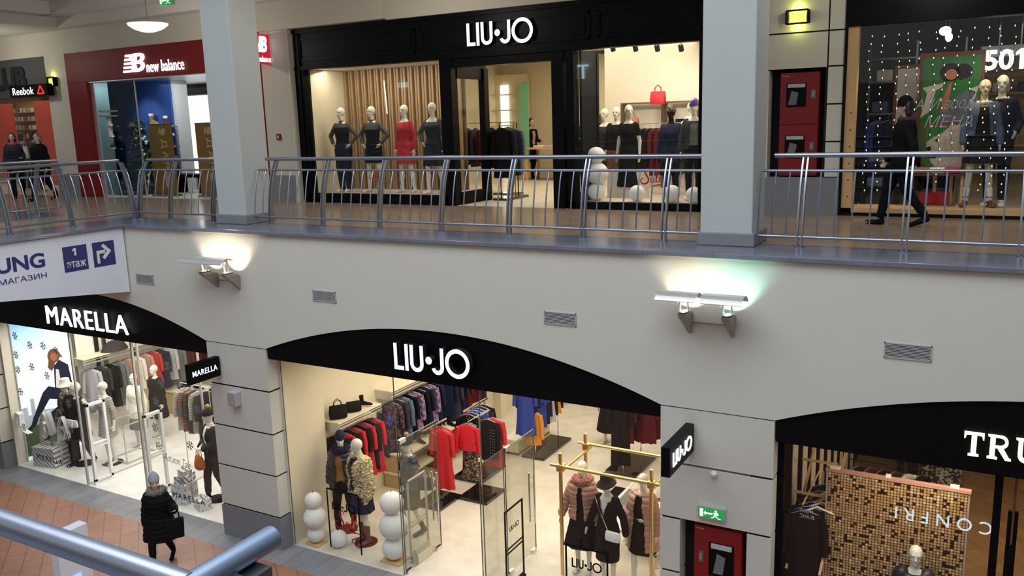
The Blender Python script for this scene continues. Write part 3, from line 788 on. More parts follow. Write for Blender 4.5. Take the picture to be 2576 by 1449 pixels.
# small lantern wall lights upstairs
M_lan = glow('lantern_yellow', (0.80, 0.86, 0.16), 1.5)
def lantern(label, x, z, w, h, power):
    t = thing('wall_lantern', label, 'wall light', (x, SY if x > -5 else 14.36, z))
    MB().box(-w * .6, w * .6, -0.02, 0.0, -h * .75, h * .75).build('back_plate', M_steeld, t)
    b = MB()
    for s in (-1, 1):
        b.box(s * w - .012, s * w + .012, -0.13, -0.0, -h, h)
        b.box(-w, w, -0.13, -0.10, s * h - .012, s * h + .012)
    b.build('frame', M_blackm, t)
    MB().box(-w * .72, w * .72, -0.10, -0.02, -h * .72, h * .72).build('diffuser', M_lan, t)
    for s in (-1, 1):
        d = bpy.data.lights.new('lantern_light', 'POINT'); d.energy = power; d.color = (0.86, 0.9, 0.18); d.shadow_soft_size = 0.04
        l = link(bpy.data.objects.new('lantern_light', d)); l.location = (x, (SY if x > -5 else 14.36) - 0.08, z + s * (h + 0.04))
lantern('yellow lit lantern above the upper red fire cabinet', -2.88, 3.10, 0.165, 0.10, 1.8)
lantern('yellow lit lantern beside the red cladding of the trainer shop', -21.92, 3.02, 0.13, 0.12, 1.2)
# pendant lamps
M_pend = glow('pendant_glass', (1.0, 0.98, 0.92), 1.5)
def pendant(label, p):
    t = thing('pendant_lamp', label, 'pendant lamp', p)
    MB().lathe((0, 0, 0), [(0.03, -0.14), (0.14, -0.125), (0.28, -0.075), (0.385, 0.0), (0.40, 0.035), (0.385, 0.03), (0.26, -0.05), (0.05, -0.10)], 32).build('bowl', M_pend, t, True)
    MB().cyl((0, 0, -0.1), (0, 0, 4.85 - p.z), 0.008, n=8).build('stem', M_steeld, t)
    MB().cyl((0, 0, 4.80 - p.z), (0, 0, 4.85 - p.z), 0.14, n=20).build('ceiling_rose', M_alu, t)
    d = bpy.data.lights.new('pendant_light', 'POINT'); d.energy = 55; d.shadow_soft_size = .12; d.color = (1, .93, .82)
    l = link(bpy.data.objects.new('pendant_light', d)); l.location = p + Vector((0, 0, -.3))
p_ = PY(372, 64, 12.3)
pendant('white glass bowl pendant hanging before the trainer shop', p_)
pendant('white glass bowl pendant hanging before the black upper shop front', Vector((-9.2, 12.3, 4.0)))
pendant('white glass bowl pendant hanging before the denim shop', Vector((-1.0, 12.3, 4.0)))
pendant('white glass bowl pendant hanging before the sports shop', Vector((-23.0, 12.6, 3.9)))
# ------------------------------------------------------------------ figures and clothing
def remesh(mb, voxel=0.012, it=4, name='body'):
    me = mb.mesh(name)
    o = bpy.data.objects.new(name, me); COL.objects.link(o)
    r = o.modifiers.new('r', 'REMESH'); r.mode = 'VOXEL'; r.voxel_size = voxel; r.use_smooth_shade = True
    if it:
        s = o.modifiers.new('s', 'SMOOTH'); s.factor = 0.5; s.iterations = it
    dg = bpy.context.evaluated_depsgraph_get(); dg.update()
    out = bpy.data.meshes.new_from_object(o.evaluated_get(dg))
    bpy.data.objects.remove(o); bpy.data.meshes.remove(me)
    out.name = name
    return out
def cap(b, p, q, r0, r1, n=10):
    p, q = Vector(p), Vector(q)
    d = (q - p).normalized()
    pts, rs = [], []
    for k in (1.0, 0.8, 0.45): pts.append(p - d * r0 * k); rs.append(max(0.1 * r0, r0 * math.sqrt(1 - k * k)))
    pts += [p, p.lerp(q, 0.5), q]; rs += [r0, (r0 + r1) / 2, r1]
    for k in (0.45, 0.8, 1.0): pts.append(q + d * r1 * k); rs.append(max(0.1 * r1, r1 * math.sqrt(1 - k * k)))
    b.tube(pts, rs, n)
PROF = [(0.78, .14, .10, 0), (0.88, .172, .120, .010), (0.97, .160, .110, .006), (1.08, .124, .092, 0), (1.18, .136, .100, -.008),
        (1.28, .152, .116, -.016), (1.36, .165, .100, -.006), (1.42, .148, .080, 0), (1.455, .088, .065, .006), (1.50, .052, .056, .008)]
def prof(z, P=None):
    P = P or PROF
    if z <= P[0][0]: return P[0][1:]
    for a, c in zip(P, P[1:]):
        if z <= c[0]:
            t = (z - a[0]) / (c[0] - a[0]); return tuple(a[i] + (c[i] - a[i]) * t for i in (1, 2, 3))
    return P[-1][1:]
ARMS = {  # elbow offset from shoulder, wrist offset from elbow (for the +X side)
    'down': ((.045, .02, -.285), (.015, -.045, -.245)), 'away': ((.09, .03, -.275), (.07, -.06, -.235)),
    'hip': ((.165, .05, -.225), (-.125, -.095, -.175)), 'fwd': ((.05, .03, -.275), (-.03, -.23, -.03)),
    'bag': ((.06, .02, -.275), (-.02, -.20, -.12)), 'up': ((.08, -.09, -.25), (.02, -.14, .20)),
    'swingf': ((.04, -.09, -.27), (.0, -.14, -.21)), 'swingb': ((.05, .12, -.26), (.02, .03, -.25)), 'cross': ((.05, -.06, -.27), (-.17, -.15, -.06)),
    'pocket': ((.10, .09, -.26), (-.06, -.10, -.22))}
def joints(arms=('down', 'down'), legs='stand', over=None):
    J = {}
    for s, nm, ar in ((-1, 'a', arms[0]), (1, 'b', arms[1])):
        e, w = ARMS[ar] if isinstance(ar, str) else ar
        sh = Vector((s * .168, 0, 1.405))
        J['sh' + nm] = sh; J['el' + nm] = sh + Vector((s * e[0], e[1], e[2])); J['wr' + nm] = J['el' + nm] + Vector((s * w[0], w[1], w[2]))
        J['hip' + nm] = Vector((s * .088, 0, .90)); J['kn' + nm] = Vector((s * .092, -.015, .50)); J['an' + nm] = Vector((s * .085, .02, .09)); J['to' + nm] = Vector((s * .105, -.145, .032))
    if legs == 'apart':
        for s, nm in ((-1, 'a'), (1, 'b')):
            J['kn' + nm].x += s * .03; J['an' + nm].x += s * .07; J['to' + nm].x += s * .09
    if legs in ('step', 'walk'):
        k = 1 if legs == 'walk' else 0.5
        for nm, s in (('a', -1), ('b', 1)):
            J['kn' + nm] += Vector((0, s * .13 * k - .06 * k, 0.02 * k)); J['an' + nm] += Vector((0, s * .30 * k, 0)); J['to' + nm] += Vector((0, s * .30 * k, 0))
        J['anb'].z += .07 * k; J['tob'].z += .0; J['tob'].y -= .02 * k
        J['kna'].z -= .01
    if over:
        for k_, v in over.items(): J[k_] = Vector(v)
    return J
def hand(b, w, d, side, curl=0.35):
    d = d.normalized()
    wd = Vector((0, 1, 0)); wd = wd - d * wd.dot(d)
    if wd.length < 0.4: wd = Vector((side, 0, 0)); wd = wd - d * wd.dot(d)
    wd.normalize(); nrm = d.cross(wd)
    if nrm.x * side > 0: nrm = -nrm       # curl towards the body
    for k in (-.5, .5): cap(b, w + d * .015 + wd * .028 * k, w + d * .07 + wd * .046 * k, .017, .015, 8)
    for i, L in enumerate((.062, .074, .070, .054)):
        base = w + d * .082 + wd * (-.033 + .022 * i)
        mid = base + (d * (1 - curl * .4) + nrm * curl * .6) * L * .5
        cap(b, base, mid, .0095, .009, 6); cap(b, mid, mid + (d * (1 - curl) + nrm * curl) * L * .5, .009, .0075, 6)
    t0 = w + d * .03 - wd * .03
    t1 = t0 + (d * .6 - wd * .7 + nrm * .35).normalized() * .038
    cap(b, t0, t1, .012, .0105, 6); cap(b, t1, t1 + (d * .9 - wd * .2 + nrm * .4).normalized() * .03, .0105, .0085, 6)
HEADC = Vector((0, -0.012, 1.655))
def make_body(J, real=False, yaw=0.0, tilt=0.0, wid=1.0, voxel=0.0105, headz=0.0):
    b = MB()
    n = 18
    zs = [.80, .84, .88, .92, .97, 1.02, 1.08, 1.13, 1.18, 1.23, 1.28, 1.32, 1.36, 1.40, 1.43, 1.455, 1.48]
    b.loft([[(rx * wid * math.cos(t), ry * math.sin(t) + yc, z) for t in [2 * math.pi * k / n for k in range(n)]] for z in zs for rx, ry, yc in [prof(z)]])
    cap(b, (0, .008, 1.44), (0, -.005, 1.56), .052, .047)
    for s, nm in ((-1, 'a'), (1, 'b')):
        cap(b, J['sh' + nm] + Vector((-s * .03, 0, 0)), J['el' + nm], .046, .037); cap(b, J['el' + nm], J['wr' + nm], .037, .024)
        hand(b, J['wr' + nm], J['wr' + nm] - J['el' + nm], s)
        cap(b, J['hip' + nm] , J['kn' + nm], .085, .052)
        k, a = J['kn' + nm], J['an' + nm]
        cap(b, k, a, .050, .034); c = k.lerp(a, .3) + Vector((0, .012, 0)); cap(b, c, k.lerp(a, .42) + Vector((0, .012, 0)), .052, .050)
        t = J['to' + nm]; cap(b, a + Vector((0, .02, -.045)), t, .036, .030); cap(b, a, a + Vector((0, .02, -.045)), .034, .036)
        cap(b, t + Vector((-.02 * s, 0, 0)), t + Vector((.015 * s, .01, 0)), .026, .026)
    hb = MB()
    c = HEADC
    hb.ball(c + Vector((0, .012, .022)), .076, .094, .098, 20)
    cap(hb, c + Vector((0, -.03, -.045)), c + Vector((0, -.045, -.085)), .056, .034)
    cap(hb, c + Vector((0, -.078, .015)), c + Vector((0, -.098, -.028)), .009, .014, 8)
    if real:
        for s in (-1, 1): hb.ball(c + Vector((s * .078, .015, -.005)), .012, .02, .032, 8)
        cap(hb, c + Vector((-.018, -.082, -.062)), c + Vector((.018, -.082, -.062)), .010, .010, 8)
    cap(hb, c + Vector((-.035, -.068, .028)), c + Vector((.035, -.068, .028)), .018, .018, 8)
    M = Matrix.Translation(Vector((0, 0, 1.53 + headz))) @ Matrix.Rotation(yaw, 4, 'Z') @ Matrix.Rotation(tilt, 4, 'X') @ Matrix.Translation(Vector((0, 0, -1.53)))
    hb.v = [tuple(M @ Vector(v)) for v in hb.v]
    b.add(hb.v, hb.f)
    me = remesh(b, voxel, 3)
    if real:
        me.materials.append(M_skin); me.materials.append(M_eye); me.materials.append(M_lip)
        pts = [(M @ (c + Vector((s * .033, -.083, .012))), 1, .012) for s in (-1, 1)] + [(M @ (c + Vector((s * .012, -.09, -.062))), 2, .014) for s in (-1, 1)]
        for p in me.polygons:
            if p.center.z > 1.45:
                for q, i, r in pts:
                    if (p.center - q).length < r: p.material_index = i
    return me, M
def garment(J, specs, mats, name, quilt=None, fur=0.0, opening=None, wid=1.0, voxel=0.013, it=3, thick=None, seed=1):
    b = MB(); n = 20
    for sp in specs:
        k = sp[0]
        if k == 'torso':
            z0, z1, e = sp[1:4]
            zs = [z0 + (z1 - z0) * i / 12 for i in range(13)]
            rings = []
            for z in zs:
                rx, ry, yc = prof(max(z, .82))
                fl = sp[4] * (1 - (z - z0) / max(1e-6, (1.0 - z0))) if len(sp) > 4 and z < 1.0 else 0
                rings.append([((rx * wid + e + fl) * math.cos(t), (ry + e + fl) * math.sin(t) + yc, z) for t in [2 * math.pi * i / n for i in range(n)]])
            b.loft(rings)
        elif k == 'sleeves':
            f, e = sp[1:3]
            for s, nm in ((-1, 'a'), (1, 'b')):
                sh, el, wr = J['sh' + nm], J['el' + nm], J['wr' + nm]
                cap(b, sh + Vector((-s * .035, 0, 0)), sh.lerp(el, min(1, f)), .050 + e, .041 + e)
                if f > 1: cap(b, el, el.lerp(wr, f - 1), .041 + e, .033 + e)
        elif k == 'skirt':
            zt, zb, rx, ry, e = sp[1:6]
            cx = (J['kna'] + J['knb']) / 2; fold = sp[6] if len(sp) > 6 else 0.0
            rings = []
            for i in range(13):
                t = i / 12; z = zt + (zb - zt) * t
                r0 = prof(max(z, .86)); u = 0 if z > .90 else (0.90 - z) / (0.90 - zb)
                ax = (r0[0] * wid + e) * (1 - u) + rx * u; ay = (r0[1] + e) * (1 - u) + ry * u
                rings.append([((ax * (1 + fold * u * math.sin(9 * a))) * math.cos(a), (ay * (1 + fold * u * math.sin(9 * a))) * math.sin(a) + r0[2] * (1 - u) + cx.y * u * .6, z) for a in [2 * math.pi * q / 54 for q in range(54)]])
            b.loft(rings)
        elif k == 'legs':
            f, e = sp[1:3]
            for nm in 'ab':
                h, kn, an = J['hip' + nm], J['kn' + nm], J['an' + nm]
                cap(b, h, kn, .090 + e, .056 + e); cap(b, kn, kn.lerp(an, f), .054 + e, .040 + e)
            b.loft([[((prof(z)[0] + e) * wid * math.cos(t), (prof(z)[1] + e) * math.sin(t) + prof(z)[2], z) for t in [2 * math.pi * i / n for i in range(n)]] for z in (.80, .86, .92, .98, 1.02)])
        elif k == 'collar':
            z0, z1, r0, r1 = sp[1:5]; b.loft([[(r * math.cos(t), r * math.sin(t) + .004, z) for t in [2 * math.pi * i / n for i in range(n)]] for z, r in ((z0, r0), ((z0 + z1) / 2, (r0 + r1) / 2), (z1, r1))])
        elif k == 'ring':
            z, R, r = sp[1:4]; b.ring((0, .01, z), R, r, n=20)
        elif k == 'boots':
            h = sp[1]
            for nm in (sp[2] if len(sp) > 2 else 'ab'):
                a, t, kn = J['an' + nm], J['to' + nm], J['kn' + nm]
                d = (kn - a).normalized()
                cap(b, a + d * h, a, .047 + (.012 if h > .2 else 0), .043); cap(b, a, a + Vector((0, .025, -.045)), .043, .044)
                cap(b, a + Vector((0, .025, -.05)), t, .043, .036); cap(b, t + Vector((-.02, 0, 0)), t + Vector((.02, .01, 0)), .030, .030)
        elif k == 'anklets':
            for nm in (sp[2] if len(sp) > 2 else 'ab'):
                a, kn = J['an' + nm], J['kn' + nm]
                cap(b, a + (kn - a).normalized() * sp[1], a, .050, .044)
        elif k == 'bar':
            cap(b, sp[1], sp[2], sp[3], sp[4])
    me = remesh(b, voxel, it, name)
    N = len(me.vertices)
    co = np.empty(N * 3); me.vertices.foreach_get('co', co); co = co.reshape(-1, 3)
    no = np.empty(N * 3); me.vertices.foreach_get('normal', no); no = no.reshape(-1, 3)
    rng = np.random.RandomState(seed)
    if quilt: co += no * (np.abs(np.sin(np.pi * co[:, 2:3] / quilt[0])) ** .6 - .6) * quilt[1]
    if fur: co += no * (rng.rand(N, 1) ** 2 * fur * 1.6) + (rng.rand(N, 3) - .5) * fur * .8 - np.array([0, 0, fur * .3])
    if not fur: co += no * (np.sin(co[:, :1] * 31 + co[:, 2:3] * 17) * np.sin(co[:, 1:2] * 27 - co[:, 2:3] * 23)) * .0035
    me.vertices.foreach_set('co', co.ravel()); me.update()
    if opening:
        w1, w0, zlo, zhi = opening
        bm = bmesh.new(); bm.from_mesh(me)
        dl = []
        for f in bm.faces:
            c = f.calc_center_median()
            if c.y < -.02 and zlo < c.z < zhi and abs(c.x) < w0 + (w1 - w0) * (c.z - zlo) / (zhi - zlo): dl.append(f)
        bmesh.ops.delete(bm, geom=dl, context='FACES'); bm.to_mesh(me); bm.free()
    for m in (mats if isinstance(mats, list) else [mats]): me.materials.append(m)
    me.polygons.foreach_set('use_smooth', [True] * len(me.polygons))
    return me
def put(me, name, parent, label=None):
    o = link(bpy.data.objects.new(name, me)); o.parent = parent
    if label: o['label'] = label
    return o
def scaled(me, k):
    me.transform(Matrix.Scale(k, 4)); return me
def figure(name, label, cat, loc, rz=0.0, h=1.78, arms=('down', 'down'), legs='stand', clothes=(), skin=None, yaw=0.0, tilt=0.0, hair=None, hat=None, disc=None, real=False, over=None, wid=1.0, group=None, eyes=False):
    k = h / 1.775
    t = thing(name, label, cat, loc, rz, group)
    J = joints(arms, legs, over)
    me, M = make_body(J, real, yaw, tilt, wid)
    if not real: me.materials.append(skin or M_mann)
    elif skin: me.materials[0] = skin
    put(scaled(me, k), 'body', t)
    for i, c in enumerate(clothes):
        nm, mt, specs = c[0], c[1], c[2]
        opt = dict(c[3]) if len(c) > 3 else {}
        lab = opt.pop('label', None)
        if specs[0][0] in ('boots', 'anklets'):
            for q in 'ab': put(scaled(garment(J, [(specs[0][0], specs[0][1], q)], mt, nm.rstrip('s'), wid=wid, **opt), k), nm.rstrip('s'), t, lab)
            continue
        put(scaled(garment(J, specs, mt, nm, wid=wid, seed=i + 1, **opt), k), nm, t, lab)
    if hair:
        b = MB(); c = HEADC
        b.ball(c + Vector((0, .030, .035)), .090, .098, .102, 18)
        if hair[1] == 'long':
            for s in (-1, 0, 1): cap(b, c + Vector((s * .045, .06 if s == 0 else .045, 0)), c + Vector((s * .065, .075 if s == 0 else .05, -.22)), .05, .035)
        if hair[1] == 'bob':
            for s in (-1, 0, 1): cap(b, c + Vector((s * .05, .05, .02)), c + Vector((s * .06, .05, -.09)), .05, .045)
        b.v = [tuple(M @ Vector(v)) for v in b.v]
        m = remesh(b, .012, 3, 'hair'); m.materials.append(hair[0]); put(scaled(m, k), 'hair', t)
    if hat:
        kind, mt = hat[0], hat[1]; c = HEADC
        b = MB()
        if kind == 'beanie':
            b.lathe(c + Vector((0, .016, 0)), [(.088, .018), (.094, .02), (.097, .05), (.090, .045 + .03), (.084, .10), (.062, .14), (.03, .162), (.01, .166)], 24, sx=.94, sy=1.13)
        elif kind == 'bucket':
            b.lathe(c + Vector((0, .012, .035)), [(.150, -.035), (.155, -.030), (.092, .03), (.088, .055), (.082, .12), (.06, .135), (.01, .137)], 28, sx=.95, sy=1.12)
        if len(hat) > 3: b.v = [tuple((Vector(v) - c - Vector((0, .012, .02))) * hat[3] + c + Vector((0, .016, .045))) for v in b.v]
        b.v = [tuple(M @ Vector(v)) for v in b.v]
        m = b.mesh('hat', mt, True); hp = put(scaled(m, k), 'hat', t)
        if len(hat) > 2:
            p = MB(); p.ball(M @ (c + Vector((0, .03, .185))), .042, n=16); m = p.mesh('pompom', hat[2], True)
            for v in m.vertices: v.co += Vector((random.uniform(-1, 1), random.uniform(-1, 1), random.uniform(-1, 1))) * .006
            put(scaled(m, k), 'pompom', hp)
    if disc:
        r, mt = disc
        MB().cyl((0, 0.02, 0), (0, 0.02, .012), r, n=36).build('base_plate', mt, t, True)
    return t, J, k
# ---- hanging garments ----------------------------------------------------
HANG = {}
def hang_mesh(kind, L, mt, w=0.40, th=0.055, seed=0):
    key = (kind, round(L, 2), mt.name, round(w, 2), seed % 3)
    if key in HANG: return HANG[key]
    b = MB(); n = 28; rng = random.Random(seed % 3)
    ph = rng.uniform(0, 6)
    rows = [(0.0, .06, .028), (-.02, .10, .034), (-.055, w * .47, .040), (-.10, w * .5, .045), (-.3, w * .47, th), (-.45, w * .44, th), (-L * .75, w * .5, th * 1.05), (-L, w * (.58 if kind in ('dress', 'skirt') else .52), th * 1.15)]
    rows = [r for i, r in enumerate(rows) if i < 4 or -L <= r[0]]
    b.loft([[(x * math.cos(a), y * math.sin(a) * (1 + .35 * max(0, (-z - .1)) * math.sin(5 * a + ph)), z + (.015 * math.sin(7 * a) if i == len(rows) - 1 else 0)) for a in [2 * math.pi * q / n for q in range(n)]] for i, (z, x, y) in enumerate(rows)])
    if kind in ('coat', 'shirt', 'dress'):
        sl = .60 if kind != 'dress' else .52
        for s in (-1, 1):
            b.tube([(s * w * .44, 0, -.075), (s * w * .54, -.01, -.25), (s * (w * .54 + .02), -.03, -sl)], [.055, .05, .042], 10)
    me = b.mesh('garment', mt, True)
    HANG[key] = me
    return me
b = MB().tube([(0, 0, .0), (0, 0, .085), (.012, 0, .105), (.03, 0, .095)], .003, 6)
b.tube([(-.17, 0, -.055), (-.06, 0, -.012), (0, 0, .0), (.06, 0, -.012), (.17, 0, -.055)], .009, 6)
HANGER_ME = b.mesh('hanger', M_steeld, True)
HANGERW_ME = b.mesh('hanger', M_wood, True)
KINDN = {'coat': 'hanging_coat', 'shirt': 'hanging_shirt', 'dress': 'hanging_dress', 'skirt': 'hanging_skirt'}
def hang(p, rz, kind, L, mt, label, group, w=0.40, th=0.055, seed=0, hanger=None, tilt=0.0):
    t = thing(KINDN[kind], label, kind, p, rz, group)
    t.rotation_euler = (tilt, 0, rz)
    o = link(bpy.data.objects.new('garment', hang_mesh(kind, L, mt, w, th, seed))); o.parent = t; o.location = (0, 0, -.11)
    o = link(bpy.data.objects.new('hanger', hanger or HANGER_ME)); o.parent = t; o.location = (0, 0, -.10)
    return t
def hang_row(p0, p1, items, rz, where, group, jitter=.06):
    p0, p1 = Vector(p0), Vector(p1); n = len(items)
    for i, (kind, L, mt, cn) in enumerate(items):
        p = p0.lerp(p1, (i + .5) / n)
        hang(p, rz + random.uniform(-jitter, jitter), kind, L * random.uniform(.97, 1.03), mt, f'{cn} {kind} hanging {where}', group, seed=i)
# ---- bags, shoes -----------------------------------------------------------
def handbag(label, loc, rz, w, d, h, mt, group=None, handle=True, strap=False):
    t = thing('handbag', label, 'handbag', loc, rz, group)
    b = MB(); n = 20
    b.loft([[(math.copysign(abs(math.cos(a)) ** .55, math.cos(a)) * w / 2 * s, math.copysign(abs(math.sin(a)) ** .55, math.sin(a)) * d / 2 * s2, z) for a in [2 * math.pi * i / n for i in range(n)]] for s, s2, z in ((.92, .9, 0), (1.0, 1.0, h * .1), (1.0, .95, h * .5), (.93, .6, h * .9), (.9, .35, h))])
    b.build('body', mt, t, True)
    if handle:
        for s in (-1, 1): MB().tube([(-w * .22, s * d * .18, h * .85), (-w * .2, s * d * .2, h * 1.25), (0, s * d * .2, h * 1.5), (w * .2, s * d * .2, h * 1.25), (w * .22, s * d * .18, h * .85)], .007, 6).build('handle', mt, t, True)
    return t
def shoe_meshes(kind):
    b = MB(); n = 14
    prof_ = [(-.13, .030, .035, .0), (-.11, .040, .075, .0), (-.06, .042, .085, .0), (.0, .042, .070, .0), (.06, .046, .050, .0), (.11, .042, .040, .0), (.145, .020, .025, .0)]
    rings = []
    for x, w, h, z in prof_:
        rings.append([(x, w * math.cos(a), .018 + max(0, math.sin(a)) * h) for a in [2 * math.pi * i / n for i in range(n)]])
    b.loft(rings)
    if kind == 'boot': b.tube([(-.075, 0, .05), (-.08, 0, .12), (-.085, 0, .21)], [.042, .042, .048], 14)
    up = b
    s = MB()
    s.loft([[(x, w * 1.08 * math.cos(a), .010 + .010 * math.sin(a)) for a in [2 * math.pi * i / n for i in range(n)]] for x, w, h, z in prof_])
    return up, s
SHOE = {k: shoe_meshes(k) for k in ('trainer', 'boot')}
def shoe(label, loc, rz, mt, kind='trainer', k=1.0, group=None, cuff=None):
    t = thing('trainer' if kind == 'trainer' else 'boot', label, 'shoe', loc, rz, group)
    t.scale = (k, k, k)
    up, so = SHOE[kind]
    up.build('upper', mt, t, True); so.build('sole', M_white, t, True)
    if cuff: MB().tube([(-.085, 0, .19), (-.085, 0, .25)], .055, 14).build('cuff', cuff, t, True)
    return t
# ------------------------------------------------------------------ upper boutique front
LJX0, LJX1 = -13.47, -4.36
b = MB()
b.box(LJX0, LJX1, 14.42, 14.62, 2.86, 3.70)
for (a, c) in ((-13.3, -10.25), (-10.1, -6.45), (-6.3, -4.4)):      # raised mouldings of the three fascia panels
    for z0, z1 in ((3.47, 3.51), (3.03, 3.07)): b.box(a, c, 14.395, 14.43, z0, z1)
    for x in (a, c - 0.04): b.box(x, x + 0.04, 14.395, 14.43, 3.03, 3.51)
    b.box(a + .10, c - .10, 14.405, 14.43, 3.12, 3.42)
b.box(LJX0, LJX1, 14.37, 14.45, 3.62, 3.70)
b.box(LJX0, LJX1, 14.38, 14.45, 2.86, 2.93)
struct('trim_upper_fascia', b, M_black, 'panelled glossy black fascia of the upper boutique trim')
b = MB()
b.box(LJX0, -13.22, 14.40, 14.60, 0, 2.86); b.box(-13.40, -13.30, 14.37, 14.42, 0.0, 3.6)
b.box(LJX0, -9.62, 14.40, 14.56, 0.0, 0.20)
b.box(-9.69, -9.42, 14.40, 14.62, 0, 2.86)
b.box(-9.50, -9.36, 15.55, 15.72, 0, 2.72); b.box(-9.50, -9.40, 14.6, 15.7, 2.50, 2.86); b.box(-9.50, -9.40, 14.6, 15.7, 0, 0.25)
b.box(-9.5, -6.8, 14.42, 14.62, 2.70, 2.86)
b.box(-7.23, -6.99, 14.40, 14.62, 0, 2.86); b.box(-6.93, -6.78, 14.40, 14.62, 0, 2.86)
b.box(-6.93, -4.36, 14.40, 14.56, 0.0, 0.13); b.box(-6.77, -6.70, 15.28, 15.36, 0.1, 2.86)
b.box(-4.46, -4.36, 14.40, 14.6, 0, 2.86)
b.box(-7.02, -6.92, 15.5, 15.6, 0, 2.86); b.box(-7.02, -6.92, 14.62, 15.6, 0, .25)
struct('trim_upper_shopfront', b, M_black, 'black framed posts and sills of the upper boutique windows trim')
M_edge = mat('glass_edge', (.10, .12, .10), .3)
def pane(name, x0, x1, y0, y1, z0, z1, label, m=None, edges=False):
    b = MB().box(x0, x1, y0, y1, z0, z1)
    o = b.build(name, m or M_glass)
    if edges:
        for x in ((x0, x1) if x1 - x0 > .1 else (x0,)):
            for y in ((y0,) if x1 - x0 > .1 else (y0, y1)):
                MB().box(x - .006, x + .006, y - .003, y + .009, z0, z1).build('edge', M_edge, o)
    return tag(o, label, 'window', kind='structure')
pane('window_upper_display', -13.22, -9.69, 14.47, 14.476, 0.20, 2.86, 'large glass pane before the four mannequins upstairs window')
pane('window_upper_vestibule', -9.445, -9.44, 14.62, 15.55, 0.25, 2.50, 'side glass pane of the upper boutique doorway window')
pane('window_upper_right', -6.78, -4.46, 14.47, 14.476, 0.13, 2.86, 'glass pane before the snowman display upstairs window')
pane('window_upper_right_side', -6.975, -6.97, 14.62, 15.5, 0.25, 2.70, 'right side glass pane of the upper boutique doorway window')
b = MB(); b.box(-6.77, -6.72, 14.62, 15.30, 0.12, 2.86)
struct('wall_window_side', b, M_blackm, 'black side panel inside the upper right window wall')
t = thing('shop_sign', 'illuminated white round letters on the upper black fascia', 'sign', (-8.265, 14.40, 3.27))
logo('letters', M_sign, 1.42, (0, -0.045, 0), 0.06, FRONT, t, M_side, h=0.42)
# slat wall behind the mannequins
t = thing('slat_screen', 'tall oak slat screen behind the four upper mannequins', 'screen', (-11.6, 15.75, 0.195))
MB().box(-1.64, 1.55, 0.10, 0.16, 0, 2.68).build('backing', mat('brown_backing', (0.10, 0.06, 0.03), 0.7), t)
x = -1.62; i = 0
slats = MB()
while x < 1.52:
    slats.box(x, x + 0.050, -0.03 + 0.035 * (i % 2), 0.08, 0, 2.68); x += 0.093; i += 1
slats.build('slats', M_slat, t)
tag(MB((-13.3, 15.0, .19)).box(-13.29, -13.25, 14.62, 15.9, .19, 2.86).build('cream_board', M_cream), 'cream side panel left of the oak slat screen', 'panel')
MB_ = MB(PY(970, 245, 15.6)); MB_.cyl(PY(974, 286, 15.6), PY(966, 203, 15.6), 0.012, n=8)
tag(MB_.build('light_tube', glow('tube_warm', (1, .85, .55), 2.0)), 'thin glowing tube hanging before the oak slats', 'lamp')
ZP = 0.19
TROU = [('legs', 1.0, .012)]
# four mannequins, left to right
def feet(px, y): return Vector((PY(px, 487, y).x, y, ZP))
SHEER = [('torso', 1.0, 1.44, .012), ('sleeves', 1.9, .006), ('collar', 1.43, 1.50, .07, .06)]
figure('mannequin', 'mannequin in black top and navy trousers, first from the left in the upper window', 'mannequin', (-12.72, 14.95, ZP), 0.12, 1.86, ('hip', 'hip'), 'stand',
       [('blouse', M_sheer, SHEER), ('bodice', M_blk, [('torso', .92, 1.36, .022)]), ('trousers', M_navy, [('legs', .98, .03)])], yaw=-.25)
figure('mannequin', 'mannequin in sheer grey blouse and black skirt, second from the left upstairs', 'mannequin', (-11.87, 14.95, ZP), 0.1, 1.86, ('hip', 'hip'), 'apart',
       [('blouse', M_sheer, SHEER), ('bodice', M_blk, [('torso', .92, 1.30, .022)]), ('skirt', M_blk, [('skirt', 1.0, .62, .20, .16, .02)])], yaw=-.2)
figure('mannequin', 'mannequin in long sleeved red dress before the oak slats upstairs', 'mannequin', (-11.02, 14.98, ZP), -0.05, 1.86, ('down', 'down'), 'apart',
       [('dress', M_red, [('torso', .9, 1.43, .018), ('sleeves', 1.85, .008), ('skirt', 1.0, .60, .23, .17, .02)])])
figure('mannequin', 'mannequin in dark strappy dress beside the black door post upstairs', 'mannequin', (-10.28, 14.95, ZP), 0.15, 1.88, ('hip', 'down'), 'step',
       [('blouse', M_sheer, [('sleeves', 1.9, .006), ('torso', 1.1, 1.40, .01)]), ('dress', mat('ink_cloth', (.016, .019, .028), .7, var=.2), [('torso', .9, 1.33, .024), ('skirt', 1.0, .55, .22, .16, .03, .06)])], yaw=-.2)
# vestibule / inside
t = thing('clothes_rack', 'black rail of dark clothes inside the upper boutique doorway', 'clothes rack', (-10.2, 17.0, 0))
MB().tube([(-.7, 0, 0), (-.7, 0, 1.62), (.7, 0, 1.62), (.7, 0, 0)], .012, 8).build('frame', M_steeld, t)
MB().box(-.8, .8, -.2, .2, 0, .04).build('base', M_glossb, t)
hang_row((-10.85, 17.0, 1.62), (-9.55, 17.0, 1.62), [('coat', .85, M_blk, 'black'), ('coat', .9, M_chard, 'charcoal'), ('shirt', .8, M_burg, 'burgundy'), ('coat', .9, M_blk, 'black'), ('dress', .9, M_blk, 'black'), ('coat', .9, M_navy, 'navy')], math.pi / 2, 'on the dark rail behind the doorway glass upstairs', 'dark clothes behind the upper doorway')
P_ = PZ(1290, 478, 0)
RX_ = PY(1283, 340, 16.1).x
t = thing('clothes_rack', 'free rail of black and navy coats in the middle of the upper boutique', 'clothes rack', (RX_ + .05, 15.95, 0))
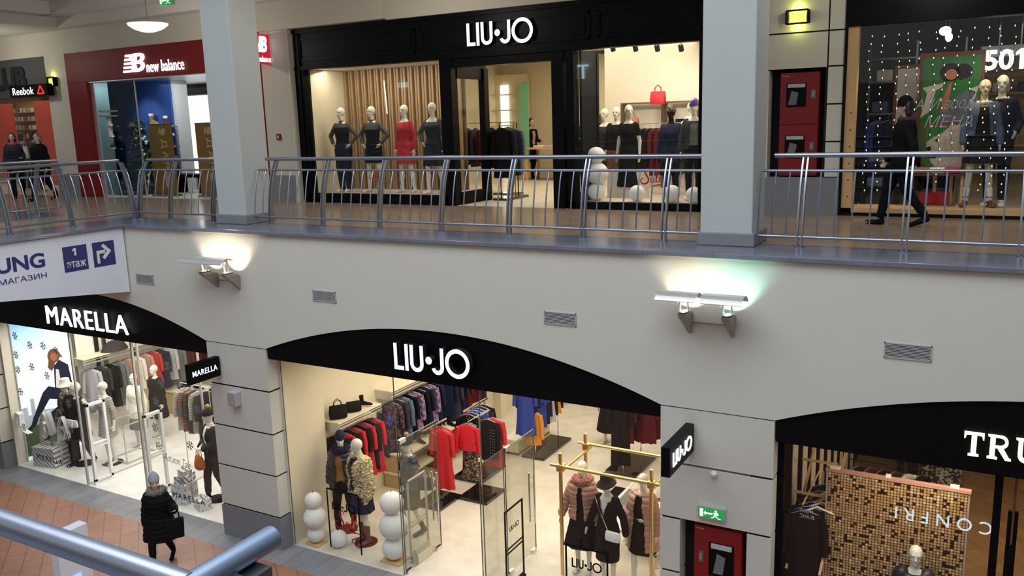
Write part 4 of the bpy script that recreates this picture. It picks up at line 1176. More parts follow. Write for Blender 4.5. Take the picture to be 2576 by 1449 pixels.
MB().tube([(-.05, -.3, 0), (-.05, -.3, 1.60), (-.05, .45, 1.60), (-.05, .45, 0)], .012, 8).build('frame', M_blackm, t)
MB().box(-.2, .15, -.4, .55, 0, .05).build('base', M_glossb, t)
hang_row((RX_, 15.72, 1.60), (RX_, 16.28, 1.60), [('coat', 1.0, M_blk, 'black'), ('coat', 1.0, M_navy, 'navy'), ('coat', .95, M_blk, 'black'), ('coat', 1.0, M_navy, 'navy'), ('coat', 1.0, M_jean, 'denim blue')], 0.35, 'on the free rail in the upper boutique', 'coats on the free upper rail')
# back wall units
b = MB()
for (a, c, z0, z1) in ((-13.2, -10.4, 0, 3.5), ): pass
P0, P1 = PY(1225, 160, 22.6), PY(1290, 480, 22.6)
t = thing('shelving_unit', 'cream wall shelving unit with glowing strip at the back of the upper boutique', 'shelving unit', (-13.0, 22.5, 0))
b = MB().box(-.75, .75, 0.2, 0.45, 0, 3.0)
for z in (.35, .9, 1.5, 1.95, 2.4): b.box(-.75, .75, -.05, .3, z, z + .03)
for x in (-.75, .72): b.box(x, x + .03, -.05, .3, 0, 2.75)
b.build('shelves', M_cream, t)
MB().box(-.07, .17, .12, .2, .1, 2.7).build('light_strip', glow('strip_warm', (1, .90, .70), 1.8), t)
tag(MB((-14.3, 22.9, 1.3)).box(-14.75, -13.85, 22.85, 22.9, .5, 2.3).build('poster', mat('dark_poster', (.05, .012, .012), .5, var=.6, scale=3)), 'dark red portrait poster at the back of the upper boutique', 'poster')
p0, p1 = PY(1302, 210, 21.5), PY(1326, 410, 21.5)
t = thing('mirror_panel', 'tall pale green glass panel in the upper boutique', 'mirror', (p0.x + .16, 21.5, 0.05))
MB().box(-.15, .15, 0, .04, p1.z - .05, p0.z - .05).build('panel', mat('mint_glass', (.20, .50, .30), .25, var=.02), t)
MB().box(-.17, .17, .01, .06, 0.0, p1.z - .03).build('stand', M_gold, t)
b = MB().box(-10.9, -7.4, 22.6, 22.8, 0, 3.4)
for x in (-10.9, -9.2, -7.5): b.box(x, x + .03, 22.57, 22.62, 0, 3.4)
struct('wall_back_panels', b, M_cream, 'jointed cream back panels of the upper boutique wall')
t = thing('clothes_shelf', 'long shelf with rail on the cream back wall of the upper boutique', 'shelf', (-9.4, 22.4, 1.75))
MB().box(-1.4, 1.6, -.15, .2, 0, .05).build('board', M_cream, t); MB().tube([(-1.3, 0, -.12), (1.5, 0, -.12)], .014, 8).build('rail', M_gold, t)
hang_row((-10.6, 22.4, 1.62), (-8.1, 22.4, 1.62), [('coat', .95, random.choice([M_blk, M_chard, M_blk, M_navy]), 'dark') for _ in range(14)], math.pi / 2 - .5, 'on the long back wall rail upstairs', 'dark clothes on the upper back wall')
# saleswoman and table
sw = PZ(1340, 449, 0)
figure('person', 'person with dark hair, black blazer and trousers by the display table', 'person', (sw.x, sw.y, 0), math.radians(62), 1.70, ('down', 'fwd'), 'step',
       [('blazer', M_blk, [('torso', .80, 1.44, .03), ('sleeves', 1.9, .014), ('collar', 1.42, 1.48, .09, .07)], dict(opening=(.05, .05, .8, 1.42))), ('blouse', mat('pink_print', (.45, .30, .28), .7, var=.4, scale=30), [('torso', .88, 1.42, .012)]), ('trousers', M_blk, [('legs', .95, .014)]), ('shoes', M_blk, [('boots', .03)])], real=True, hair=(M_hair, 'bob'))
tb = PZ(1372, 452, 0)
t = thing('display_table', 'pale display table with folded clothes beside the person in black upstairs', 'table', (tb.x + .1, tb.y, 0))
MB().box(-.55, .75, -.4, .4, .86, .90).build('table_top', M_wood, t)
for s in ((-.5, -.35), (.7, -.35), (-.5, .35), (.7, .35)): MB().box(s[0] - .03, s[0] + .03, s[1] - .03, s[1] + .03, 0, .86).build('leg', M_wood, t)
MB().box(-.5, .7, -.36, .36, .25, .28).build('shelf', M_wood, t)
for i, (x, m, cn) in enumerate(((-.25, M_offw, 'cream'), (.1, M_ltgrey, 'grey'), (.42, M_white, 'white'))):
    tag(MB((tb.x + .1 + x, tb.y, .90)).loft([[(tb.x + .1 + x + sx * .13, tb.y + sy * .17, z) for sx, sy in ((-1, -1), (1, -1), (1, 1), (-1, 1))] for z in (.90, .93, .96)]).build('folded_clothes', m, None, True, .012), f'{cn} folded clothes on the upper display table', 'clothes')
figure('mannequin', 'mannequin in black behind the display table upstairs', 'mannequin', (tb.x + .9, tb.y + .5, 0), -.4, 1.8, ('down', 'fwd'), 'stand', [('coat', M_blk, [('torso', .78, 1.44, .03), ('sleeves', 1.9, .014)]), ('trousers', M_blk, TROU)])
# --- right upper window -----------------------------------------------------
def snowman(label, loc, balls, group=None, board=True):
    t = thing('snowman', label, 'snowman', loc, 0, group)
    z = .03 if board else 0
    if board: MB().box(-balls[0] * .95, balls[0] * .95, -balls[0] * .8, balls[0] * .8, 0, .03).build('base_board', M_wood, t)
    for i, r in enumerate(balls):
        c = z + r * .97
        me = MB().ball((0, 0, 0), r, r, r * .95, 28).mesh('ball', M_snow, True)
        for v in me.vertices: v.co *= 1 + random.uniform(-.012, .012)
        o = put(me, 'ball', t); o.location = ((i % 2) * .015, 0, c)
        z = c + r * .95 - .03
    MB().cyl((0, 0, z), (0, 0, z + .07), .008, n=6).build('peg', M_steeld, t)
    return t
snowman('white stacked ball snowman in the upper right window', (PY(1500, 440, 14.85).x, 14.85, .12), (.17, .215, .165), board=False)
for px, r in ((1603, .15), (1690, .155), (1745, .14)):
    p = PY(px, 492, 14.78)
    tag(MB((p.x, 14.78, .12)).ball((p.x, 14.78, .12 + r), r, n=24).build('snowball', M_snow, None, True), {1603: 'white decorative ball, left of three on the upper right window floor', 1690: 'white decorative ball, middle of three on the upper right window floor', 1745: 'white decorative ball, right of three on the upper right window floor'}[px], 'ball', 'white balls in the upper right window')
b = MB()
b.box(-8.4, -4.3, 19.6, 19.8, 0, 3.5)
struct('wall_upper_display', b, M_offw, 'bright back wall behind the bags in the upper right window wall')
t = thing('shelving_unit', 'brown framed shelving with bags behind the upper right window', 'shelving unit', (-6.55, 19.35, 0))
b = MB()
for x in (-1.3, -.3, .45, 1.45): b.box(x, x + .05, -.1, .2, 0, 1.95)
for z in (.5, 1.0, 1.35, 1.95): b.box(-1.3, 1.5, -.1, .2, z, z + .03)
b.build('frame', mat('bronze_frame', (.18, .11, .05), .4, .4), t)
handbag('bright red tote bag hanging high behind the upper right window', Vector((PY(1655, 262, 18.6).x, 18.6, PY(1655, 262, 18.6).z)), 0, .36, .13, .28, M_red)
p = PY(1590, 262, 19.3); handbag('pale handbag on the shelf left of the red tote upstairs', (p.x, 19.3, 1.38), 0, .34, .14, .26, M_pinkf)
p = PY(1713, 258, 19.3); handbag('small black bag on the shelf right of the red tote upstairs', (p.x, 19.3, 1.38), 0, .26, .1, .20, M_blk, handle=False)
p = PY(1712, 300, 19.3); handbag('dark red bag on the lower shelf right of the red tote upstairs', (p.x, 19.3, 1.03), 0, .3, .12, .22, M_burg)
p = PY(1655, 290, 18.0); handbag('brown bag below the red tote upstairs', (p.x, 19.25, 1.03), 0, .3, .12, .22, M_brown)
def at_feet(px, y): return (PY(px, 400, y).x, y, 0)
figure('mannequin', 'mannequin in black cape beside the snowman, nearest the dark window post upstairs', 'mannequin', at_feet(1522, 16.6), .1, 1.84, ('down', 'hip'), 'stand', [('dress', M_chard, [('torso', .9, 1.42, .02), ('sleeves', 1.2, .01), ('skirt', 1.0, .5, .2, .16, .02)])], yaw=-.3)
figure('mannequin', 'mannequin in black top and brown skirt, second from the snowman upstairs', 'mannequin', at_feet(1552, 16.3), .0, 1.86, ('down', 'bag'), 'stand', [('top', M_blk, [('torso', .95, 1.44, .03), ('sleeves', 1.5, .02)]), ('skirt', M_brown, [('skirt', 1.0, .45, .2, .16, .02)])])
figure('mannequin', 'mannequin in long black dress with white arms behind the upper right window', 'mannequin', at_feet(1582, 15.7), -.1, 1.88, ('down', 'down'), 'stand', [('dress', M_blk, [('torso', .9, 1.44, .02), ('sleeves', .5, .015), ('skirt', 1.0, .3, .24, .18, .02)])], yaw=.8)
figure('mannequin', 'mannequin in black coat and glittering cap behind the upper right window', 'mannequin', at_feet(1688, 15.9), 0, 1.82, ('down', 'down'), 'stand', [('coat', M_navy, [('torso', .75, 1.46, .035), ('sleeves', 1.9, .02)]), ('trousers', M_blk, TROU)], hat=('beanie', M_sequin), skin=M_blk)
figure('mannequin', 'bald mannequin with white scarf behind the checked jacket mannequin upstairs', 'mannequin', at_feet(1738, 16.5), .3, 1.9, ('down', 'down'), 'stand', [('scarf', M_offw, [('ring', 1.47, .08, .05), ('bar', (0, -.1, 1.45), (0, -.12, 1.2), .05, .04)]), ('dress', M_chard, [('torso', .9, 1.42, .02), ('skirt', 1.0, .5, .2, .16, .02)])], yaw=.6)
figure('mannequin', 'mannequin in dark checked jacket and grey top at the right end of the upper window', 'mannequin', at_feet(1745, 15.2)[:2] + (.12,), .25, 1.78, ('down', 'down'), 'stand',
       [('jacket', stripe_mat('check_cloth', (.015, .015, .017), (.10, .10, .09), 22, 3, .8, .82), [('torso', .92, 1.42, .03), ('sleeves', 1.85, .018)], dict(opening=(.07, .09, .9, 1.40))), ('top', M_grey, [('torso', .95, 1.42, .012)]), ('trousers', M_blk, TROU)], hat=('beanie', mat('purple_sequin', (.10, .07, .32), .3, .5, var=.6, scale=60)))
t = thing('clothes_rack', 'rail of dark red and black dresses behind the upper right window', 'clothes rack', (-6.2, 17.6, 0))
MB().tube([(-.6, 0, 0), (-.6, 0, 1.5), (.8, 0, 1.5), (.8, 0, 0)], .012, 8).build('frame', M_steeld, t)
hang_row((-6.7, 17.6, 1.5), (-5.5, 17.6, 1.5), [('dress', .95, random.choice([M_burg, M_blk]), 'dark') for _ in range(9)], math.pi / 2 - .4, 'on the rail behind the upper right window', 'dresses on the upper right rail')
handbag('brown leather handbag beside the snowman in the upper right window', (-6.35, 15.8, .62), 0, .38, .16, .26, M_brown)
t = thing('display_plinth', 'pale wooden plinth carrying the brown handbag upstairs', 'plinth', (-6.3, 15.8, 0)); MB().box(-.35, .35, -.2, .25, 0, .62).build('body', M_offw, t)
for i, px in enumerate((1540, 1597, 1652, 1712)):
    p = PY(px, 122, 16.5)
    t = thing('spotlight', ['black ceiling spotlight, first', 'black ceiling spotlight, second', 'black ceiling spotlight, third', 'black ceiling spotlight, fourth'][i] + ' from the left in the upper right window', 'spotlight', (p.x, 16.5, p.z + .12), 0, 'upper window spotlights')
    MB().cyl((0, 0, -.06), (0, .06, -.16), .05, n=14).build('head', M_blackm, t, True); MB().cyl((0, 0, 3.5 - p.z - .12), (0, 0, -.08), .012, n=8).build('stem', M_steeld, t)
    spot('spotlight_beam', (p.x, 16.72, p.z - .1), (p.x, 19.5, 1.9), 60, CREAM, 55, .8)
# red script on the glass
M_reds = mat('red_vinyl', (.42, .008, .012), .5)
def sale(label, loc, w, h):
    t = thing('window_decal', label, 'window lettering', loc)
    s = w
    def ribbon(pts, r, nm):
        b = MB(); b.tube([(x * s, 0, z * s) for x, z in pts], [q * s for q in r], 8)
        b.v = [(x, y * .08, z) for x, y, z in b.v]; b.build(nm, M_reds, t, True)
    def bez(P, n=18):
        out = []
        for i in range(len(P) - 1):
            p0 = P[max(i - 1, 0)]; p1 = P[i]; p2 = P[i + 1]; p3 = P[min(i + 2, len(P) - 1)]
            for k in range(6):
                u = k / 6
                out.append(tuple(.5 * (2 * p1[j] + (-p0[j] + p2[j]) * u + (2 * p0[j] - 5 * p1[j] + 4 * p2[j] - p3[j]) * u * u + (-p0[j] + 3 * p1[j] - 3 * p2[j] + p3[j]) * u ** 3) for j in (0, 1)))
        return out + [P[-1]]
    def letter(P, r0, r1, nm='letter'):
        q = bez(P); n = len(q); ribbon(q, [r0 + (r1 - r0) * math.sin(math.pi * i / (n - 1)) for i in range(n)], nm)
    letter([(-.10, .42), (-.13, .50), (-.22, .50), (-.26, .40), (-.20, .28), (-.13, .15), (-.18, .02), (-.32, -.02), (-.42, .06), (-.40, .16), (-.33, .18)], .012, .03)
    letter([(.06, .18), (-.01, .20), (-.05, .12), (-.03, .04), (.04, .08), (.07, .18), (.06, .06), (.11, .04)], .012, .022)
    letter([(.11, .05), (.18, .20), (.24, .42), (.20, .46), (.17, .30), (.16, .10), (.21, .04), (.25, .07)], .010, .022)
    letter([(.25, .09), (.34, .14), (.36, .20), (.30, .21), (.27, .12), (.31, .04), (.39, .07)], .010, .020)
    letter([(-.05, -.14), (.10, -.08), (.28, -.05), (.46, -.07)], .010, .022, 'flourish')
p = PY(945, 440, 14.46); sale('red Sale script on the glass before the four upper mannequins', (p.x, 14.465, p.z - .08), .42, .3)
p = PY(1640, 450, 14.46); sale('red Sale script on the upper right window glass', (p.x, 14.465, p.z - .08), .50, .35)
# ------------------------------------------------------------------ trainer shop (red cladding)
b = MB()
b.box(-21.33, -14.34, 14.32, 14.7, 2.96, 3.70)
b.box(-21.33, -20.55, 14.32, 14.7, 0.0, 2.96); b.box(-14.72, -14.34, 14.32, 14.7, 0.0, 2.96)
struct('wall_red_cladding', b, M_redw, 'dark red portal cladding of the trainer shop wall', bev=0.006)
struct('trim_red_portal', MB().box(-20.55, -20.38, 14.42, 14.8, 0, 2.94).box(-20.55, -14.72, 14.36, 14.7, 2.93, 2.965).box(-18.86, -18.84, 14.44, 14.47, 0, 2.94), M_alu, 'silver reveal inside the red portal trim')
pane('window_trainer_shop', -20.38, -18.85, 14.45, 14.456, 0.05, 2.94, 'tinted glass pane left of the banners window', glass_mat('teal_glass', (.55, .70, .72), .09))
cx = PY(338, 158, 14.3)
t = thing('shop_sign', 'illuminated white letters and words on the dark red portal', 'sign', (cx.x, 14.31, cx.z))
w0, w1 = PY(308, 158, 14.3).x - cx.x, PY(366, 158, 14.3).x - cx.x
place_text(fit_text('B', (w1 - w0) * .62, .44, .03, bold=.02, shear=.25), 'letter', M_sign, (w1 - (w1 - w0) * .31, -.03, 0), FRONT, t)
for i in range(5):
    z = .205 - i * .0925; xl = w0 + (.14, .10, .07, .035, .0)[i] * .9
    xr = w0 + (w1 - w0) * ((.56, .60, .52, .60, .30)[i])
    MB().prism([(xl + .014, z), (xr + .014, z), (xr, z - .056), (xl, z - .056)], (0, 0, 0), (1, 0, 0), (0, 0, 1), (0, -1, 0), 0.0, .03).build('letter_stripe', M_sign, t)
MB().prism([(w0 + .26, .205), (w0 + .34, .205), (w1 - .30, -.22), (w1 - .40, -.22)], (0, 0, 0), (1, 0, 0), (0, 0, 1), (0, -1, 0), 0.0, .028).build('letter_diagonal', M_sign, t)
a_, c_ = PY(370, 166, 14.3), PY(464, 160, 14.3)
place_text(fit_text('new balance', c_.x - a_.x, .27, .02, bold=.0, spacing=1.06), 'lettering', M_sign, ((a_.x + c_.x) / 2 - cx.x, -.03, -.12), FRONT, t)
# red lit blade sign
xs = -14.12
y1 = PX(677, 120, xs).y
zt, zb = PX(672, 88, xs).z, PX(677, 162, xs).z
t = thing('blade_sign', 'red lit square sign with white letters beside the left column', 'sign', (xs, y1, (zt + zb) / 2))
hz = (zt - zb) / 2
MB().box(-.06, .06, -.72, 0, -hz, hz).build('box', glow('red_lightbox', (.70, .02, .05), .8), t)
MB().box(-.04, .04, 0, 14.3 - y1, -.12, .12).build('mount', M_steeld, t)
place_text(fit_text('NB', .42, .34, .006, bold=.05, shear=.2), 'letters', M_sign, (.065, -.34, .10), facing(math.pi / 2), t)
place_text(fit_text('new balance', .60, .13, .006, bold=.02), 'lettering', M_sign, (.065, -.35, -.21), facing(math.pi / 2), t)
# blue wall with trainers
yb = 16.2
xa, xb = PY(300, 330, yb).x, PY(437, 330, yb).x
M_bluew = mat('blue_panel', (.035, .085, .30), .5, var=.06)
b = MB().box(xa - 2.2, xa, yb, yb + .2, 0, 2.98)
struct('wall_dark_teal', b, mat('dark_teal_panel', (.05, .075, .085), .6), 'dark teal inner wall behind the tinted glass wall')
b = MB().box(xa, xb, yb, yb + .06, 0, 2.98); 
for x in (xa, (xa + xb) / 2 + .3): b.box(x, x + .012, yb - .004, yb, 0, 2.98)
struct('wall_blue_display', b, M_bluew, 'blue display wall of the trainer shop wall')
struct('wall_white_return', MB().box(xb, PY(466, 330, yb + .3).x, yb + .06, yb + .5, 0, 2.98), M_ceil, 'white wall end right of the blue display wall')
M_lb = glow('lightbox_white', (.92, .96, 1.0), 1.5)
p0, p1 = PY(470, 242, 18.0), PY(540, 440, 18.0)
t = thing('lightbox', 'bright white lightbox panel behind the right banner', 'lightbox', (p0.x, 18.0, .4))
MB().box(0, p1.x - p0.x + .6, 0, .1, -.1, p0.z - .4).build('panel', M_lb, t); MB().box(-.03, p1.x - p0.x + .63, .02, .12, -.14, p0.z - .36).build('frame', M_alu, t)
spot('trainer_wall_spot', (xb - 1.0, 15.0, 2.9), (xb - .9, yb, 1.6), 60, (.9, .95, 1.0), 70, .8)
shoes = [(335, 318, 'trainer', M_tanc, 'tan low trainer with white sole, left of the tree top on the blue wall', None), (388, 312, 'boot', M_tanc, 'tan high boot with pale collar behind the tree top', M_offw), (424, 318, 'boot', M_brown, 'dark boot with white fur collar on the blue wall', M_white),
         (427, 341, 'boot', M_white, 'white high trainer right of the left banner', None), (430, 369, 'trainer', M_chard, 'dark trainer with white sole right of the left banner', None), (433, 395, 'trainer', M_navy, 'dark trainer lowest on the blue wall', None),
         (277, 317, 'boot', M_ltgrey, 'pale high trainer, top of three on the teal wall', None), (281, 345, 'boot', M_ltgrey, 'pale high trainer, middle of three on the teal wall', None), (285, 374, 'trainer', M_chard, 'dark trainer with white sole, lowest of three on the teal wall', None)]
DV0, DV1 = Vector((-20.95, 14.72, 0)), Vector((-24.75, 16.75, 0))
DVN = Vector((-(DV1 - DV0).y, (DV1 - DV0).x, 0)).normalized()
if DVN.y > 0: DVN = -DVN
def div_pt(px, py):
    q = DV0 + DVN * .18; d = pray(px, py)
    return EYE + d * (DVN.dot(q - EYE) / DVN.dot(d))
for px, py, kd, mt, lb, cf in shoes:
    p = PY(px, py, yb - .14) if px > 300 else div_pt(px, py)
    shoe(lb, p, 0.0 if px > 300 else math.atan2((DV0 - DV1).y, (DV0 - DV1).x), mt, kd, 1.15, 'trainers on wall shelves', cf)
    tag((MB((p.x, yb - .06, p.z - .02)).box(p.x - .2, p.x + .2, yb - .22, yb, p.z - .025, p.z) if px > 300 else MB(p).obox(p + Vector((0, 0, -.014)), (DV1 - DV0).normalized() * .2, DVN * .17, (0, 0, .012))).build('shoe_shelf', M_glass if px < 300 else M_bluew), ('small wall shelf in the blue wall carrying the ' if px > 300 else 'small wall shelf on the teal wall carrying the ') + lb.split(',')[0].split(' on ')[0].split(' behind')[0].split(' right')[0] + {277: ', top one', 281: ', middle one'}.get(px, ''), 'shelf')
for py, lab in ((292, 'pale empty shelf above the three shoes on the teal wall'), (280, 'narrow empty shelf highest on the teal wall')):
    p = div_pt(272, py)
    tag(MB(p).obox(p, (DV1 - DV0).normalized() * .22, DVN * .17, (0, 0, .015)).build('shoe_shelf', M_steeld), lab, 'shelf')
# banners
M_ban = mat('mustard_banner', (.20, .105, .012), .6, var=.25, scale=1.2)
M_bant = mat('banner_print', (.42, .34, .22), .6)
for (xl, xr, py, lab) in ((372, 430, 313, 'mustard banner stand in front of the blue wall'), (489, 543, 309, 'mustard banner stand in front of the white lightbox')):
    a_, c_ = PY(xl, py, 14.95), PY(xr, py, 14.95)
    t = thing('banner_stand', lab, 'banner', ((a_.x + c_.x) / 2, 14.95, 0), 0, 'mustard banner stands')
    w = (c_.x - a_.x) / 2; H = a_.z
    MB().box(-w, w, 0, .025, .05, H).build('sheet', M_ban, t); MB().box(-w - .02, w + .02, -.1, .12, 0, .05).build('base', M_steeld, t)
    MB().box(-w, w, -.004, .03, H - .02, H).build('top_bar', M_steeld, t)
    place_text(fit_text('NB', .26, .17, .004, bold=.05, shear=.3), 'logo', M_bant, (.06, -.004, H - .2), FRONT, t)
    place_text(fit_text('ДАРИ', 1.02, .26, .004, bold=.01, spacing=1.4), 'lettering', M_bant, (.10, -.004, H - .90), FRONT, t, spin=-math.pi / 2)
    b = MB()
    for k in range(5): b.tube([(.06 + .03 * k, -.004, .24), (.04 + .035 * k + .01 * math.sin(k), -.004, .42), (.03 + .045 * k, -.004, .55 + .03 * math.sin(k * 2))], .012, 6)
    b.ring((.12, -.004, .30), .08, .012, (0, 1, 0), 16, 6)
    b.build('reindeer_drawing', M_bant, t)
# christmas tree
p0 = PY(350, 303, 15.4)
TX, TY = p0.x, 15.4
t = thing('christmas_tree', 'decorated green fir tree beside the left mustard banner', 'tree', (TX, TY, 0))
H = p0.z
MB().cyl((0, 0, 0), (0, 0, H * .95), .035, .01).build('trunk', M_brown, t)
MB().cyl((0, 0, 0), (0, 0, .22), .16, .2, 20).build('pot', M_brown, t)
b = MB(); rg = random.Random(3)
for L in range(26):
    z0 = .28 + (H - .34) * (L / 25) ** .95; R = .62 * (1 - (z0 - .2) / (H - .1)) + .03
    for k in range(max(5, int(15 * (1 - L / 30)))):
        a = rg.uniform(0, 6.28); r = R * rg.uniform(.8, 1.1)
        d = Vector((math.cos(a), math.sin(a), -.25)); tip = Vector((0, 0, z0 + .05)) + d * r
        root = Vector((0, 0, z0 + .08))
        b.tube([root, root.lerp(tip, .6), tip], [.010, .007, .003], 4)
        side = Vector((-math.sin(a), math.cos(a), 0))
        for q in range(9):
            u = .25 + .75 * q / 9; c = root.lerp(tip, u)
            for s in (-1, 1):
                e = c + (side * s * .8 + d * .7 + Vector((0, 0, rg.uniform(-.3, .5)))) * .095
                b.add([c - d * .022, c + d * .022, e], [(0, 1, 2)])
b.build('needles', mat('fir_green', (.05, .13, .055), .6, var=.5, scale=20), t)
bme = {}
for nm, mt in (('gold', mat('gold_bauble', (.60, .45, .18), .2, 1.0)), ('red', mat('red_bauble', (.40, .03, .02), .2, .5)), ('white', mat('white_bauble', (.7, .66, .6), .25))):
    bme[nm] = MB().ball((0, 0, 0), .034, n=12).mesh('bauble', mt, True)
for k in range(46):
    u = rg.random() ** .8; z = .3 + (H - .5) * u; R = .62 * (1 - (z - .2) / (H - .1)) + .03
    a = -math.pi / 2 + rg.uniform(-1.5, 1.5); cn = rg.choice(['gold', 'gold', 'white', 'red'])
    o = link(bpy.data.objects.new('bauble', bme[cn])); o.location = (TX + R * .95 * math.cos(a), TY + R * .95 * math.sin(a), z)
    o.scale = [rg.uniform(.8, 1.4)] * 3
    tag(o, f'{cn} bauble hanging on the fir tree', 'bauble', f'{cn} baubles on the fir tree')
tb = PZ(480, 488, 0)
t = thing('bench', 'low black bench with white block inside the trainer shop', 'bench', (PY(483, 440, 16.0).x, 16.0, 0))
MB().box(-.55, .55, -.25, .25, .42, .50).build('seat', M_blackm, t)
for s in (-.5, .5): MB().box(s - .03, s + .03, -.22, .22, 0, .42).build('leg', M_blackm, t)
tag(MB((PY(500, 460, 17.2).x, 17.2, 0)).box(PY(500, 460, 17.2).x - .3, PY(500, 460, 17.2).x + .3, 17.0, 17.4, 0, .38).build('display_block', M_white, None, bev=.01), 'white display block behind the black bench', 'block')
# ------------------------------------------------------------------ sports shop
struct('trim_grey_fascia', MB().box(-30, -22.28, 14.38, 14.7, 2.68, 3.72), mat('grey_fascia', (.10, .10, .105), .7), 'grey fascia of the sports shop trim')
p = PY(66, 190, 14.37)
t = thing('shop_sign', 'large dark letters on the grey fascia of the sports shop', 'sign', (p.x - 1.05, 14.38, 3.2))
place_text(fit_text('CLUB', 2.1, .62, .04, bold=.05), 'letters', mat('dark_letter', (.035, .035, .037), .6), (0, -.02, 0), FRONT, t)
t = thing('blade_sign', 'black lit sign with red triangle above the sports shop door', 'sign', (-22.72, 14.2, 2.82))
MB().box(-.84, .84, -.10, .10, -.15, .16).build('box', M_black, t, bev=.01)
MB().box(.6, .84, .08, .20, -.1, .1).build('mount', M_steeld, t)
place_text(fit_text('Reebok', .94, .19, .006, bold=.004, spacing=1.05), 'letters', M_sign, (-.22, -.105, 0), FRONT, t)
b = MB()
for a_, c_ in (((.42, -.09), (.56, .11)), ((.56, .11), (.70, -.09)), ((.70, -.09), (.42, -.09))): b.bar((a_[0], -.105, a_[1]), (c_[0], -.105, c_[1]), .012, .04)
b.build('triangle', glow('red_lit', (.9, .04, .03), 1.2), t)
pane('window_sports_shop', -30, -22.3, 14.45, 14.456, 0.05, 2.68, 'glass front of the sports shop window')
M_redp = mat('coral_red_panel', (.62, .065, .035), .5, var=.1)
p0, p1 = PY(83, 255, 17.5), PY(130, 440, 17.5)
tag(MB((p0.x, 17.5, .3)).box(p0.x, p1.x + .5, 17.5, 17.56, 0.0, p0.z).build('panel_poster', M_redp), 'coral red wall panel inside the sports shop, nearest the cream pier', 'panel')
p0, p1 = PY(5, 262, 17.8), PY(33, 300, 17.8)
tag(MB((p0.x, 17.8, .3)).box(p0.x - .6, p1.x, 17.8, 17.86, 0.3, p0.z).build('panel_poster', M_redp), 'coral red wall panel at the far left inside the sports shop', 'panel')
p0, p1 = PY(36, 262, 18.6), PY(84, 330, 18.6)
t = thing('shoe_shelving', 'brown wall shelves with pale shoe boxes inside the sports shop', 'shelving unit', ((p0.x + p1.x) / 2, 18.6, 0))
w = (p1.x - p0.x) / 2 + .25
b = MB().box(-w, w, .2, .3, 0, p0.z + .3)
for k in range(8): b.box(-w, w, -.05, .25, .35 + k * .3, .38 + k * .3)
b.build('shelves', M_tan, t)
for k in range(3, 8):
    for j in range(6):
        x = -w + .12 + j * (2 * w - .2) / 6
        tag(MB((t.location.x + x, 18.62, .38 + k * .3)).box(t.location.x + x, t.location.x + x + .24, 18.57, 18.77, .38 + k * .3, .52 + k * .3).build('shoe_box', random.choice([M_offw, M_ltgrey, M_tanc, M_white])), 'shoe box on the brown wall shelves of the sports shop', 'box', 'shoe boxes in the sports shop')
def hp(px, py, h, base=0.0):
    p = PZ(px, py, base + h); return (p.x, p.y, base)
p = hp(30, 338, 1.66); p = (PY(28, 338, 13.6).x, 13.6, 0)
figure('person', 'person in dark purple padded coat and pink scarf walking at the far left', 'person', p, math.radians(55), PY(30, 335, 13.6).z, ('down', 'fwd'), 'walk',
       [('coat', mat('plum_coat', (.030, .026, .045), .6, var=.2), [('torso', .72, 1.45, .06), ('sleeves', 1.9, .03)], dict(quilt=(.09, .012))), ('scarf', mat('pink_scarf', (.30, .06, .10), .8), [('ring', 1.47, .08, .04)]), ('trousers', M_blk, [('legs', .95, .02)]), ('shoes', M_blk, [('boots', .05)])], real=True, hair=(M_hair, 'bob'), wid=1.1)
p = (PY(92, 340, 13.3).x, 13.3, 0)
figure('person', 'person with fair hair in long black coat walking before the sports shop', 'person', p, math.radians(15), PY(92, 335, 13.3).z, ('down', 'down'), 'walk',
       [('coat', M_blk, [('torso', .60, 1.46, .07), ('sleeves', 1.9, .035), ('collar', 1.42, 1.50, .10, .08)]), ('trousers', M_blk, [('legs', .95, .02)]), ('shoes', M_blk, [('boots', .05)])], real=True, hair=(M_hairb, 'bob'), wid=1.15)
p = (PY(50, 315, 15.6).x, 15.6, 0)
figure('person', 'person in dark cap and grey jacket seen from behind inside the sports shop', 'person', p, math.pi - .2, 1.72, ('down', 'down'), 'stand', [('jacket', M_chard, [('torso', .85, 1.45, .05), ('sleeves', 1.9, .03)]), ('trousers', M_blk, [('legs', .95, .02)])], real=True, hair=(M_hair, 'bob'))
p = (PY(80, 312, 15.3).x, 15.3, 0)
figure('person', 'person in olive jacket with pale bag seen from behind inside the sports shop', 'person', p, math.pi + .3, 1.78, ('down', 'bag'), 'stand', [('jacket', stripe_mat('olive_stripe', (.10, .075, .03), (.05, .045, .02), 14, 3, .8), [('torso', .85, 1.45, .055), ('sleeves', 1.9, .035)]), ('trousers', M_blk, [('legs', .95, .02)])], real=True, hair=(M_hair, 'bob'), wid=1.1)
handbag('pale shoulder bag on the back of the olive jacket person', (p[0] - .12, p[1] - .28, 1.0), .1, .36, .16, .34, M_offw, handle=True)
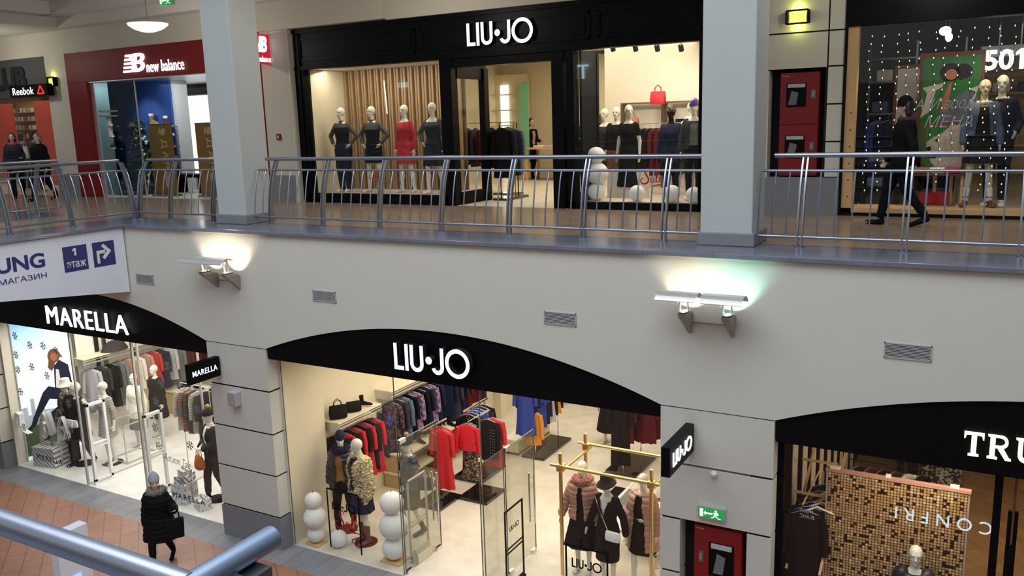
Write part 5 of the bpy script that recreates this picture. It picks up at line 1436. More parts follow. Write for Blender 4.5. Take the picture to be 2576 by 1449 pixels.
# ------------------------------------------------------------------ denim shop (upper right)
struct('trim_denim_fascia', MB().box(-2.17, 6, 14.40, 14.7, 2.90, 4.9), M_black, 'black fascia of the denim shop trim')
b = MB().box(-2.17, -2.13, 14.40, 14.7, 0, 2.9).box(-2.17, 6, 14.42, 14.5, 0, .05)
struct('trim_denim_edge', b, M_blackm, 'thin black edge of the denim shop front trim')
t = thing('window_frame', 'pine post and sill framing the denim shop window', 'frame', (-2.05, 14.5, 0.05))
MB().box(-.08, .07, -.05, .13, 0, 2.85).build('post', M_wood, t)
MB().box(-.08, 6, -.05, .62, 0, .07).build('sill', M_wood, t)
b = MB()
for k in range(6): b.cyl((0.01, -.052, 1.55 - k * .26), (.01, -.049, 1.55 - k * .26), .014, n=10)
b.build('knots', M_brown, t)
pane('window_denim_shop', -2.0, 5.9, 14.46, 14.466, 0.12, 2.9, 'glass pane of the denim shop window')
spot('denim_sill_spot', (-1.55, 14.72, 2.86), (-2.0, 14.62, .4), 55, WARM, 60, .8)
spot('denim_sill_spot', (-.6, 14.75, 2.86), (-.7, 14.85, .1), 60, WARM, 75, .8)
spot('denim_poster_spot', (.1, 14.75, 2.86), (-.55, 15.8, 1.4), 45, WARM, 70, .8)
M_posterr = mat('poster_brown_edge', (.13, .035, .018), .6)
M_pgreen = mat('poster_green', (.012, .14, .025), .5, var=.15)
def poster_stand(label, p0, p1, y, rz=0.0):
    t = thing('poster_board', label, 'poster', ((p0.x + p1.x) / 2, y, p1.z), rz)
    w, h = (p1.x - p0.x) / 2, p0.z - p1.z
    MB().box(-w, w, 0, .04, 0, h).build('board', M_posterr, t)
    return t, w, h
def flat(t, poly, m, nm, d=.004):
    MB().prism(poly, (0, 0, 0), (1, 0, 0), (0, 0, 1), (0, -1, 0), 0.0, d).build(nm, m, t)
M_face = mat('print_skin', (.34, .13, .06), .6, var=.25, scale=8)
M_pjean = mat('print_denim', (.10, .12, .17), .7, var=.5, scale=6)
M_pdark = mat('print_dark', (.02, .014, .02), .7, var=.4)
M_pwhite = mat('print_white', (.50, .46, .42), .7, var=.15, scale=8)
y = 15.75
t, w, h = poster_stand('tall green portrait poster board in the denim shop window', PY(2316, 135, y), PY(2462, 385, y), y)
flat(t, [(-w + .05, .05), (w - .05, .05), (w - .05, h - .07), (-w + .05, h - .07)], M_pgreen, 'green_ground')
flat(t, [(-.05, .05), (w - .12, .05), (w - .06, h * .55), (w * .55, h * .62), (w * .1, h * .55), (-.14, h * .42)], M_pjean, 'jacket_print', .008)
flat(t, arc(-.02, h * .80, .15, -60, 240) , M_pdark, 'hair_print', .009)
flat(t, arc(.17, h * .80, .13, -40, 250), M_pdark, 'hair_print', .009)
flat(t, arc(.0, h * .78, .085, 0, 345, 20), M_face, 'face_print', .012)
flat(t, [(-.13, h * .40), (-.03, h * .42), (.02, h * .70), (-.02, h * .70), (-.12, h * .52)], M_face, 'hand_print', .013)
flat(t, [(-w + .06, h * .66), (-.10, h * .70), (-.11, h * .66), (-w * .45, h * .63), (-w * .62, h * .42), (-w + .05, h * .36), (-w * .72, h * .60)], M_pwhite, 'stroke_print', .006)
flat(t, [(w * .55, h * .63), (w - .06, h * .66), (w * .72, h * .50), (w - .06, h * .50), (w - .07, h * .46), (w * .55, h * .45), (w * .78, h * .60)], M_pwhite, 'stroke_print', .014)
y = 15.95
t, w, h = poster_stand('small pale poster board behind the tall green poster', PY(2252, 165, y), PY(2322, 400, y), y)
flat(t, [(-w + .05, h * .25), (w, h * .25), (w, h - .06), (-w + .05, h - .06)], M_pwhite, 'pale_ground')
flat(t, [(-w + .05, .1), (w, .1), (w, h * .75), (w * .3, h * .6), (-w * .6, h * .45)], M_pjean, 'jacket_print', .008)
flat(t, arc(w * .6, h * .45, .1, 0, 345, 16), M_face, 'face_print', .010)
y = 15.2
p0, p1 = PY(2322, 310, y), PY(2424, 438, y)
t, w, h = poster_stand('green poster board with white shaggy dog on pine legs', p0, p1, y)
flat(t, [(-w + .04, .04), (w - .04, .04), (w - .04, h - .05), (-w + .04, h - .05)], M_pgreen, 'green_ground')
flat(t, [(-w * .55, h * .25), (-w * .75, h * .42), (-w * .8, h * .62), (-w * .5, h * .72), (-w * .1, h * .80), (w * .3, h * .95), (w - .04, h * .96), (w - .04, .1), (w * .3, .06), (-w * .2, .05)], mat('print_dog', (.42, .38, .33), .9, var=.5, scale=14), 'dog_print', .007)
flat(t, arc(-w * .66, h * .50, .035, 0, 345, 12) , M_pdark, 'dog_nose', .009); flat(t, arc(-w * .32, h * .66, .022, 0, 345, 12), M_pdark, 'dog_eye', .009)
flat(t, [(-w * .72, h * .36), (-w * .3, h * .34), (-w * .3, h * .31), (-w * .7, h * .32)], M_pdark, 'dog_mouth', .009)
for x in (-w * .3, w * .45): MB().box(x - .025, x + .025, .04, .08, -(p1.z - .12), h * .8).build('leg', M_wood, t)
# 501 numerals
p0, p1 = PY(2474, 178, 15.9), PY(2586, 120, 15.9)
t = thing('lit_numbers', 'large white lit numerals inside the denim shop', 'sign', ((p0.x + p1.x) / 2, 15.9, (p0.z + p1.z) / 2))
w_, h_ = p1.x - p0.x, p0.z - p1.z
h_ = abs(h_)
place_text(fit_text('50', w_ * .70, h_, .06, bold=.03), 'numerals', M_sign, (-w_ * .15, 0, 0), FRONT, t)
MB().prism([(w_ * x, h_ * z) for x, z in ((.33, -.5), (.44, -.5), (.44, .5), (.35, .5), (.24, .33), (.24, .18), (.33, .26))], (0, 0, 0), (1, 0, 0), (0, 0, 1), (0, -1, 0), -.03, .03).build('numeral', M_sign, t)
MB().cyl((-.1, .1, .2), (-.1, .1, 3.25 - t.location.z), .012, n=8).build('hanging_rod', M_steeld, t)
MB().cyl((.2, .1, .2), (.2, .1, 3.25 - t.location.z), .012, n=8).build('hanging_rod', M_steeld, t)
MB().box(-.35, .5, .06, .12, .05, .22).build('bracket', M_steeld, t)
# two mannequins
zp = .12
def hy(px, py, y, base): p = PY(px, py, y); return (p.x, y, base), p.z - base
l, h_ = hy(2480, 199, 15.0, zp)
figure('mannequin', 'mannequin in open denim jacket, black skirt and white socks in the denim window', 'mannequin', l, 0.1, min(1.95, h_), ('down', 'down'), 'apart',
       [('jacket', M_jean, [('torso', 1.0, 1.44, .032), ('sleeves', 1.85, .02)], dict(opening=(.05, .10, .98, 1.44))), ('collar', M_offw, [('ring', 1.455, .085, .03)]), ('top', M_blk, [('torso', .95, 1.40, .015)]), ('skirt', M_blk, [('skirt', 1.02, .62, .22, .17, .02, .05)]), ('socks', M_white, [('anklets', .17)]), ('boots', M_brown, [('boots', .07)])], skin=mat('mannequin_tan', (.70, .58, .38), .4))
l, h_ = hy(2525, 184, 15.15, zp)
figure('mannequin', 'mannequin in dark blue jacket, black trousers and white trainers in the denim window', 'mannequin', l, -0.1, min(1.98, h_), ('down', 'bag'), 'stand',
       [('jacket', M_navy, [('torso', .90, 1.46, .035), ('sleeves', 1.85, .022)], dict(opening=(.03, .05, .9, 1.44))), ('shirt', M_burg, [('torso', .95, 1.44, .015)]), ('trousers', M_blk, [('legs', .9, .02)]), ('trainers', M_white, [('boots', .04)])])
b0 = PY(2360, 432, 15.3)
for i, (px, m, cn) in enumerate(((2325, M_tanc, 'tan'), (2358, M_offw, 'cream'), (2395, M_red, 'red'))):
    p = PY(px, 436, 15.05)
    tag(MB(p).loft([[(p.x + sx * .12, 15.05 + sy * .1, z) for sx, sy in ((-1, -1), (1, -1), (1, 1), (-1, 1))] for z in (p.z, p.z + .05, p.z + .09)]).build('folded_clothes', m, None, True, .02), f'{cn} folded clothes on the low pine table in the denim window', 'clothes')
t = thing('side_table', 'low pine table with red box below in the denim window', 'table', (b0.x, 15.05, zp))
MB().box(-.42, .42, -.16, .2, PY(2358, 436, 15.05).z - zp - .03, PY(2358, 436, 15.05).z - zp).build('table_top', M_brown, t)
for s in (-.36, .36): MB().box(s - .02, s + .02, -.1, .15, 0, PY(2358, 436, 15.05).z - zp - .03).build('leg', M_wood, t)
p = PY(2345, 500, 15.3)
tag(MB((p.x, 15.3, zp)).box(p.x - .2, p.x + .25, 15.2, 15.4, zp, zp + .2).build('gift_box', M_red, None, bev=.008), 'red box below the pine table in the denim window', 'box')
tag(MB((p.x + .6, 15.0, zp)).box(p.x + .35, p.x + .75, 14.9, 15.05, zp, zp + .03).build('pine_block', M_wood), 'flat pine block beside the brown boots', 'block')
# dark racks left
t = thing('clothes_rack', 'dark wall rack with coats at the left inside the denim shop', 'clothes rack', (-1.9, 16.6, 0))
b = MB()
for z in (1.55, 2.1, 2.5): b.box(-.2, 1.3, .2, .5, z, z + .03)
for x in (-.2, .55, 1.3): b.box(x, x + .03, .18, .22, 0, 2.8)
b.build('frame', M_steeld, t)
for x0, m, L, cn in ((-1.85, M_blue, .8, 'violet blue'), (-1.7, M_navy, 1.0, 'navy'), (-1.55, M_navy, 1.0, 'navy'), (-1.35, M_blk, 1.05, 'black'), (-1.2, M_blk, 1.0, 'black'), (-1.05, M_chard, 1.0, 'charcoal')):
    hang((x0, 16.45, 1.55), .6, 'coat', L, m, f'{cn} coat hanging on the dark rack in the denim shop', 'coats in the denim shop', seed=int(x0 * 10))
for i, (x, z, m, cn) in enumerate(((-1.9, 1.58, M_jean, 'blue'), (-1.55, 1.58, M_offw, 'pale'), (-1.2, 1.58, M_tanc, 'tan'), (-1.85, 2.13, M_offw, 'pale'), (-1.5, 2.13, M_brown, 'brown'), (-1.1, 2.13, M_jean, 'blue'))):
    tag(MB((x, 16.9, z)).loft([[(x + sx * .13, 16.92 + sy * .12, zz) for sx, sy in ((-1, -1), (1, -1), (1, 1), (-1, 1))] for zz in (z, z + .1, z + .2)]).build('folded_clothes', m, None, True, .02), f'{cn} folded clothes on the ' + ('upper' if z > 2 else 'lower') + ' shelf of the denim rack', 'clothes')
t = thing('garment_chest', 'dark metal shelf table with folded jeans low in the denim window', 'table', (-1.55, 15.45, 0))
b = MB()
for z in (.35, .75): b.box(-.4, .5, -.2, .2, z, z + .03)
for x in (-.4, .47):
    for yy in (-.2, .17): b.box(x, x + .03, yy, yy + .03, 0, .78)
b.build('frame', M_blackm, t)
for i in range(6):
    x = -1.87 + (i % 3) * .3; z = .38 if i < 3 else .78
    tag(MB((x, 15.45, z)).box(x, x + .24, 15.3, 15.58, z, z + .16).build('folded_jeans', [M_jean, M_grey, M_navy][i % 3], None, bev=.03), f'{["blue", "grey", "navy"][i % 3]} folded jeans on the ' + ('lower' if i < 3 else 'upper') + ' level of the dark table', 'jeans')
t = thing('clothes_shelf', 'warm lit back shelves right of the white numerals', 'shelf', (.9, 18.5, 0))
b = MB()
for z in (.4, .9, 1.4, 1.85, 2.3): b.box(-1.6, 1.2, 0, .3, z, z + .04)
b.box(-1.6, 1.2, .3, .34, 0, 2.6); b.build('boards', M_tan, t)
for i in range(12):
    x = -.6 + (i % 6) * .42; z = (1.44, 1.89)[i // 6]
    tag(MB((x, 18.6, z)).box(x, x + .3, 18.52, 18.78, z, z + .18).build('folded_clothes', random.choice([M_jean, M_navy, M_tanc, M_offw]), None, bev=.03), 'folded clothes on the warm lit back shelves of the denim shop', 'clothes', 'folded clothes on the denim back shelves')
# fairy lights
M_fairy = glow('fairy_bulb', (1.0, .82, .55), 1.4)
BULB = MB().ball((0, 0, 0), .0075, .0075, .014, 8).mesh('bulb', M_fairy, True)
rg = random.Random(11)
ord_ = ['first', 'second', 'third', 'fourth', 'fifth', 'sixth', 'seventh', 'eighth', 'ninth', 'tenth', 'eleventh', 'twelfth', 'thirteenth']
for i, (px, zend) in enumerate(((2190, .35), (2222, .3), (2262, 1.2), (2287, .9), (2314, 1.1), (2354, 1.2), (2380, .5), (2412, 1.0), (2450, .9), (2490, .35), (2517, .4), (2552, .3))):
    x = PY(px, 80, 14.62).x
    t = thing('fairy_light_strand', f'strand of warm fairy lights, {ord_[i]} from the pine post', 'fairy lights', (x, 14.62, 2.88), 0, 'fairy light strands')
    n = int((2.88 - zend) / .125)
    pts = [((.02 * math.sin(k * 1.3 + i)), .02 * math.cos(k * .9 + i), -k * .125) for k in range(n + 1)]
    MB().tube(pts, .0022, 4).build('wire', M_blackm, t)
    for k, q in enumerate(pts[1:]):
        o = link(bpy.data.objects.new('bulb', BULB)); o.parent = t; o.location = (q[0] + .008, q[1] - .006, q[2] + rg.uniform(-.03, .03))
for i, (px, py) in enumerate(((2378, 78), (2387, 93))):
    p = PY(px, py, 17.5)
    t = thing('spotlight', ['bright ceiling spotlight, upper of two in the denim shop', 'small bright ceiling spotlight, lower of two in the denim shop'][i], 'spotlight', p)
    MB().ball((0, 0, 0), (.10, .06)[i], .06, (.08, .08)[i], 14).build('bulb', glow('spot_white%d' % i, (1, 1, 1), 6), t, True); MB().cyl((0, .05, .05), (0, .05, 3.25 - p.z), .012, n=8).build('stem', M_steeld, t)
# handwriting on the glass
M_chalk = mat('chalk_white', (.45, .46, .46), .7)
p = PY(2385, 262, 14.455); t = thing('window_decal', 'white handwriting, upper line on the denim shop glass', 'window lettering', p)
place_text(fit_text('APИ вооди', PY(2462, 262, 14.455).x - PY(2295, 262, 14.455).x, .20, .002, shear=.35, bold=-.012), 'lettering', M_chalk, (0, 0, 0), FRONT, t)
p = PY(2385, 305, 14.455); t = thing('window_decal', 'white handwriting, lower line on the denim shop glass', 'window lettering', p)
place_text(fit_text('МЕНА', PY(2445, 305, 14.455).x - PY(2325, 305, 14.455).x, .17, .002, shear=.35, bold=-.012), 'lettering', M_chalk, (0, 0, 0), FRONT, t)
# walker
f_ = PZ(2268, 568, 0)
p = PY(2285, 247, f_.y - .05)
figure('person', 'person in black hooded coat walking left along the upper walkway', 'person', (PY(2268, 500, f_.y).x, f_.y, 0), -math.pi / 2, p.z, ('swingf', 'swingb'), 'walk',
       [('coat', M_blk, [('torso', .74, 1.46, .055), ('sleeves', 1.92, .032)]), ('scarf', mat('olive_scarf', (.045, .038, .030), .9, var=.3), [('ring', 1.48, .082, .045)]), ('trousers', M_blk, [('legs', .90, .020)]), ('socks', M_ltgrey, [('anklets', .12)]), ('shoes', M_blk, [('boots', .025)])], real=True, hair=(M_hair, 'bob'), hat=('beanie', M_blk), tilt=.12, wid=1.08)
# ------------------------------------------------------------------ lower middle boutique
Z0 = FL + .004
pane('window_lower_left', -10.50, -8.09, GY, GY + .012, FL, -2.19, 'left front glass pane of the lower middle boutique window', None, True)
pane('window_lower_right', -6.5, -3.57, GY, GY + .012, FL, -2.19, 'right front glass pane of the lower middle boutique window', None, True)
M_gleaf = glass_mat('door_glass', (.84, .85, .82), .10)
def glass_leaf(label, x, y0, y1, z1, hy):
    t = thing('glass_door', label, 'door', (x, y0, Z0), 0, None, 'structure')
    H = z1 - Z0
    MB().box(-.006, .006, 0, y1 - y0, .02, H).build('pane', M_gleaf, t)
    for y in (0, y1 - y0): MB().box(-.008, .008, y - .006, y + .006, .02, H).build('edge', M_edge, t)
    MB().box(-.007, .007, 0, y1 - y0, H - .008, H + .002).build('edge', M_edge, t)
    for y in (0.02, y1 - y0 - .16):
        MB().box(-.025, .025, y, y + .14, 0, .06).build('clamp', M_chrome, t)
    MB().box(-.025, .025, 0.0, .16, H - .06, H + .01).build('clamp', M_chrome, t)
    for s in (-1, 1):
        b = MB(); b.tube([(s * .05, hy - y0, .55), (s * .05, hy - y0, 1.45)], .016, 10)
        for z in (.68, 1.32): b.cyl((0, hy - y0, z), (s * .05, hy - y0, z), .008, n=8)
        b.build('pull_handle', M_chrome, t, True)
    return t
glass_leaf('open glass door leaf beside the left snowmen window', -8.07, 10.36, 11.40, -3.35, 11.28)
glass_leaf('open glass door leaf beside the gold frame window', -6.53, 11.08, 12.05, -3.48, 11.95)
pane('window_lower_side', -6.55, -6.54, GY, 11.06, FL, -3.48, 'side glass pane before the gold frame window', M_gleaf, True)
M_acr = glass_mat('acrylic', (.80, .80, .74), .12)
def gate(label, x, y0, y1, h, mt, w=.03, mid=.62):
    t = thing('security_gate', label, 'security gate', (x, y0, Z0))
    L = y1 - y0
    b = MB()
    for y in (0, L - w): b.box(-w / 2, w / 2, y, y + w, 0, h)
    b.box(-w / 2, w / 2, 0, L, h - w, h); b.box(-w / 2, w / 2, 0, L, 0.06, .06 + w)
    for z in (mid, mid + .07): b.box(-w / 2, w / 2, w, L - w, z, z + w * .6)
    b.build('frame', mt, t, bev=.004)
    MB().box(-w, w, -.02, L + .02, 0, .03).build('base', mt, t)
    MB().box(-.004, .004, w, L - w, .1, h - w).build('panel', M_glass, t)
    return t
gate('silver security gate beside the large snowman', -8.22, 10.70, 11.24, 1.48, M_alu)
g = gate('black framed security gate beside the gold frame', -6.30, 10.62, 11.20, 1.36, M_blackm, .025)
logo('lettering', M_blackm, .30, (.012, .28, 1.02), .003, facing(math.pi / 2), g, h=.08)
t = thing('leaflet_holder', 'clear acrylic leaflet box standing at the glass door foot', 'leaflet box', (-8.12, 10.70, Z0))
b = MB().loft([[(-.06, 0, 0), (.06, 0, 0), (.06, .40, 0), (-.06, .40, 0)], [(-.06, 0, .16), (.06, 0, .16), (.06, .40, .16), (-.06, .40, .16)], [(-.03, 0, .26), (.0, 0, .26), (.0, .40, .26), (-.03, .40, .26)]])
b.build('box', mat('frosted_acrylic', (.62, .58, .46), .3), t)
snowman('tall white stacked ball snowman beside the open glass door', (-8.53, 10.66, Z0), (.21, .25, .205))
snowman('smaller white stacked ball snowman by the cream side wall', (-10.17, 10.52, Z0), (.157, .21, .155))
t = thing('snowball', 'single white decorative ball on the floor before the fur jacket mannequin', 'ball', (-9.72, 10.60, Z0))
me = MB().ball((0, 0, .155), .157, n=28).mesh('ball', M_snow, True); put(me, 'ball', t); MB().cyl((0, 0, .30), (0, 0, .33), .01, n=6).build('peg', M_steeld, t)
M_plate = mat('red_brown_plate', (.16, .03, .02), .15, .3)
figure('mannequin', 'mannequin in navy puffer coat, beanie and mustard knit beside the cream wall', 'mannequin', (-10.02, 11.16, Z0), .35, 1.91, ('down', 'pocket'), 'step',
       [('coat', M_navyp, [('torso', .76, 1.47, .06, .02), ('sleeves', 1.9, .035)], dict(quilt=(.085, .018), opening=(.06, .10, .74, 1.44))), ('collar', M_navy, [('ring', 1.475, .105, .06)], dict(fur=.02)), ('knit', M_tanc, [('torso', .92, 1.42, .022)]), ('trousers', M_blk, [('legs', .92, .014)]), ('boots', M_brown, [('boots', .10)])], hat=('beanie', M_navy), disc=(.2, M_plate), yaw=.4, tilt=.15)
figure('mannequin', 'mannequin in shaggy cream fur jacket and navy dress behind the Sale script', 'mannequin', (-9.40, 10.93, Z0), -.45, 1.97, ('down', 'down'), 'stand',
       [('fur_jacket', M_fur, [('torso', .90, 1.43, .058), ('sleeves', 1.85, .040)], dict(fur=.03, opening=(.075, .08, .85, 1.46), it=2)), ('dress', M_navy, [('torso', .9, 1.42, .018), ('skirt', 1.0, .58, .24, .19, .022, .04), ('collar', 1.42, 1.47, .085, .07)]), ('boots', M_brown, [('boots', .22)])], disc=(.21, M_plate), yaw=-.35, tilt=.2)
figure('mannequin', 'mannequin in blue down jacket, pompom hat and grey skirt behind the glass door', 'mannequin', (-8.80, 11.55, Z0), -.5, 1.86, ('down', 'bag'), 'step',
       [('jacket', mat('steel_blue_puffer', (.03, .045, .085), .35, var=.2), [('torso', .90, 1.46, .05), ('sleeves', 1.9, .03)], dict(quilt=(.09, .015), opening=(.05, .09, .88, 1.44))), ('knit', M_tanc, [('torso', .95, 1.44, .018)]), ('skirt', M_chard, [('skirt', 1.0, .55, .23, .18, .03)]), ('boots', M_chard, [('boots', .14)])], hat=('beanie', M_navy, mat('tan_fur', (.36, .20, .08), .9, var=.4, scale=50)), tilt=.12)
handbag('dark navy handbag on the arm of the blue down jacket mannequin', (-8.36, 11.42, Z0 + 1.02), .4, .28, .12, .22, M_navy)
# left wall shelves
def wall_rail(label, y0, y1, z, x=-10.62, d=.42):
    t = thing('clothes_shelf', label, 'shelf', (x, y0, z))
    MB().box(0, d, 0, y1 - y0, 0, .022).build('board', M_cream, t)
    b = MB()
    for k in (.04, .10): b.tube([(d - .02, -.02, -k), (d - .02, y1 - y0 + .02, -k)], .010, 8)
    b.tube([(.26, 0, -.16), (.26, y1 - y0, -.16)], .014, 8)
    for y in (.02, y1 - y0 - .02): b.box(0, d, y - .008, y + .008, -.17, 0)
    b.build('rails', M_alu, t)
    return t
wall_rail('cream wall shelf with black bags over the red garments', 11.36, 12.62, -3.74)
wall_rail('cream wall shelf over the flowered dresses', 12.95, 14.75, -3.60)
wall_rail('cream wall shelf over the long dark garments at the far left wall', 14.9, 17.3, -3.60)
handbag('black handbag with two looped handles on the cream shelf', (-10.40, 11.58, -3.70), .9, .34, .17, .24, M_blk)
handbag('black flat clutch bag in the middle of the cream shelf', (-10.38, 12.0, -3.70), .9, .30, .14, .19, M_blk, handle=False)
t = shoe('pair black ankle boot at the far end of the cream shelf', (-10.38, 12.36, -3.70), .4, M_blk, 'boot', .95)
reds = [('dress', 1.0, M_blk, 'black'), ('dress', .95, M_red, 'red'), ('dress', 1.0, M_blk, 'black'), ('shirt', .85, M_red, 'red'), ('dress', 1.0, M_blk, 'black'), ('dress', 1.05, M_red, 'red'), ('coat', 1.0, M_blk, 'black'), ('dress', 1.1, M_red, 'red')]
hang_row((-10.36, 11.42, -3.90), (-10.36, 12.58, -3.90), reds, .35, 'under the bag shelf', 'red and black garments under the bag shelf')
hang_row((-10.36, 13.0, -3.76), (-10.36, 14.7, -3.76), [('dress', 1.15, M_floral, 'flowered'), ('shirt', .8, M_chard, 'charcoal'), ('shirt', .85, M_jean, 'blue'), ('dress', .95, M_blk, 'black'), ('shirt', .85, M_lilac, 'lilac print'), ('dress', 1.0, M_blk, 'black'), ('dress', .9, M_navy, 'navy'), ('shirt', .85, M_lilac, 'lilac print'), ('dress', 1.0, M_navy, 'navy')], .45, 'under the second wall shelf', 'garments under the second wall shelf')
hang_row((-10.36, 15.0, -3.76), (-10.36, 17.2, -3.76), [('coat', 1.1, M_navy, 'navy'), ('coat', 1.15, M_chard, 'charcoal'), ('coat', 1.1, M_navy, 'navy'), ('coat', .95, M_burg, 'burgundy'), ('coat', .9, M_burg, 'burgundy'), ('coat', .9, M_burg, 'burgundy'), ('coat', .9, M_navy, 'navy'), ('coat', .8, M_burg, 'burgundy'), ('coat', .8, M_navy, 'navy'), ('coat', .75, M_navy, 'navy')], .5, 'under the far wall shelf', 'garments under the far wall shelf')
# low glass table with boots between wall and red dresses
t = thing('display_table', 'low cream shelf bench with boots along the left wall', 'bench', (-10.25, 13.0, Z0))
for z in (.30, .72): MB().box(-.3, .25, 0, 2.6, z, z + .04).build('shelf', M_cream, t)
for y in (0.02, 1.3, 2.55): MB().box(-.3, .25, y, y + .04, 0, .72).build('side_panel', M_tan, t)
for i, (y, z, k) in enumerate(((13.25, .76, 'boot'), (13.75, .76, 'boot'), (14.3, .76, 'boot'), (14.9, .76, 'boot'), (13.5, .34, 'boot'), (14.1, .34, 'trainer'))):
    shoe(f'black ankle boot, {["first", "second", "third", "fourth"][i % 4]} on the ' + ('upper' if z > .5 else 'lower') + ' level of the cream bench', (-10.12, y, Z0 + z), -.3, M_blk, k, 1.0, 'boots on the cream bench')
# free standing racks on glossy plinths
def plinth(label, x0, x1, y0, y1, h=.06):
    t = thing('display_plinth', label, 'plinth', ((x0 + x1) / 2, (y0 + y1) / 2, Z0))
    MB().box(-(x1 - x0) / 2, (x1 - x0) / 2, -(y1 - y0) / 2, (y1 - y0) / 2, 0, h).build('body', M_glossb, t, bev=.006)
    return t
def free_rack(label, x0, x1, y0, y1, rail_z, axis='y', posts=2):
    t = thing('clothes_rack', label, 'clothes rack', ((x0 + x1) / 2, (y0 + y1) / 2, Z0))
    w, d = (x1 - x0) / 2, (y1 - y0) / 2; H = rail_z - Z0
    MB().box(-w, w, -d, d, 0, .06).build('plinth', M_glossb, t, bev=.006)
    L = d if axis == 'y' else w
    V = (lambda s: (0, s, 0)) if axis == 'y' else (lambda s: (s, 0, 0))
    for s in ((-.8, .8) if posts == 2 else (.0,)):
        p = V(s * L); MB().cyl((p[0], p[1], .06), (p[0], p[1], H), .013, n=10).build('post', M_chrome, t)
    p, q = V(-L * 1.05), V(L * 1.05)
    MB().box(min(p[0], q[0]) - .012, max(p[0], q[0]) + .012, min(p[1], q[1]) - .012, max(p[1], q[1]) + .012, H - .015, H + .015).build('rail', M_chrome, t)
    return t
free_rack('chrome rack on black plinth carrying the plain red dress', -9.45, -8.86, 12.53, 13.28, -4.10, 'y', 1)
free_rack('chrome rack on black plinth carrying the red cardigan and dark skirt', -8.85, -8.20, 13.16, 13.88, -4.02, 'y', 1)
free_rack('chrome rack on black plinth with blue and black garments behind the red dresses', -9.5, -8.8, 13.95, 14.85, -4.15, 'y', 2)
hang((-9.02, 12.95, -4.08), .15, 'dress', 1.20, M_red, 'plain red dress hanging in front on the left chrome rack', 'dresses on the front racks', .40, .07)
hang((-9.14, 13.10, -4.08), .2, 'dress', 1.05, M_red, 'red dress half hidden behind the plain red dress', 'dresses on the front racks', .40, .05, 1)
hang((-8.62, 13.30, -4.00), .15, 'skirt', 1.16, M_sequin, 'dark sparkling skirt below the red cardigan', 'dresses on the front racks', .34, .06)
hang((-8.62, 13.24, -4.00), .15, 'coat', .52, M_red, 'red cardigan with long sleeves over the sparkling skirt', 'dresses on the front racks', .42, .075)
hang((-8.40, 13.62, -4.00), .2, 'coat', .80, M_blk, 'black studded jacket right of the red cardigan', 'dresses on the front racks', .42, .06)
hang((-8.34, 13.74, -4.00), .2, 'dress', 1.0, M_red, 'red dress behind the black studded jacket', 'dresses on the front racks', .42, .05, 2)
b = MB()
for r in range(9):
    for c in range(3): b.ball((-8.30 + c * .045, 13.545, -4.28 - r * .06), .006, n=6)
tag(MB((-8.26, 13.54, -4.5)).add(b.v, b.f).build('stud_trim', M_chrome), 'rows of silver studs down the black jacket front', 'studs')
hang_row((-9.15, 14.0, -4.15), (-9.15, 14.8, -4.15), [('shirt', .7, M_blk, 'black'), ('shirt', .72, M_chard, 'charcoal'), ('shirt', .7, M_blue, 'royal blue'), ('shirt', .7, M_blue, 'royal blue'), ('shirt', .75, M_navy, 'navy'), ('shirt', .7, M_blk, 'black')], .3, 'on the rack behind the red dresses', 'garments behind the red dresses')
free_rack('long chrome rack on black plinth with royal blue garments in the middle', -8.75, -8.2, 15.6, 17.0, -3.75, 'y', 2)
t = thing('display_bench', 'cream and black low bench under the royal blue garments', 'bench', (-9.05, 15.9, Z0))
MB().box(-.18, .18, -.25, 1.3, 0.05, .32).build('body', M_cream, t); MB().box(-.2, .2, -.27, 1.32, .32, .35).build('top', M_offw, t); MB().box(-.18, .18, -.25, 1.3, 0, .05).build('plinth', M_glossb, t)
hang_row((-8.5, 15.3, -3.75), (-8.5, 17.1, -3.75), [('dress', 1.2, M_blue, 'royal blue'), ('coat', 1.2, M_navy, 'navy'), ('dress', 1.2, M_blue, 'royal blue'), ('coat', 1.2, M_blue, 'royal blue'), ('coat', 1.2, M_blue, 'royal blue'), ('coat', 1.15, M_navy, 'navy'), ('coat', 1.05, M_navy, 'navy'), ('dress', 1.2, M_ltgrey, 'pale grey'), ('coat', 1.1, M_blk, 'black'), ('dress', 1.1, M_orange, 'orange'), ('coat', 1.0, M_blk, 'black'), ('dress', .95, M_ltgrey, 'pale grey'), ('coat', .95, M_navy, 'navy')], .35, 'on the long royal blue rack', 'garments on the royal blue rack')
hang((-8.42, 15.55, -4.45), .2, 'shirt', .75, M_orange, 'orange cloth hanging low under the navy coats', 'garments on the royal blue rack', .36, .05)
free_rack('chrome rack on black plinth with long dark coats near the gold frame', -6.75, -6.05, 15.6, 16.9, -3.85, 'y', 2)
hang_row((-6.4, 15.5, -3.85), (-6.4, 16.9, -3.85), [('coat', 1.45, M_blk, 'long black'), ('coat', 1.1, M_burg, 'burgundy'), ('coat', 1.0, M_blk, 'black'), ('coat', 1.1, M_burg, 'burgundy'), ('coat', 1.2, M_burg, 'burgundy'), ('coat', 1.2, M_blk, 'black'), ('coat', 1.2, M_burg, 'burgundy')], .2, 'on the dark coat rack', 'coats on the dark coat rack')
hang((-6.05, 16.2, -3.85), .1, 'coat', 1.15, M_burg, 'burgundy coat hanging at the right of the dark coat rack', 'coats on the dark coat rack')
hang((-5.80, 16.4, -3.85), .1, 'coat', 1.1, M_burg, 'burgundy coat hanging apart behind the gold frame', 'coats on the dark coat rack', seed=1)
figure('mannequin', 'mannequin in black dress and wide hem far back left of the dark coats', 'mannequin', (-7.35, 17.2, Z0), 0, 1.8, ('down', 'down'), 'stand', [('dress', M_blk, [('torso', .9, 1.42, .02), ('sleeves', 1.8, .01), ('skirt', 1.0, .3, .28, .24, .02)])])
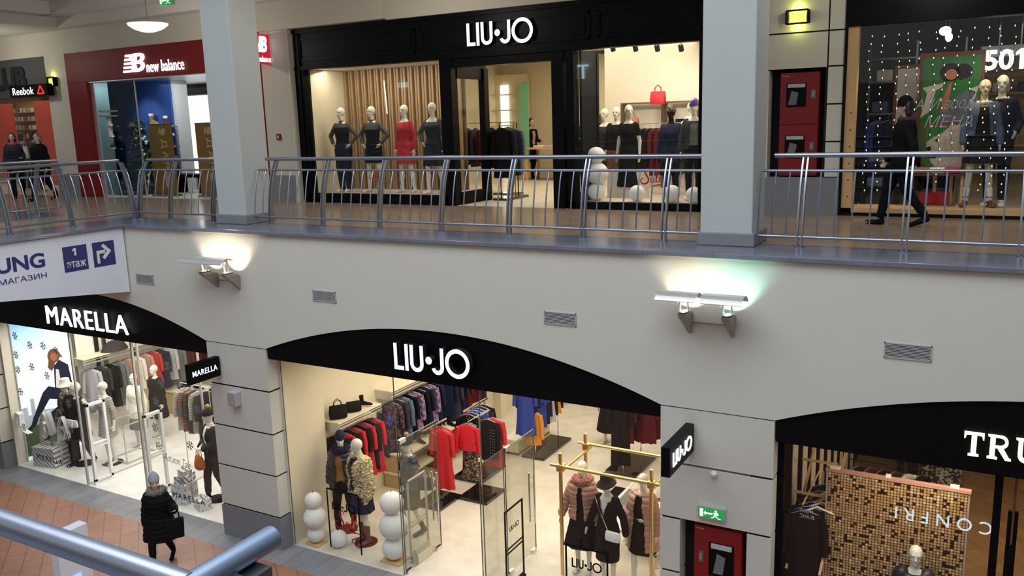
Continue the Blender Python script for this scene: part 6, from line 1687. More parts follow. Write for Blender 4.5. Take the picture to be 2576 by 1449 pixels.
t = thing('display_table', 'low silver framed table far back in the lower middle boutique', 'table', (-9.0, 19.6, Z0))
MB().box(-.8, .8, -.3, .3, .28, .32).build('table_top', M_offw, t)
for s in (-.78, .76):
    for y in (-.3, .28): MB().box(s, s + .02, y, y + .02, 0, .3).build('leg', M_alu, t)
# glass table inside gold frame area
t = thing('display_table', 'glass and silver display table behind the gold frame mannequins', 'table', (-4.9, 12.95, Z0))
MB().box(-.45, .45, -.6, .9, .86, .88).build('table_top', M_glass, t)
b = MB()
for x in (-.45, .42):
    for y in (-.6, .87): b.box(x, x + .03, y, y + .03, 0, .88)
for x in (-.45, .42): b.box(x, x + .03, -.6, .9, .83, .86); b.box(x, x + .03, -.6, .9, .2, .23)
b.build('frame', M_alu, t); MB().box(-.4, .4, -.5, .8, .45, .5).build('shelf', M_white, t)
handbag('white handbag with black strap on the glass display table', (-4.62, 13.2, Z0 + .88), .3, .30, .14, .22, M_white)
t = thing('mirror_panel', 'brown leaning mirror panel behind the gold frame', 'mirror', (-5.75, 14.6, Z0))
MB().box(-.5, .5, -.35, .35, 0, .06).build('plinth', M_glossb, t)
# gold frame
t = thing('gold_frame_rack', 'tall brushed gold tube frame around three mannequins', 'display frame', (-5.0, 12.0, Z0))
GX0, GX1, GY0, GY1, GH = -.76, .77, -.48, .48, 2.10
for x in (GX0, GX1):
    for y in (GY0, GY1): MB().cyl((x, y, 0), (x, y, GH), .030, n=16).build('post', M_gold, t, True)
for y in (GY0 - .05, GY1 + .05): MB().cyl((GX0 - .15, y, GH - .20), (GX1 + .15, y, GH - .20), .027, n=16).build('cross_rail', M_gold, t, True)
for x in (GX0 + .05, GX1 + .05): MB().cyl((x, GY0 - .12, GH - .27), (x, GY1 + .12, GH - .27), .024, n=16).build('side_rail', M_gold, t, True)
for x in (GX0, GX1):
    for y in (GY0, GY1): MB().box(x - .045, x + .075, y - .075 if y < 0 else y - .04, y + .04 if y < 0 else y + .075, GH - .29, GH - .17).build('clamp', M_gold, t, bev=.012)
figure('mannequin', 'mannequin in pink puffer with fur collar, left inside the gold frame', 'mannequin', (-5.50, 11.78, Z0), .15, 1.92, ('away', 'down'), 'stand',
       [('puffer', M_pink, [('torso', .88, 1.46, .055), ('sleeves', 1.9, .032)], dict(quilt=(.075, .018), opening=(.035, .065, .86, 1.40))), ('fur_collar', M_pinkf, [('ring', 1.475, .10, .058)], dict(fur=.018)), ('dress', M_blk, [('torso', .9, 1.42, .018), ('skirt', 1.0, .44, .30, .22, .025, .05)])])
figure('mannequin', 'mannequin in black hat and black wrap dress, middle of the gold frame', 'mannequin', (-4.98, 11.58, Z0), -.1, 1.84, ('away', 'away'), 'stand',
       [('dress', M_blk, [('torso', .9, 1.40, .022), ('sleeves', 1.9, .022), ('skirt', 1.0, .42, .19, .15, .025)], dict(opening=(.075, .0, 1.16, 1.43)))], hat=('bucket', M_chard), tilt=.18)
handbag('small silver white crossbody bag hanging on the black wrap dress', (-4.80, 11.36, Z0 + .88), -.1, .26, .08, .15, M_white, handle=False)
tag(MB((-4.95, 11.4, Z0 + 1.2)).tube([(-5.16, 11.50, Z0 + 1.50), (-5.02, 11.42, Z0 + 1.25), (-4.88, 11.36, Z0 + 1.02)], .008, 6).build('bag_strap', M_chrome), 'thin chain strap across the black wrap dress', 'strap')
figure('mannequin', 'mannequin in long pink puffer coat and black dress, right inside the gold frame', 'mannequin', (-4.47, 11.80, Z0), -.1, 1.90, ('bag', 'down'), 'step',
       [('puffer', M_pink, [('torso', .62, 1.47, .06, .05), ('sleeves', 1.9, .034)], dict(quilt=(.085, .018), opening=(.05, .13, .58, 1.46))), ('dress', M_blk, [('torso', .9, 1.42, .02), ('skirt', 1.0, .55, .22, .17, .025)]), ('belt', M_chrome, [('torso', 1.05, 1.10, .034)])], yaw=.5, tilt=.15)
# decals on the glass
def brand_decal(label, x0, x1, z, zr):
    t = thing('window_decal', label, 'window lettering', ((x0 + x1) / 2, GY - .004, z))
    logo('letters', M_blackm, (x1 - x0) * .86, (0, 0, 0), .003, FRONT, t)
    w = (x1 - x0) / 2 + .05
    b = MB()
    b.box(-w, w, -.002, 0, zr - z - .015, zr - z + .015)
    for s in (-w, w): b.box(s - .015, s + .015, -.002, 0, -.8, zr - z)
    b.ring((0, 0, zr - z + .08), .10, .014, (0, 1, 0), 20, 6)
    b.build('outline', M_blackm, t)
brand_decal('black brand lettering in a thin frame on the gold frame window glass', -5.05, -4.50, -4.70, -4.44)
brand_decal('black brand lettering in a thin frame on the snowmen window glass', -9.60, -9.02, -4.74, -4.45)
sale('red Sale script on the lower glass before the fur jacket mannequin', (-9.24, GY - .01, -5.12), .62, .4)
# ------------------------------------------------------------------ lower left boutique
pane('window_boutique_left', -18.93, -16.38, GY, GY + .012, FL, -2.27, 'left front glass pane of the lower left boutique window')
pane('window_boutique_right', -14.43, -11.97, GY, GY + .012, FL, -2.27, 'right front glass pane of the lower left boutique window')
pane('window_boutique_side', -16.39, -16.38, GY + .02, 11.85, FL, -2.27, 'left side glass pane of the lower left doorway window')
pane('window_boutique_side', -14.44, -14.43, GY + .02, 11.85, FL, -2.27, 'right side glass pane of the lower left doorway window')
b = MB()
for x in (-16.385, -14.435):
    b.box(x - .02, x + .02, 11.85, 11.89, FL, -2.27); b.box(x - .015, x + .015, GY, 11.9, FL, FL + .025); b.box(x - .02, x + .02, GY - .01, GY + .03, FL, -2.27)
struct('trim_glass_posts', b, M_alu, 'silver posts and sills of the glass doorway trim')
gate('white security gate at the left of the glass doorway', -16.25, 10.40, 10.84, 1.78, M_white, .06, .80)
gate('white security gate at the right of the glass doorway', -14.62, 10.54, 10.98, 1.74, M_white, .06, .80)
# slanted lit poster
pl, pr = Vector((-18.86, 10.56, 0)), Vector((PY(170, 843, 11.75).x, 11.75, 0))
L = (pr - pl).length; ang = math.atan2(pr.y - pl.y, pr.x - pl.x)
t = thing('lightbox_poster', 'tall blue sky lightbox poster with seated figure by the left pier', 'poster', (pl.x, pl.y, FL + .02), ang)
H = 3.35
m = bpy.data.materials.new('sky_print'); m.use_nodes = True
tn = m.node_tree; bs = tn.nodes['Principled BSDF']
tcn = tn.nodes.new('ShaderNodeTexCoord'); sp_ = tn.nodes.new('ShaderNodeSeparateXYZ'); tn.links.new(tcn.outputs['Object'], sp_.inputs[0])
mp_ = tn.nodes.new('ShaderNodeMapRange'); mp_.inputs[1].default_value = .6; mp_.inputs[2].default_value = H; tn.links.new(sp_.outputs[2], mp_.inputs[0])
rr = tn.nodes.new('ShaderNodeValToRGB'); tn.links.new(mp_.outputs[0], rr.inputs[0])
rr.color_ramp.elements[0].color = (.66, .72, .74, 1); rr.color_ramp.elements[1].color = (.22, .52, .82, 1)
e_ = rr.color_ramp.elements.new(.45); e_.color = (.80, .86, .88, 1)
tn.links.new(rr.outputs[0], bs.inputs['Base Color']); tn.links.new(rr.outputs[0], bs.inputs['Emission Color']); bs.inputs['Emission Strength'].default_value = .75
MB().box(0, L, 0, .08, 0, H).build('print', m, t)
MB().box(-.02, L + .02, .01, .12, -.02, H + .02).build('case', M_alu, t)
M_suit = mat('print_navy', (.012, .018, .045), .6)
M_phair = mat('print_hair', (.16, .05, .02), .7, var=.5, scale=20)
def fp(poly, m, nm, d=.004):
    poly = [(x * L / 1.52, z) for x, z in poly]
    MB().prism(poly, (0, 0, 0), (1, 0, 0), (0, 0, 1), (0, -1, 0), 0, d).build(nm, m, t)
M_city = mat('print_city', (.40, .46, .52), .8, emit=(.40, .46, .52), es=.4)
fp([(0, .75), (0, 1.25), (.16, 1.25), (.16, 1.05), (.25, 1.05), (.25, 1.42), (.36, 1.42), (.36, 1.15), (.5, 1.15), (.5, 1.32), (.62, 1.32), (.62, 1.1), (1.0, 1.05), (1.0, .75)], M_city, 'city_print', .002)
fp([(0, .1), (0, .75), (1.5, .9), (1.5, .1)], mat('print_green', (.10, .16, .06), .8, var=.5, scale=8), 'grass_print', .003)
fp([(.95, 1.35), (1.02, 2.05), (1.18, 2.18), (1.42, 2.02), (1.50, 1.30), (1.25, 1.12)], M_suit, 'jacket_print', .006)
fp([(1.00, 1.55), (1.06, 1.98), (1.14, 1.95), (1.16, 1.5)], M_white, 'shirt_print', .008)
fp([(1.30, 1.18), (1.30, 1.42), (.80, 1.62), (.62, 1.50), (.30, 1.00), (.40, .92), (.78, 1.32)], M_suit, 'leg_print', .009)
fp([(1.40, 1.05), (1.40, 1.30), (.75, .98), (.50, .40), (.62, .36), (.90, .82)], M_suit, 'leg_print', .010)
fp([(.30, 1.02), (.42, .94), (.34, .80), (.02, .62), (.0, .68), (.2, .82)], M_suit, 'boot_print', .011)
fp(arc(1.05, 2.30, .17, 20, 340, 16) + [(1.30, 2.22)], M_phair, 'hair_print', .010)
fp([(.92, 2.30), (.85, 2.05), (.95, 1.95), (1.05, 2.08), (1.06, 2.25)], M_phair, 'hair_print', .011)
fp(arc(1.05, 2.28, .10, 0, 345, 16), M_face, 'face_print', .013)
# snowflakes on the glass
M_flake = mat('flake_grey', (.16, .19, .20), .7)
b = MB()
for k in range(6):
    a = math.pi * k / 3; d = Vector((math.cos(a), 0, math.sin(a))); n_ = Vector((-d.z, 0, d.x))
    b.bar((0, 0, 0), d * .085, .003, .013)
    for u in (.045, .068):
        for s in (-1, 1): b.bar(d * u, d * (u + .022) + n_ * s * .024, .003, .011)
FLAKE = b.mesh('snowflake_decal', M_flake)
whr = ['on the sky poster glass', 'on the glass before the dark mannequins', 'on the doorway glass', 'on the right glass']
for px, py, g_ in ((37, 845, 0), (75, 868, 0), (108, 870, 0), (140, 882, 0), (40, 893, 0), (45, 930, 0), (80, 923, 0), (52, 985, 0), (118, 945, 0), (172, 1015, 1), (178, 1080, 1), (130, 1112, 1), (170, 1100, 1), (60, 1075, 1), (420, 920, 2), (392, 1010, 2), (405, 965, 2), (450, 965, 2), (390, 1075, 2), (400, 1122, 2), (497, 1030, 3), (478, 1120, 3), (457, 1212, 3), (450, 1035, 3)):
    p = PY(px, py, GY - .004)
    o = link(bpy.data.objects.new('snowflake_decal', FLAKE)); o.location = p; o.rotation_euler = (0, random.uniform(0, 1), 0)
    tag(o, 'grey snowflake sticker ' + whr[g_], 'sticker', 'snowflakes ' + whr[g_])
for x0, x1, z, lab in ((-13.68, -12.78, -5.36, 'black capital lettering on the glass before the gift box stack'), (-18.10, -17.20, -5.33, 'black capital lettering on the glass below the sky poster')):
    t = thing('window_decal', lab, 'window lettering', ((x0 + x1) / 2, GY - .004, z))
    place_text(fit_text('MARELLA', x1 - x0, .115, .003, spacing=1.3), 'lettering', M_blackm, (0, 0, 0), FRONT, t)
t = thing('window_decal', 'thin grey handwritten line on the glass beside the grey cardigan mannequin', 'window lettering', (-13.45, GY - .004, -4.62))
place_text(fit_text('Autumn Tale', .75, .16, .003, shear=.4, bold=-.01), 'lettering', M_flake, (0, 0, 0), FRONT, t, spin=-.1)
# mannequins
MD = (.22, M_blackm)
figure('mannequin', 'mannequin in black coat and spotted scarf, nearest the sky poster', 'mannequin', (-17.98, 11.10, Z0), .1, 1.90, ('down', 'bag'), 'stand', [('coat', M_blk, [('torso', .70, 1.46, .05, .03), ('sleeves', 1.9, .03)]), ('scarf', M_sequin, [('ring', 1.47, .09, .05), ('bar', (.02, -.13, 1.42), (.04, -.15, 1.15), .05, .045)]), ('trousers', M_blk, [('legs', .95, .02)]), ('boots', M_blk, [('boots', .12)])], hat=('bucket', M_offw), yaw=-.5)
figure('mannequin', 'mannequin in black cape coat and white boots, second from the sky poster', 'mannequin', (-17.55, 11.05, Z0), -.1, 1.88, ('down', 'bag'), 'step', [('coat', M_blk, [('torso', .62, 1.46, .06, .05), ('sleeves', 1.7, .045)]), ('trousers', M_chard, [('legs', .85, .02)]), ('boots', M_blk, [('boots', .14)])], disc=MD, yaw=-.6, hat=('beanie', M_mann))
handbag('white flat box bag held by the black cape mannequin', (-17.42, 10.80, Z0 + .98), .1, .34, .07, .16, M_white, handle=False)
figure('mannequin', 'mannequin in fine striped dress with one raised hand', 'mannequin', (-17.0, 11.35, Z0), .05, 1.92, ('up', 'down'), 'stand', [('dress', M_strip, [('torso', .9, 1.43, .022), ('sleeves', 1.4, .018), ('skirt', 1.0, .62, .22, .17, .025)])], disc=MD, yaw=-.7)
figure('mannequin', 'mannequin in dark beanie, white turtleneck and charcoal cardigan at the right glass', 'mannequin', (-13.28, 11.05, Z0), -.35, 1.90, ('cross', 'cross'), 'step', [('cardigan', M_chard, [('torso', .80, 1.44, .045), ('sleeves', 1.9, .03)], dict(opening=(.07, .11, .78, 1.44))), ('turtleneck', M_offw, [('torso', .95, 1.45, .022), ('collar', 1.42, 1.52, .075, .064)]), ('trousers', M_chard, [('legs', .8, .022)]), ('boots', M_blk, [('boots', .16)])], disc=(.22, M_blackm), hat=('beanie', M_chard, mat('mustard_fur', (.50, .30, .08), .9, var=.4, scale=50)), yaw=-.3, tilt=.1)
handbag('orange fur handbag before the charcoal cardigan mannequin', (-13.42, 10.82, Z0 + .72), -.3, .26, .16, .26, mat('orange_fur', (.42, .13, .02), .9, var=.5, scale=40))
# gift boxes and ribbons
M_gwrap = stripe_mat('gift_stripe', (.70, .70, .70), (.08, .08, .085), 9, 3, .5, .72)
M_gdot = voro_mat('gift_dots', [(.72, .72, .72), (.70, .70, .70), (.30, .30, .30), (.68, .68, .68), (.74, .74, .74)], 40)
def gift(label, loc, rz, w, d, h, m, group):
    t = thing('gift_box', label, 'gift box', loc, rz, group)
    MB().box(-w / 2, w / 2, -d / 2, d / 2, 0, h).build('box', m, t, bev=.006)
    b = MB().box(-.02, .02, -d / 2 - .003, d / 2 + .003, 0, h + .003).box(-w / 2 - .003, w / 2 + .003, -.02, .02, 0, h + .003)
    b.build('ribbon', M_alu, t)
    b = MB()
    for s in (-1, 1): b.tube([(0, 0, h), (s * .06, .01, h + .06), (s * .10, 0, h + .03), (0, 0, h)], [.012, .016, .016, .012], 6)
    b.build('bow', M_alu, t, True)
gift('white striped large gift box below the sky poster', (-18.25, 10.72, Z0), .2, .62, .42, .45, M_gwrap, None)
gift('dotted tall gift box, lowest beside the charcoal cardigan mannequin', (-13.80, 10.70, Z0), .1, .38, .34, .42, M_gdot, None)
gift('pale wrapped gift box stacked on the dotted tall gift box', (-13.78, 10.72, Z0 + .42), .4, .32, .28, .16, M_gwrap, None)
gift('small silver gift box on top of the gift stack', (-13.76, 10.72, Z0 + .58), -.2, .22, .2, .10, M_ltgrey, None)
gift('dotted flat gift box beside the gift stack', (-13.20, 10.62, Z0), -.3, .30, .24, .22, M_gdot, None)
def ribbon(label, pts, w, m):
    b = MB(); vs = []; fs = []
    P_ = [Vector(p) for p in pts]
    o0 = P_[0]
    q = []
    for i in range(len(P_) - 1):
        a = P_[max(i - 1, 0)]; c = P_[i]; d = P_[i + 1]; e = P_[min(i + 2, len(P_) - 1)]
        for k in range(6):
            u = k / 6
            q.append(.5 * (2 * c + (d - a) * u + (2 * a - 5 * c + 4 * d - e) * u * u + (-a + 3 * c - 3 * d + e) * u ** 3))
    q.append(P_[-1])
    b.org = o0
    b.loft([[p + Vector((0, -w / 2, .004)), p + Vector((0, w / 2, .004)), p + Vector((0, w / 2, -.004)), p + Vector((0, -w / 2, -.004))] for p in q])
    return tag(b.build('ribbon', m, None, True), label, 'ribbon', 'silver ribbons below the sky poster')
for k, (x, y, s) in enumerate(((-18.6, 10.85, .5), (-18.3, 10.95, .6), (-18.0, 10.8, .45), (-18.5, 10.7, .55))):
    ribbon(f'curled silver ribbon, {["first", "second", "third", "fourth"][k]} from the left below the sky poster', [(x, y, Z0 + .5), (x + .1, y, Z0 + .5 + s * .9), (x + .3, y, Z0 + .6 + s * .5), (x + .18, y, Z0 + .52 + s * .2), (x + .05, y, Z0 + .7 + s * .3), (x + .25, y, Z0 + .9 + s * .6), (x + .42, y, Z0 + .55 + s * .3)], .09, M_alu if k % 2 else M_white)
t = thing('wall_column_display', 'curled white ribbon standing by the left pier', 'ribbon', (-18.78, 10.42, Z0))
MB().loft([[(x - .02, -.06, z), (x + .02, -.06, z), (x + .02, .06, z), (x - .02, .06, z)] for x, z in ((0, .9), (-.06, 1.05), (0, 1.25), (.12, 1.22), (.10, 1.0), (.16, .85), (.35, .8))]).build('strip', M_white, t, True)
# interior racks
def low_rack(label, x0, x1, y, zr, items, where, group, ang=.5):
    t = thing('clothes_rack', label, 'clothes rack', ((x0 + x1) / 2, y, Z0))
    w = (x1 - x0) / 2; H = zr - Z0
    MB().tube([(-w, 0, 0), (-w, 0, H), (w, 0, H), (w, 0, 0)], .012, 8).build('frame', M_alu, t)
    hang_row((x0 + .05, y, zr), (x1 - .05, y, zr), items, math.pi / 2 - ang, where, group)
wall_rail('cream wall shelf over the garments on the left wall of the lower left boutique', 11.95, 17.6, -3.62, -18.92)
tag(MB((-18.66, 12.9, -3.598)).lathe((-18.66, 12.9, -3.598), [(.22, 0), (.20, .05), (.16, .16), (.08, .22), (.01, .23)], 20, sx=1.1, sy=1.6).build('hat_display', M_chard, None, True), 'large charcoal hat on the left wall shelf of the lower left boutique', 'hat')
MG = [('coat', 1.15, M_ltgrey, 'pale grey'), ('coat', 1.2, M_chard, 'charcoal'), ('coat', 1.1, M_blk, 'black'), ('coat', 1.1, M_grey, 'grey'), ('shirt', .8, M_pink, 'rose'), ('shirt', .85, M_offw, 'cream'), ('shirt', .8, M_pink, 'rose'), ('dress', .8, M_red, 'red'), ('coat', 1.0, M_navy, 'navy'), ('shirt', .9, M_ltgrey, 'pale grey'), ('coat', 1.0, M_grey, 'grey'), ('coat', 1.05, M_burg, 'burgundy'), ('coat', 1.1, M_burg, 'burgundy'), ('dress', 1.1, M_burg, 'burgundy'), ('shirt', .9, M_strip, 'striped'), ('dress', 1.1, M_offw, 'cream'), ('coat', 1.0, M_chard, 'charcoal'), ('coat', 1.0, M_chard, 'charcoal'), ('coat', 1.05, M_blk, 'black'), ('coat', 1.0, M_chard, 'charcoal'), ('coat', 1.0, M_grey, 'grey'), ('shirt', .95, M_strip, 'striped')]
hang_row((-18.66, 12.1, -3.80), (-18.66, 17.5, -3.80), MG, .5, 'on the left wall rail of the lower left boutique', 'garments on the left boutique wall rail')
low_rack('silver rack of striped knits beside the hanging black sign', -15.25, -14.35, 12.0, -3.75, [('shirt', .95, M_strip, 'striped'), ('shirt', .95, stripe_mat('red_stripe_knit', (.02, .02, .02), (.40, .12, .08), 26, 2, .8, .5), 'red striped'), ('shirt', .95, M_floral, 'flowered'), ('shirt', .95, M_strip, 'striped'), ('coat', 1.1, M_chard, 'charcoal')], 'on the striped knit rack', 'striped knits rack')
figure('mannequin', 'mannequin in beige coat and dark skirt behind the doorway glass', 'mannequin', (-17.3, 12.35, Z0), .2, 1.8, ('down', 'down'), 'stand', [('coat', M_offw, [('torso', .72, 1.45, .045, .03), ('sleeves', 1.9, .03)]), ('skirt', M_grey, [('skirt', 1.0, .45, .22, .18, .03)])])
figure('mannequin', 'mannequin in long black coat behind the beige coat mannequin', 'mannequin', (-17.4, 13.0, Z0), -.1, 1.82, ('down', 'down'), 'stand', [('coat', M_blk, [('torso', .5, 1.45, .05, .06), ('sleeves', 1.9, .03)])])
t = thing('display_counter', 'pale display counter with dark hats inside the lower left boutique', 'counter', (-17.9, 14.6, Z0))
MB().box(-.9, 1.0, -.35, .35, 0, .62).build('body', M_tan, t); MB().box(-.95, 1.05, -.4, .4, .62, .66).build('top', M_cream, t)
for i, x in enumerate((-18.4, -17.9, -17.3)):
    tag(MB((x, 14.6, Z0 + .66)).lathe((x, 14.6, Z0 + .66), [(.17, 0), (.165, .012), (.10, .02), (.095, .09), (.06, .115), (.01, .12)], 20).build('hat', M_blk, None, True), ['black hat, left of three on the pale counter', 'black hat, middle of three on the pale counter', 'black hat, right of three on the pale counter'][i], 'hat', 'hats on the pale counter')
t = thing('glass_table', 'clear glass box table inside the doorway of the left boutique', 'table', (-16.9, 11.75, Z0))
b = MB()
for x in (-.3, .3):
    for y in (-.3, .5): b.box(x - .012, x + .012, y - .012, y + .012, 0, .9)
for z in (.02, .88): b.box(-.31, .31, -.312, -.288, z, z + .02); b.box(-.31, .31, .488, .512, z, z + .02); b.box(-.312, -.288, -.3, .5, z, z + .02); b.box(.288, .312, -.3, .5, z, z + .02)
b.build('frame', M_alu, t); MB().box(-.3, .3, -.3, .5, .895, .905).build('table_top', M_glass, t)
b = MB()
for y, m in ((11.75, 0), (11.95, 1), (12.55, 0), (12.75, 1), (13.6, 0), (14.6, 1)): b.box(-18.93, -18.88, y, y + .09, FL, -2.2, m)
struct('wall_dark_posts', b, [M_blackm, M_steeld], 'dark vertical posts on the left wall of the lower left boutique wall')
t = thing('clothes_shelf', 'long pale shelf with folded clothes on the back wall of the left boutique', 'shelf', (-16.5, 18.2, -4.2))
for z in (0, .7): MB().box(-2.2, 2.5, 0, .3, z, z + .04).build('board', M_cream, t)
# ------------------------------------------------------------------ woman walking past
w_ = PZ(412, 1420, FL)
figure('person', 'person in pale grey pompom hat and long black down coat walking past', 'person', (w_.x, w_.y, FL), math.radians(32), 1.60, ('down', ((.11, .02, -.26), (.07, -.16, .02))), 'walk',
       [('down_coat', M_blk, [('torso', .55, 1.45, .085, .06), ('sleeves', 1.9, .055)], dict(quilt=(.10, .016))), ('fur_trim', M_greyfur, [('ring', 1.50, .115, .045), ('bar', (-.10, .08, 1.50), (.10, .08, 1.50), .06, .06)], dict(fur=.025)), ('scarf', M_greyfur, [('ring', 1.485, .065, .035)]), ('trousers', M_blk, [('legs', .95, .018)]), ('boots', M_blk, [('boots', .2)])], real=True, hair=(M_hair, 'short'), hat=('beanie', mat('grey_knit', (.36, .37, .40), .9, var=.12, scale=60), mat('grey_pompom', (.42, .42, .45), .95, var=.2, scale=60), 1.14), yaw=.45, wid=1.15, tilt=-.12)
bp_ = PY(445, 1352, w_.y - .12)
t = thing('tote_bag', 'black tote bag on the forearm of the person in the pompom hat', 'bag', (bp_.x, bp_.y, bp_.z), math.radians(62))
b = MB().loft([[(sx * .115, sy * .045, 0) for sx, sy in ((-1, -1), (1, -1), (1, 1), (-1, 1))], [(sx * .13, sy * .05, .22) for sx, sy in ((-1, -1), (1, -1), (1, 1), (-1, 1))], [(sx * .135, sy * .03, .34) for sx, sy in ((-1, -1), (1, -1), (1, 1), (-1, 1))]])
b.build('body', M_blk, t, bev=.012)
for s in (-1, 1): MB().tube([(-.07, s * .03, .33), (-.06, s * .03, .45), (0, s * .02, .56), (.06, s * .03, .45), (.07, s * .03, .33)], .008, 6).build('handle', M_blk, t, True)
# ------------------------------------------------------------------ lower right dark boutique
pane('window_dark_boutique', -2.06, .22, GY, GY + .012, FL, -2.29, 'left front glass pane of the dark lower right boutique window')
b = MB().box(-2.13, -2.05, GY - .04, GY + .06, FL, -2.29).box(.22, .30, GY - .04, GY + .06, FL, -2.29).box(-2.13, 4.8, GY - .04, GY + .04, FL, FL + .08)
struct('trim_dark_frame', b, M_black, 'black posts framing the dark boutique glass trim')
t = thing('door_3', 'tall black door with long pull handle at the right edge', 'door', (.42, GY, FL), 0, None, 'structure')
MB().box(-.05, .05, -.02, .03, 0, 2.92).build('door_handle', M_black, t)
MB().cyl((-.0, -.06, 2.55), (0, -.06, 3.38), .012, n=8).build('hanging_rod', M_brown, t)
MB().box(.05, 1.2, 0, .012, 0.02, 3.38).build('pane', M_glass, t)
# sequin wall
m = bpy.data.materials.new('gold_sequins'); m.use_nodes = True
tn = m.node_tree; bs = tn.nodes['Principled BSDF']; bs.inputs['Metallic'].default_value = .45; bs.inputs['Roughness'].default_value = .38
tcn = tn.nodes.new('ShaderNodeTexCoord'); vo = tn.nodes.new('ShaderNodeTexVoronoi'); vo.inputs['Scale'].default_value = 27; vo.inputs['Randomness'].default_value = 0; vo.voronoi_dimensions = '2D'
sx_ = tn.nodes.new('ShaderNodeSeparateXYZ'); cx_ = tn.nodes.new('ShaderNodeCombineXYZ')
tn.links.new(tcn.outputs['Object'], sx_.inputs[0]); tn.links.new(sx_.outputs[0], cx_.inputs[0]); tn.links.new(sx_.outputs[2], cx_.inputs[1]); tn.links.new(cx_.outputs[0], vo.inputs['Vector'])
sc_ = tn.nodes.new('ShaderNodeSeparateColor'); tn.links.new(vo.outputs['Color'], sc_.inputs[0])
r1 = tn.nodes.new('ShaderNodeValToRGB'); r1.color_ramp.interpolation = 'CONSTANT'; tn.links.new(sc_.outputs[0], r1.inputs[0])
r1.color_ramp.elements[0].color = (.03, .015, .008, 1); r1.color_ramp.elements[1].position = .13; r1.color_ramp.elements[1].color = (.62, .40, .18, 1)
for ps, c in ((.45, (.80, .55, .28)), (.75, (.68, .48, .25)), (.93, (.95, .78, .50))):
    e = r1.color_ramp.elements.new(ps); e.color = (*c, 1)
r2 = tn.nodes.new('ShaderNodeValToRGB'); tn.links.new(vo.outputs['Distance'], r2.inputs[0])
r2.color_ramp.elements[0].position = .40; r2.color_ramp.elements[0].color = (1, 1, 1, 1); r2.color_ramp.elements[1].position = .52; r2.color_ramp.elements[1].color = (.12, .08, .05, 1)
mx = tn.nodes.new('ShaderNodeMix'); mx.data_type = 'RGBA'; mx.blend_type = 'MULTIPLY'; mx.inputs[0].default_value = 1
tn.links.new(r1.outputs[0], mx.inputs[6]); tn.links.new(r2.outputs[0], mx.inputs[7]); tn.links.new(mx.outputs[2], bs.inputs['Base Color'])
bp = tn.nodes.new('ShaderNodeBump'); bp.inputs['Strength'].default_value = .5; bp.inputs['Distance'].default_value = .02
tn.links.new(sc_.outputs[1], bp.inputs['Height']); tn.links.new(bp.outputs[0], bs.inputs['Normal'])
t = thing('sequin_screen', 'tall screen of gold round sequins in the dark boutique window', 'screen', (-.83, 10.98, FL))
MB().box(-.80, .80, 0, .02, .1, 2.77).build('sequin_sheet', m, t)
MB().box(-.83, .83, -.02, .05, 2.77, 2.81).build('top_bar', M_pink, t)
for x in (-.82, .80): MB().box(x, x + .02, 0, .03, 0, 2.77).build('upright', M_alu, t)
MB().box(-.85, .85, -.15, .2, 0, .06).build('base', M_blackm, t)
for i, (x, w) in enumerate(((-.78, .12), (-.12, .06), (.60, .10))):
    MB().box(x, x + w, -.01, .05, 2.81, 2.84).build('clip', M_offw, t)
figure('mannequin', 'bald white mannequin in dark ruffled blouse before the sequin screen', 'mannequin', (PY(2305, 1372, 10.64).x, 10.64, PY(2305, 1372, 10.64).z - 1.86), .1, 1.86, ('down', 'down'), 'stand', [('blouse', mat('ink_satin', (.012, .012, .022), .4, var=.4, scale=12), [('torso', .9, 1.44, .035), ('sleeves', 1.7, .045)]), ('dress', M_blk, [('torso', .85, 1.43, .03), ('skirt', 1.0, .4, .22, .18, .04)])])
tag(MB((-.62, 10.64, FL)).box(PY(2305, 1372, 10.64).x - .25, PY(2305, 1372, 10.64).x + .25, 10.42, 10.86, FL, PY(2305, 1372, 10.64).z - 1.86).build('display_plinth', M_glossb), 'black plinth under the ruffled blouse mannequin', 'plinth')
# garments left
t = thing('clothes_rack', 'pine ladder rack with dark coats left of the sequin screen', 'clothes rack', (-1.95, 11.1, Z0))
b = MB()
for z, y in ((2.35, .0), (2.62, .5), (1.86, -.1)): b.bar((-.12, y, z), (.35, y, z), .03, .03)
for x in (-.12, .30): b.bar((x, -.35, 1.4), (x + .1, 1.2, 2.9), .03, .035)
for y in (.9,): b.bar((.1, y, 0), (.1, y, 2.32), .03, .03)
b.build('ladder_frame', M_wood, t)
MB().tube([(.05, -.3, 2.32), (.05, 1.1, 2.32)], .012, 8).build('rail', M_wood, t)
for i, (y, m_, L_, cn) in enumerate(((10.85, M_blk, 1.35, 'black'), (11.0, M_navy, 1.35, 'navy'), (11.15, M_blk, 1.3, 'black'), (11.35, M_burg, 1.2, 'burgundy'), (11.55, M_chard, 1.2, 'charcoal'), (11.8, M_blk, 1.2, 'black'))):
    hang((-1.88 + .02 * i, y, Z0 + 2.32), .25, 'coat', L_ + .5, m_, f'{cn} coat on white hanger left of the sequin screen', 'coats left of the sequin screen', .46, .07, i, None)
HW = MB()
HW.tube([(-.2, 0, -.07), (-.06, 0, -.01), (0, 0, .02), (.06, 0, -.01), (.2, 0, -.07)], .014, 6)
hw = HW.mesh('white_hanger', M_offw, True)
for i in range(5):
    o = link(bpy.data.objects.new('coat_hanger', hw)); o.location = (-1.74 + .03 * i, 10.92 + i * .16, Z0 + 2.25); o.rotation_euler = (0, 0, .3)
    tag(o, 'pale wooden coat hanger left of the sequin screen', 'hanger', 'pale hangers left of the sequin screen')
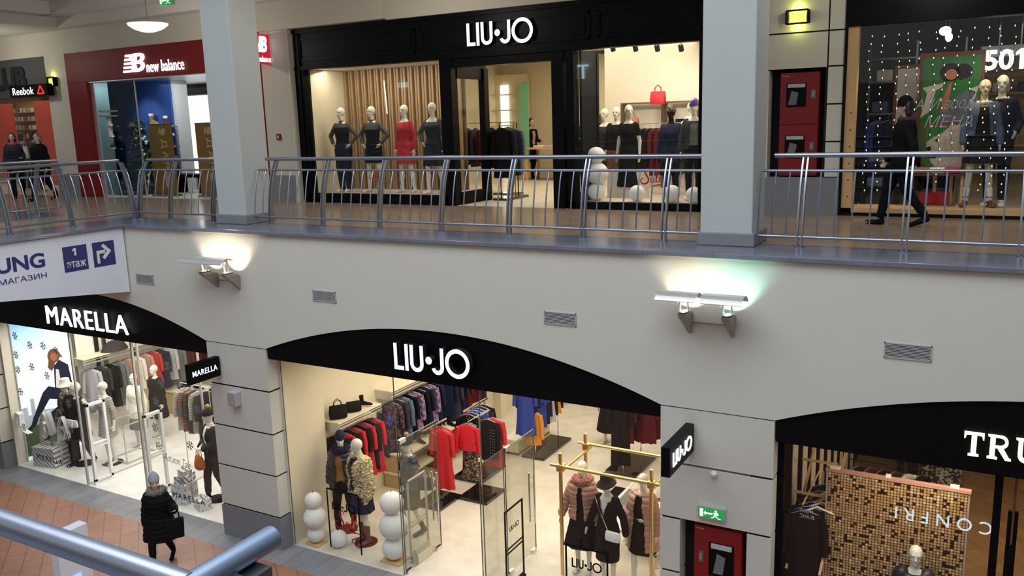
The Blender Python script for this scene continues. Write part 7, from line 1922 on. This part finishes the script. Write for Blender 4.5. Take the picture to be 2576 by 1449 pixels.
# back of the shop
b = MB()
for k in range(9): b.box(-2.25, -2.19, 11.6 + k * .75, 11.95 + k * .75, FL, -2.2)
struct('wall_pale_slats', b, mat('lit_slat', (.72, .62, .52), .6), 'pale vertical panels on the left wall of the dark boutique wall')
struct('wall_dark_slats', MB().box(-2.30, -2.20, 10.7, 22.8, FL, -2.2), M_blackm, 'dark left wall of the dark boutique wall')
p0 = PZ(2365, 1222, FL)
tag(MB((p0.x, p0.y, Z0)).lathe((p0.x, p0.y, Z0), [(.30, 0), (.38, .05), (.40, .22), (.36, .38), (.2, .43), (.01, .44)], 28).build('pouf', voro_mat('zebra_print', [(.45, .40, .33), (.03, .03, .03), (.42, .38, .31), (.03, .025, .02)], 22), None, True), 'black and cream patterned round pouf on the parquet', 'pouf')
for i, (px, m_, cn) in enumerate(((2275, M_brown, 'brown'), (2310, M_blk, 'black'))):
    p = PZ(px, 1215, FL)
    figure('mannequin', f'{cn} clothed mannequin standing on the parquet far behind the sequin screen', 'mannequin', (p.x, p.y, Z0), .2, 1.78, ('down', 'down'), 'stand', [('coat', m_, [('torso', .6, 1.45, .05), ('sleeves', 1.9, .03)]), ('trousers', M_blk, [('legs', .95, .02)])], skin=M_brown)
t = thing('clothes_rack', 'dark rack with black garments at the back left of the dark boutique', 'clothes rack', (-1.3, 14.2, Z0))
MB().tube([(-.5, 0, 0), (-.5, 0, 1.7), (.7, 0, 1.7), (.7, 0, 0)], .014, 8).build('frame', M_blackm, t)
hang_row((-1.75, 14.2, Z0 + 1.7), (-.65, 14.2, Z0 + 1.7), [('coat', 1.1, M_blk, 'black'), ('coat', 1.0, M_burg, 'burgundy'), ('coat', 1.1, M_blk, 'black'), ('coat', 1.1, M_chard, 'charcoal'), ('dress', 1.0, M_offw, 'cream'), ('coat', 1.1, M_blk, 'black')], 1.0, 'on the back rack of the dark boutique', 'garments on the dark back rack')
# reflected sign words, built as flat letters on the glass
t = thing('window_decal', 'white upside down sign reflection built as letters on the glass before the sequin screen', 'window lettering', (-.27, GY - .006, -3.03))
place_text(fit_text('C O N F R I', 1.0, .15, .003), 'lettering', glow('reflection_white', (.80, .92, 1.0), .8), (0, 0, 0), FRONT, t, spin=math.pi)  # letters glow in place of a reflected lit sign
t = thing('window_decal', 'small pale mirrored sign reflection built as letters over the dark coats', 'window lettering', (PY(2028, 1292, GY).x, GY - .006, PY(2028, 1292, GY).z))
M_pl = mat('pale_reflection', (.40, .36, .32), .6)  # mirrored sign reflection put into the letter colour
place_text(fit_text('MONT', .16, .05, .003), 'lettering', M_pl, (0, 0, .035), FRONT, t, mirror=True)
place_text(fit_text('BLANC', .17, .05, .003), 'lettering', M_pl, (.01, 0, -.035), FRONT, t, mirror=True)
# ------------------------------------------------------------------ nearest rail, totem, signs across the atrium
t = thing('handrail', 'thick polished steel handrail close in the foreground', 'handrail', (-1.2, .567, 1.13))
MB().tube([(-2.2, 0, 0), (.46, 0, 0)], .0160, 24).build('tube', M_steel, t, True)
for x in (-.0, -.30, -.62):
    MB().loft([[(x - .022, -.004, -.02), (x + .022, -.004, -.02), (x + .022, .008, -.02), (x - .022, .008, -.02)], [(x - .022, .03, -.5), (x + .022, .03, -.5), (x + .022, .045, -.5), (x - .022, .045, -.5)], [(x - .022, .0, -1.13), (x + .022, .0, -1.13), (x + .022, .015, -1.13), (x - .022, .015, -1.13)]]).build('post', M_steeld, t)
t = thing('handrail', 'short blue grey steel rail stub pointing away in the foreground', 'handrail', (-.742, .60, 1.13))
MB().tube([(0, -.3, 0), (0, .093, 0)], .0150, 24).build('tube', mat('blue_steel', (.30, .37, .48), .35, .9), t, True)
MB().loft([[(-.006, .03, -.015), (.03, .03, -.015), (.03, .06, -.015), (-.006, .06, -.015)], [(.0, .03, -.3), (.036, .03, -.3), (.036, .05, -.3), (.0, .05, -.3)], [(.0, .0, -1.13), (.036, .0, -1.13), (.036, .02, -1.13), (.0, .02, -1.13)]]).build('post', M_steeld, t)
struct('floor_near_balcony', MB().box(-6, 3, -3, .75, -.3, 0.0), M_grant, 'granite floor of the near balcony floor')
p0, p1 = PZ(135, 1347, -3.9), PZ(204, 1311, -3.9)
t = thing('totem_sign', 'white freestanding totem board with blue lit spot behind the near rail', 'totem', ((p0.x + p1.x) / 2, (p0.y + p1.y) / 2, FL), math.radians(0))
MB().box(-.09, .09, -.24, .24, 0, -3.9 - FL).build('board', M_signwh, t, bev=.01)
MB().box(-.12, .12, -.3, .3, 0, .04).build('base', M_steeld, t)
p_ = PZ(148, 1440, -4.5)
MB().box(.09, .10, -.2, .05, .95, 1.1).build('lit_panel', glow('blue_led', (.12, .25, 1.0), 3.0), t)
b = MB().box(-32, 2, -4.3, -4.1, 2.6, 8.5)
struct('wall_opposite', b, M_wall, 'white wall band across the atrium wall')
M_far = glow('far_sign', (.60, .85, 1.0), 10.0)
for txt, px, py, gy, h, w, lab in (('ERO', 1013, 214, 14.47, .22, .50, 'small lit sign letters on the wall across the atrium'), ('Tim', 1443, 182, 14.47, .56, 1.35, 'larger lit sign letters on the wall across the atrium')):
    v = PY(px, py, 2 * gy + 4.05)
    t = thing('shop_sign', lab, 'sign', (v.x, -4.08, v.z))
    place_text(fit_text(txt, w, h, .03, bold=.0), 'letters', M_far, (0, .04, 0), facing(math.pi), t)
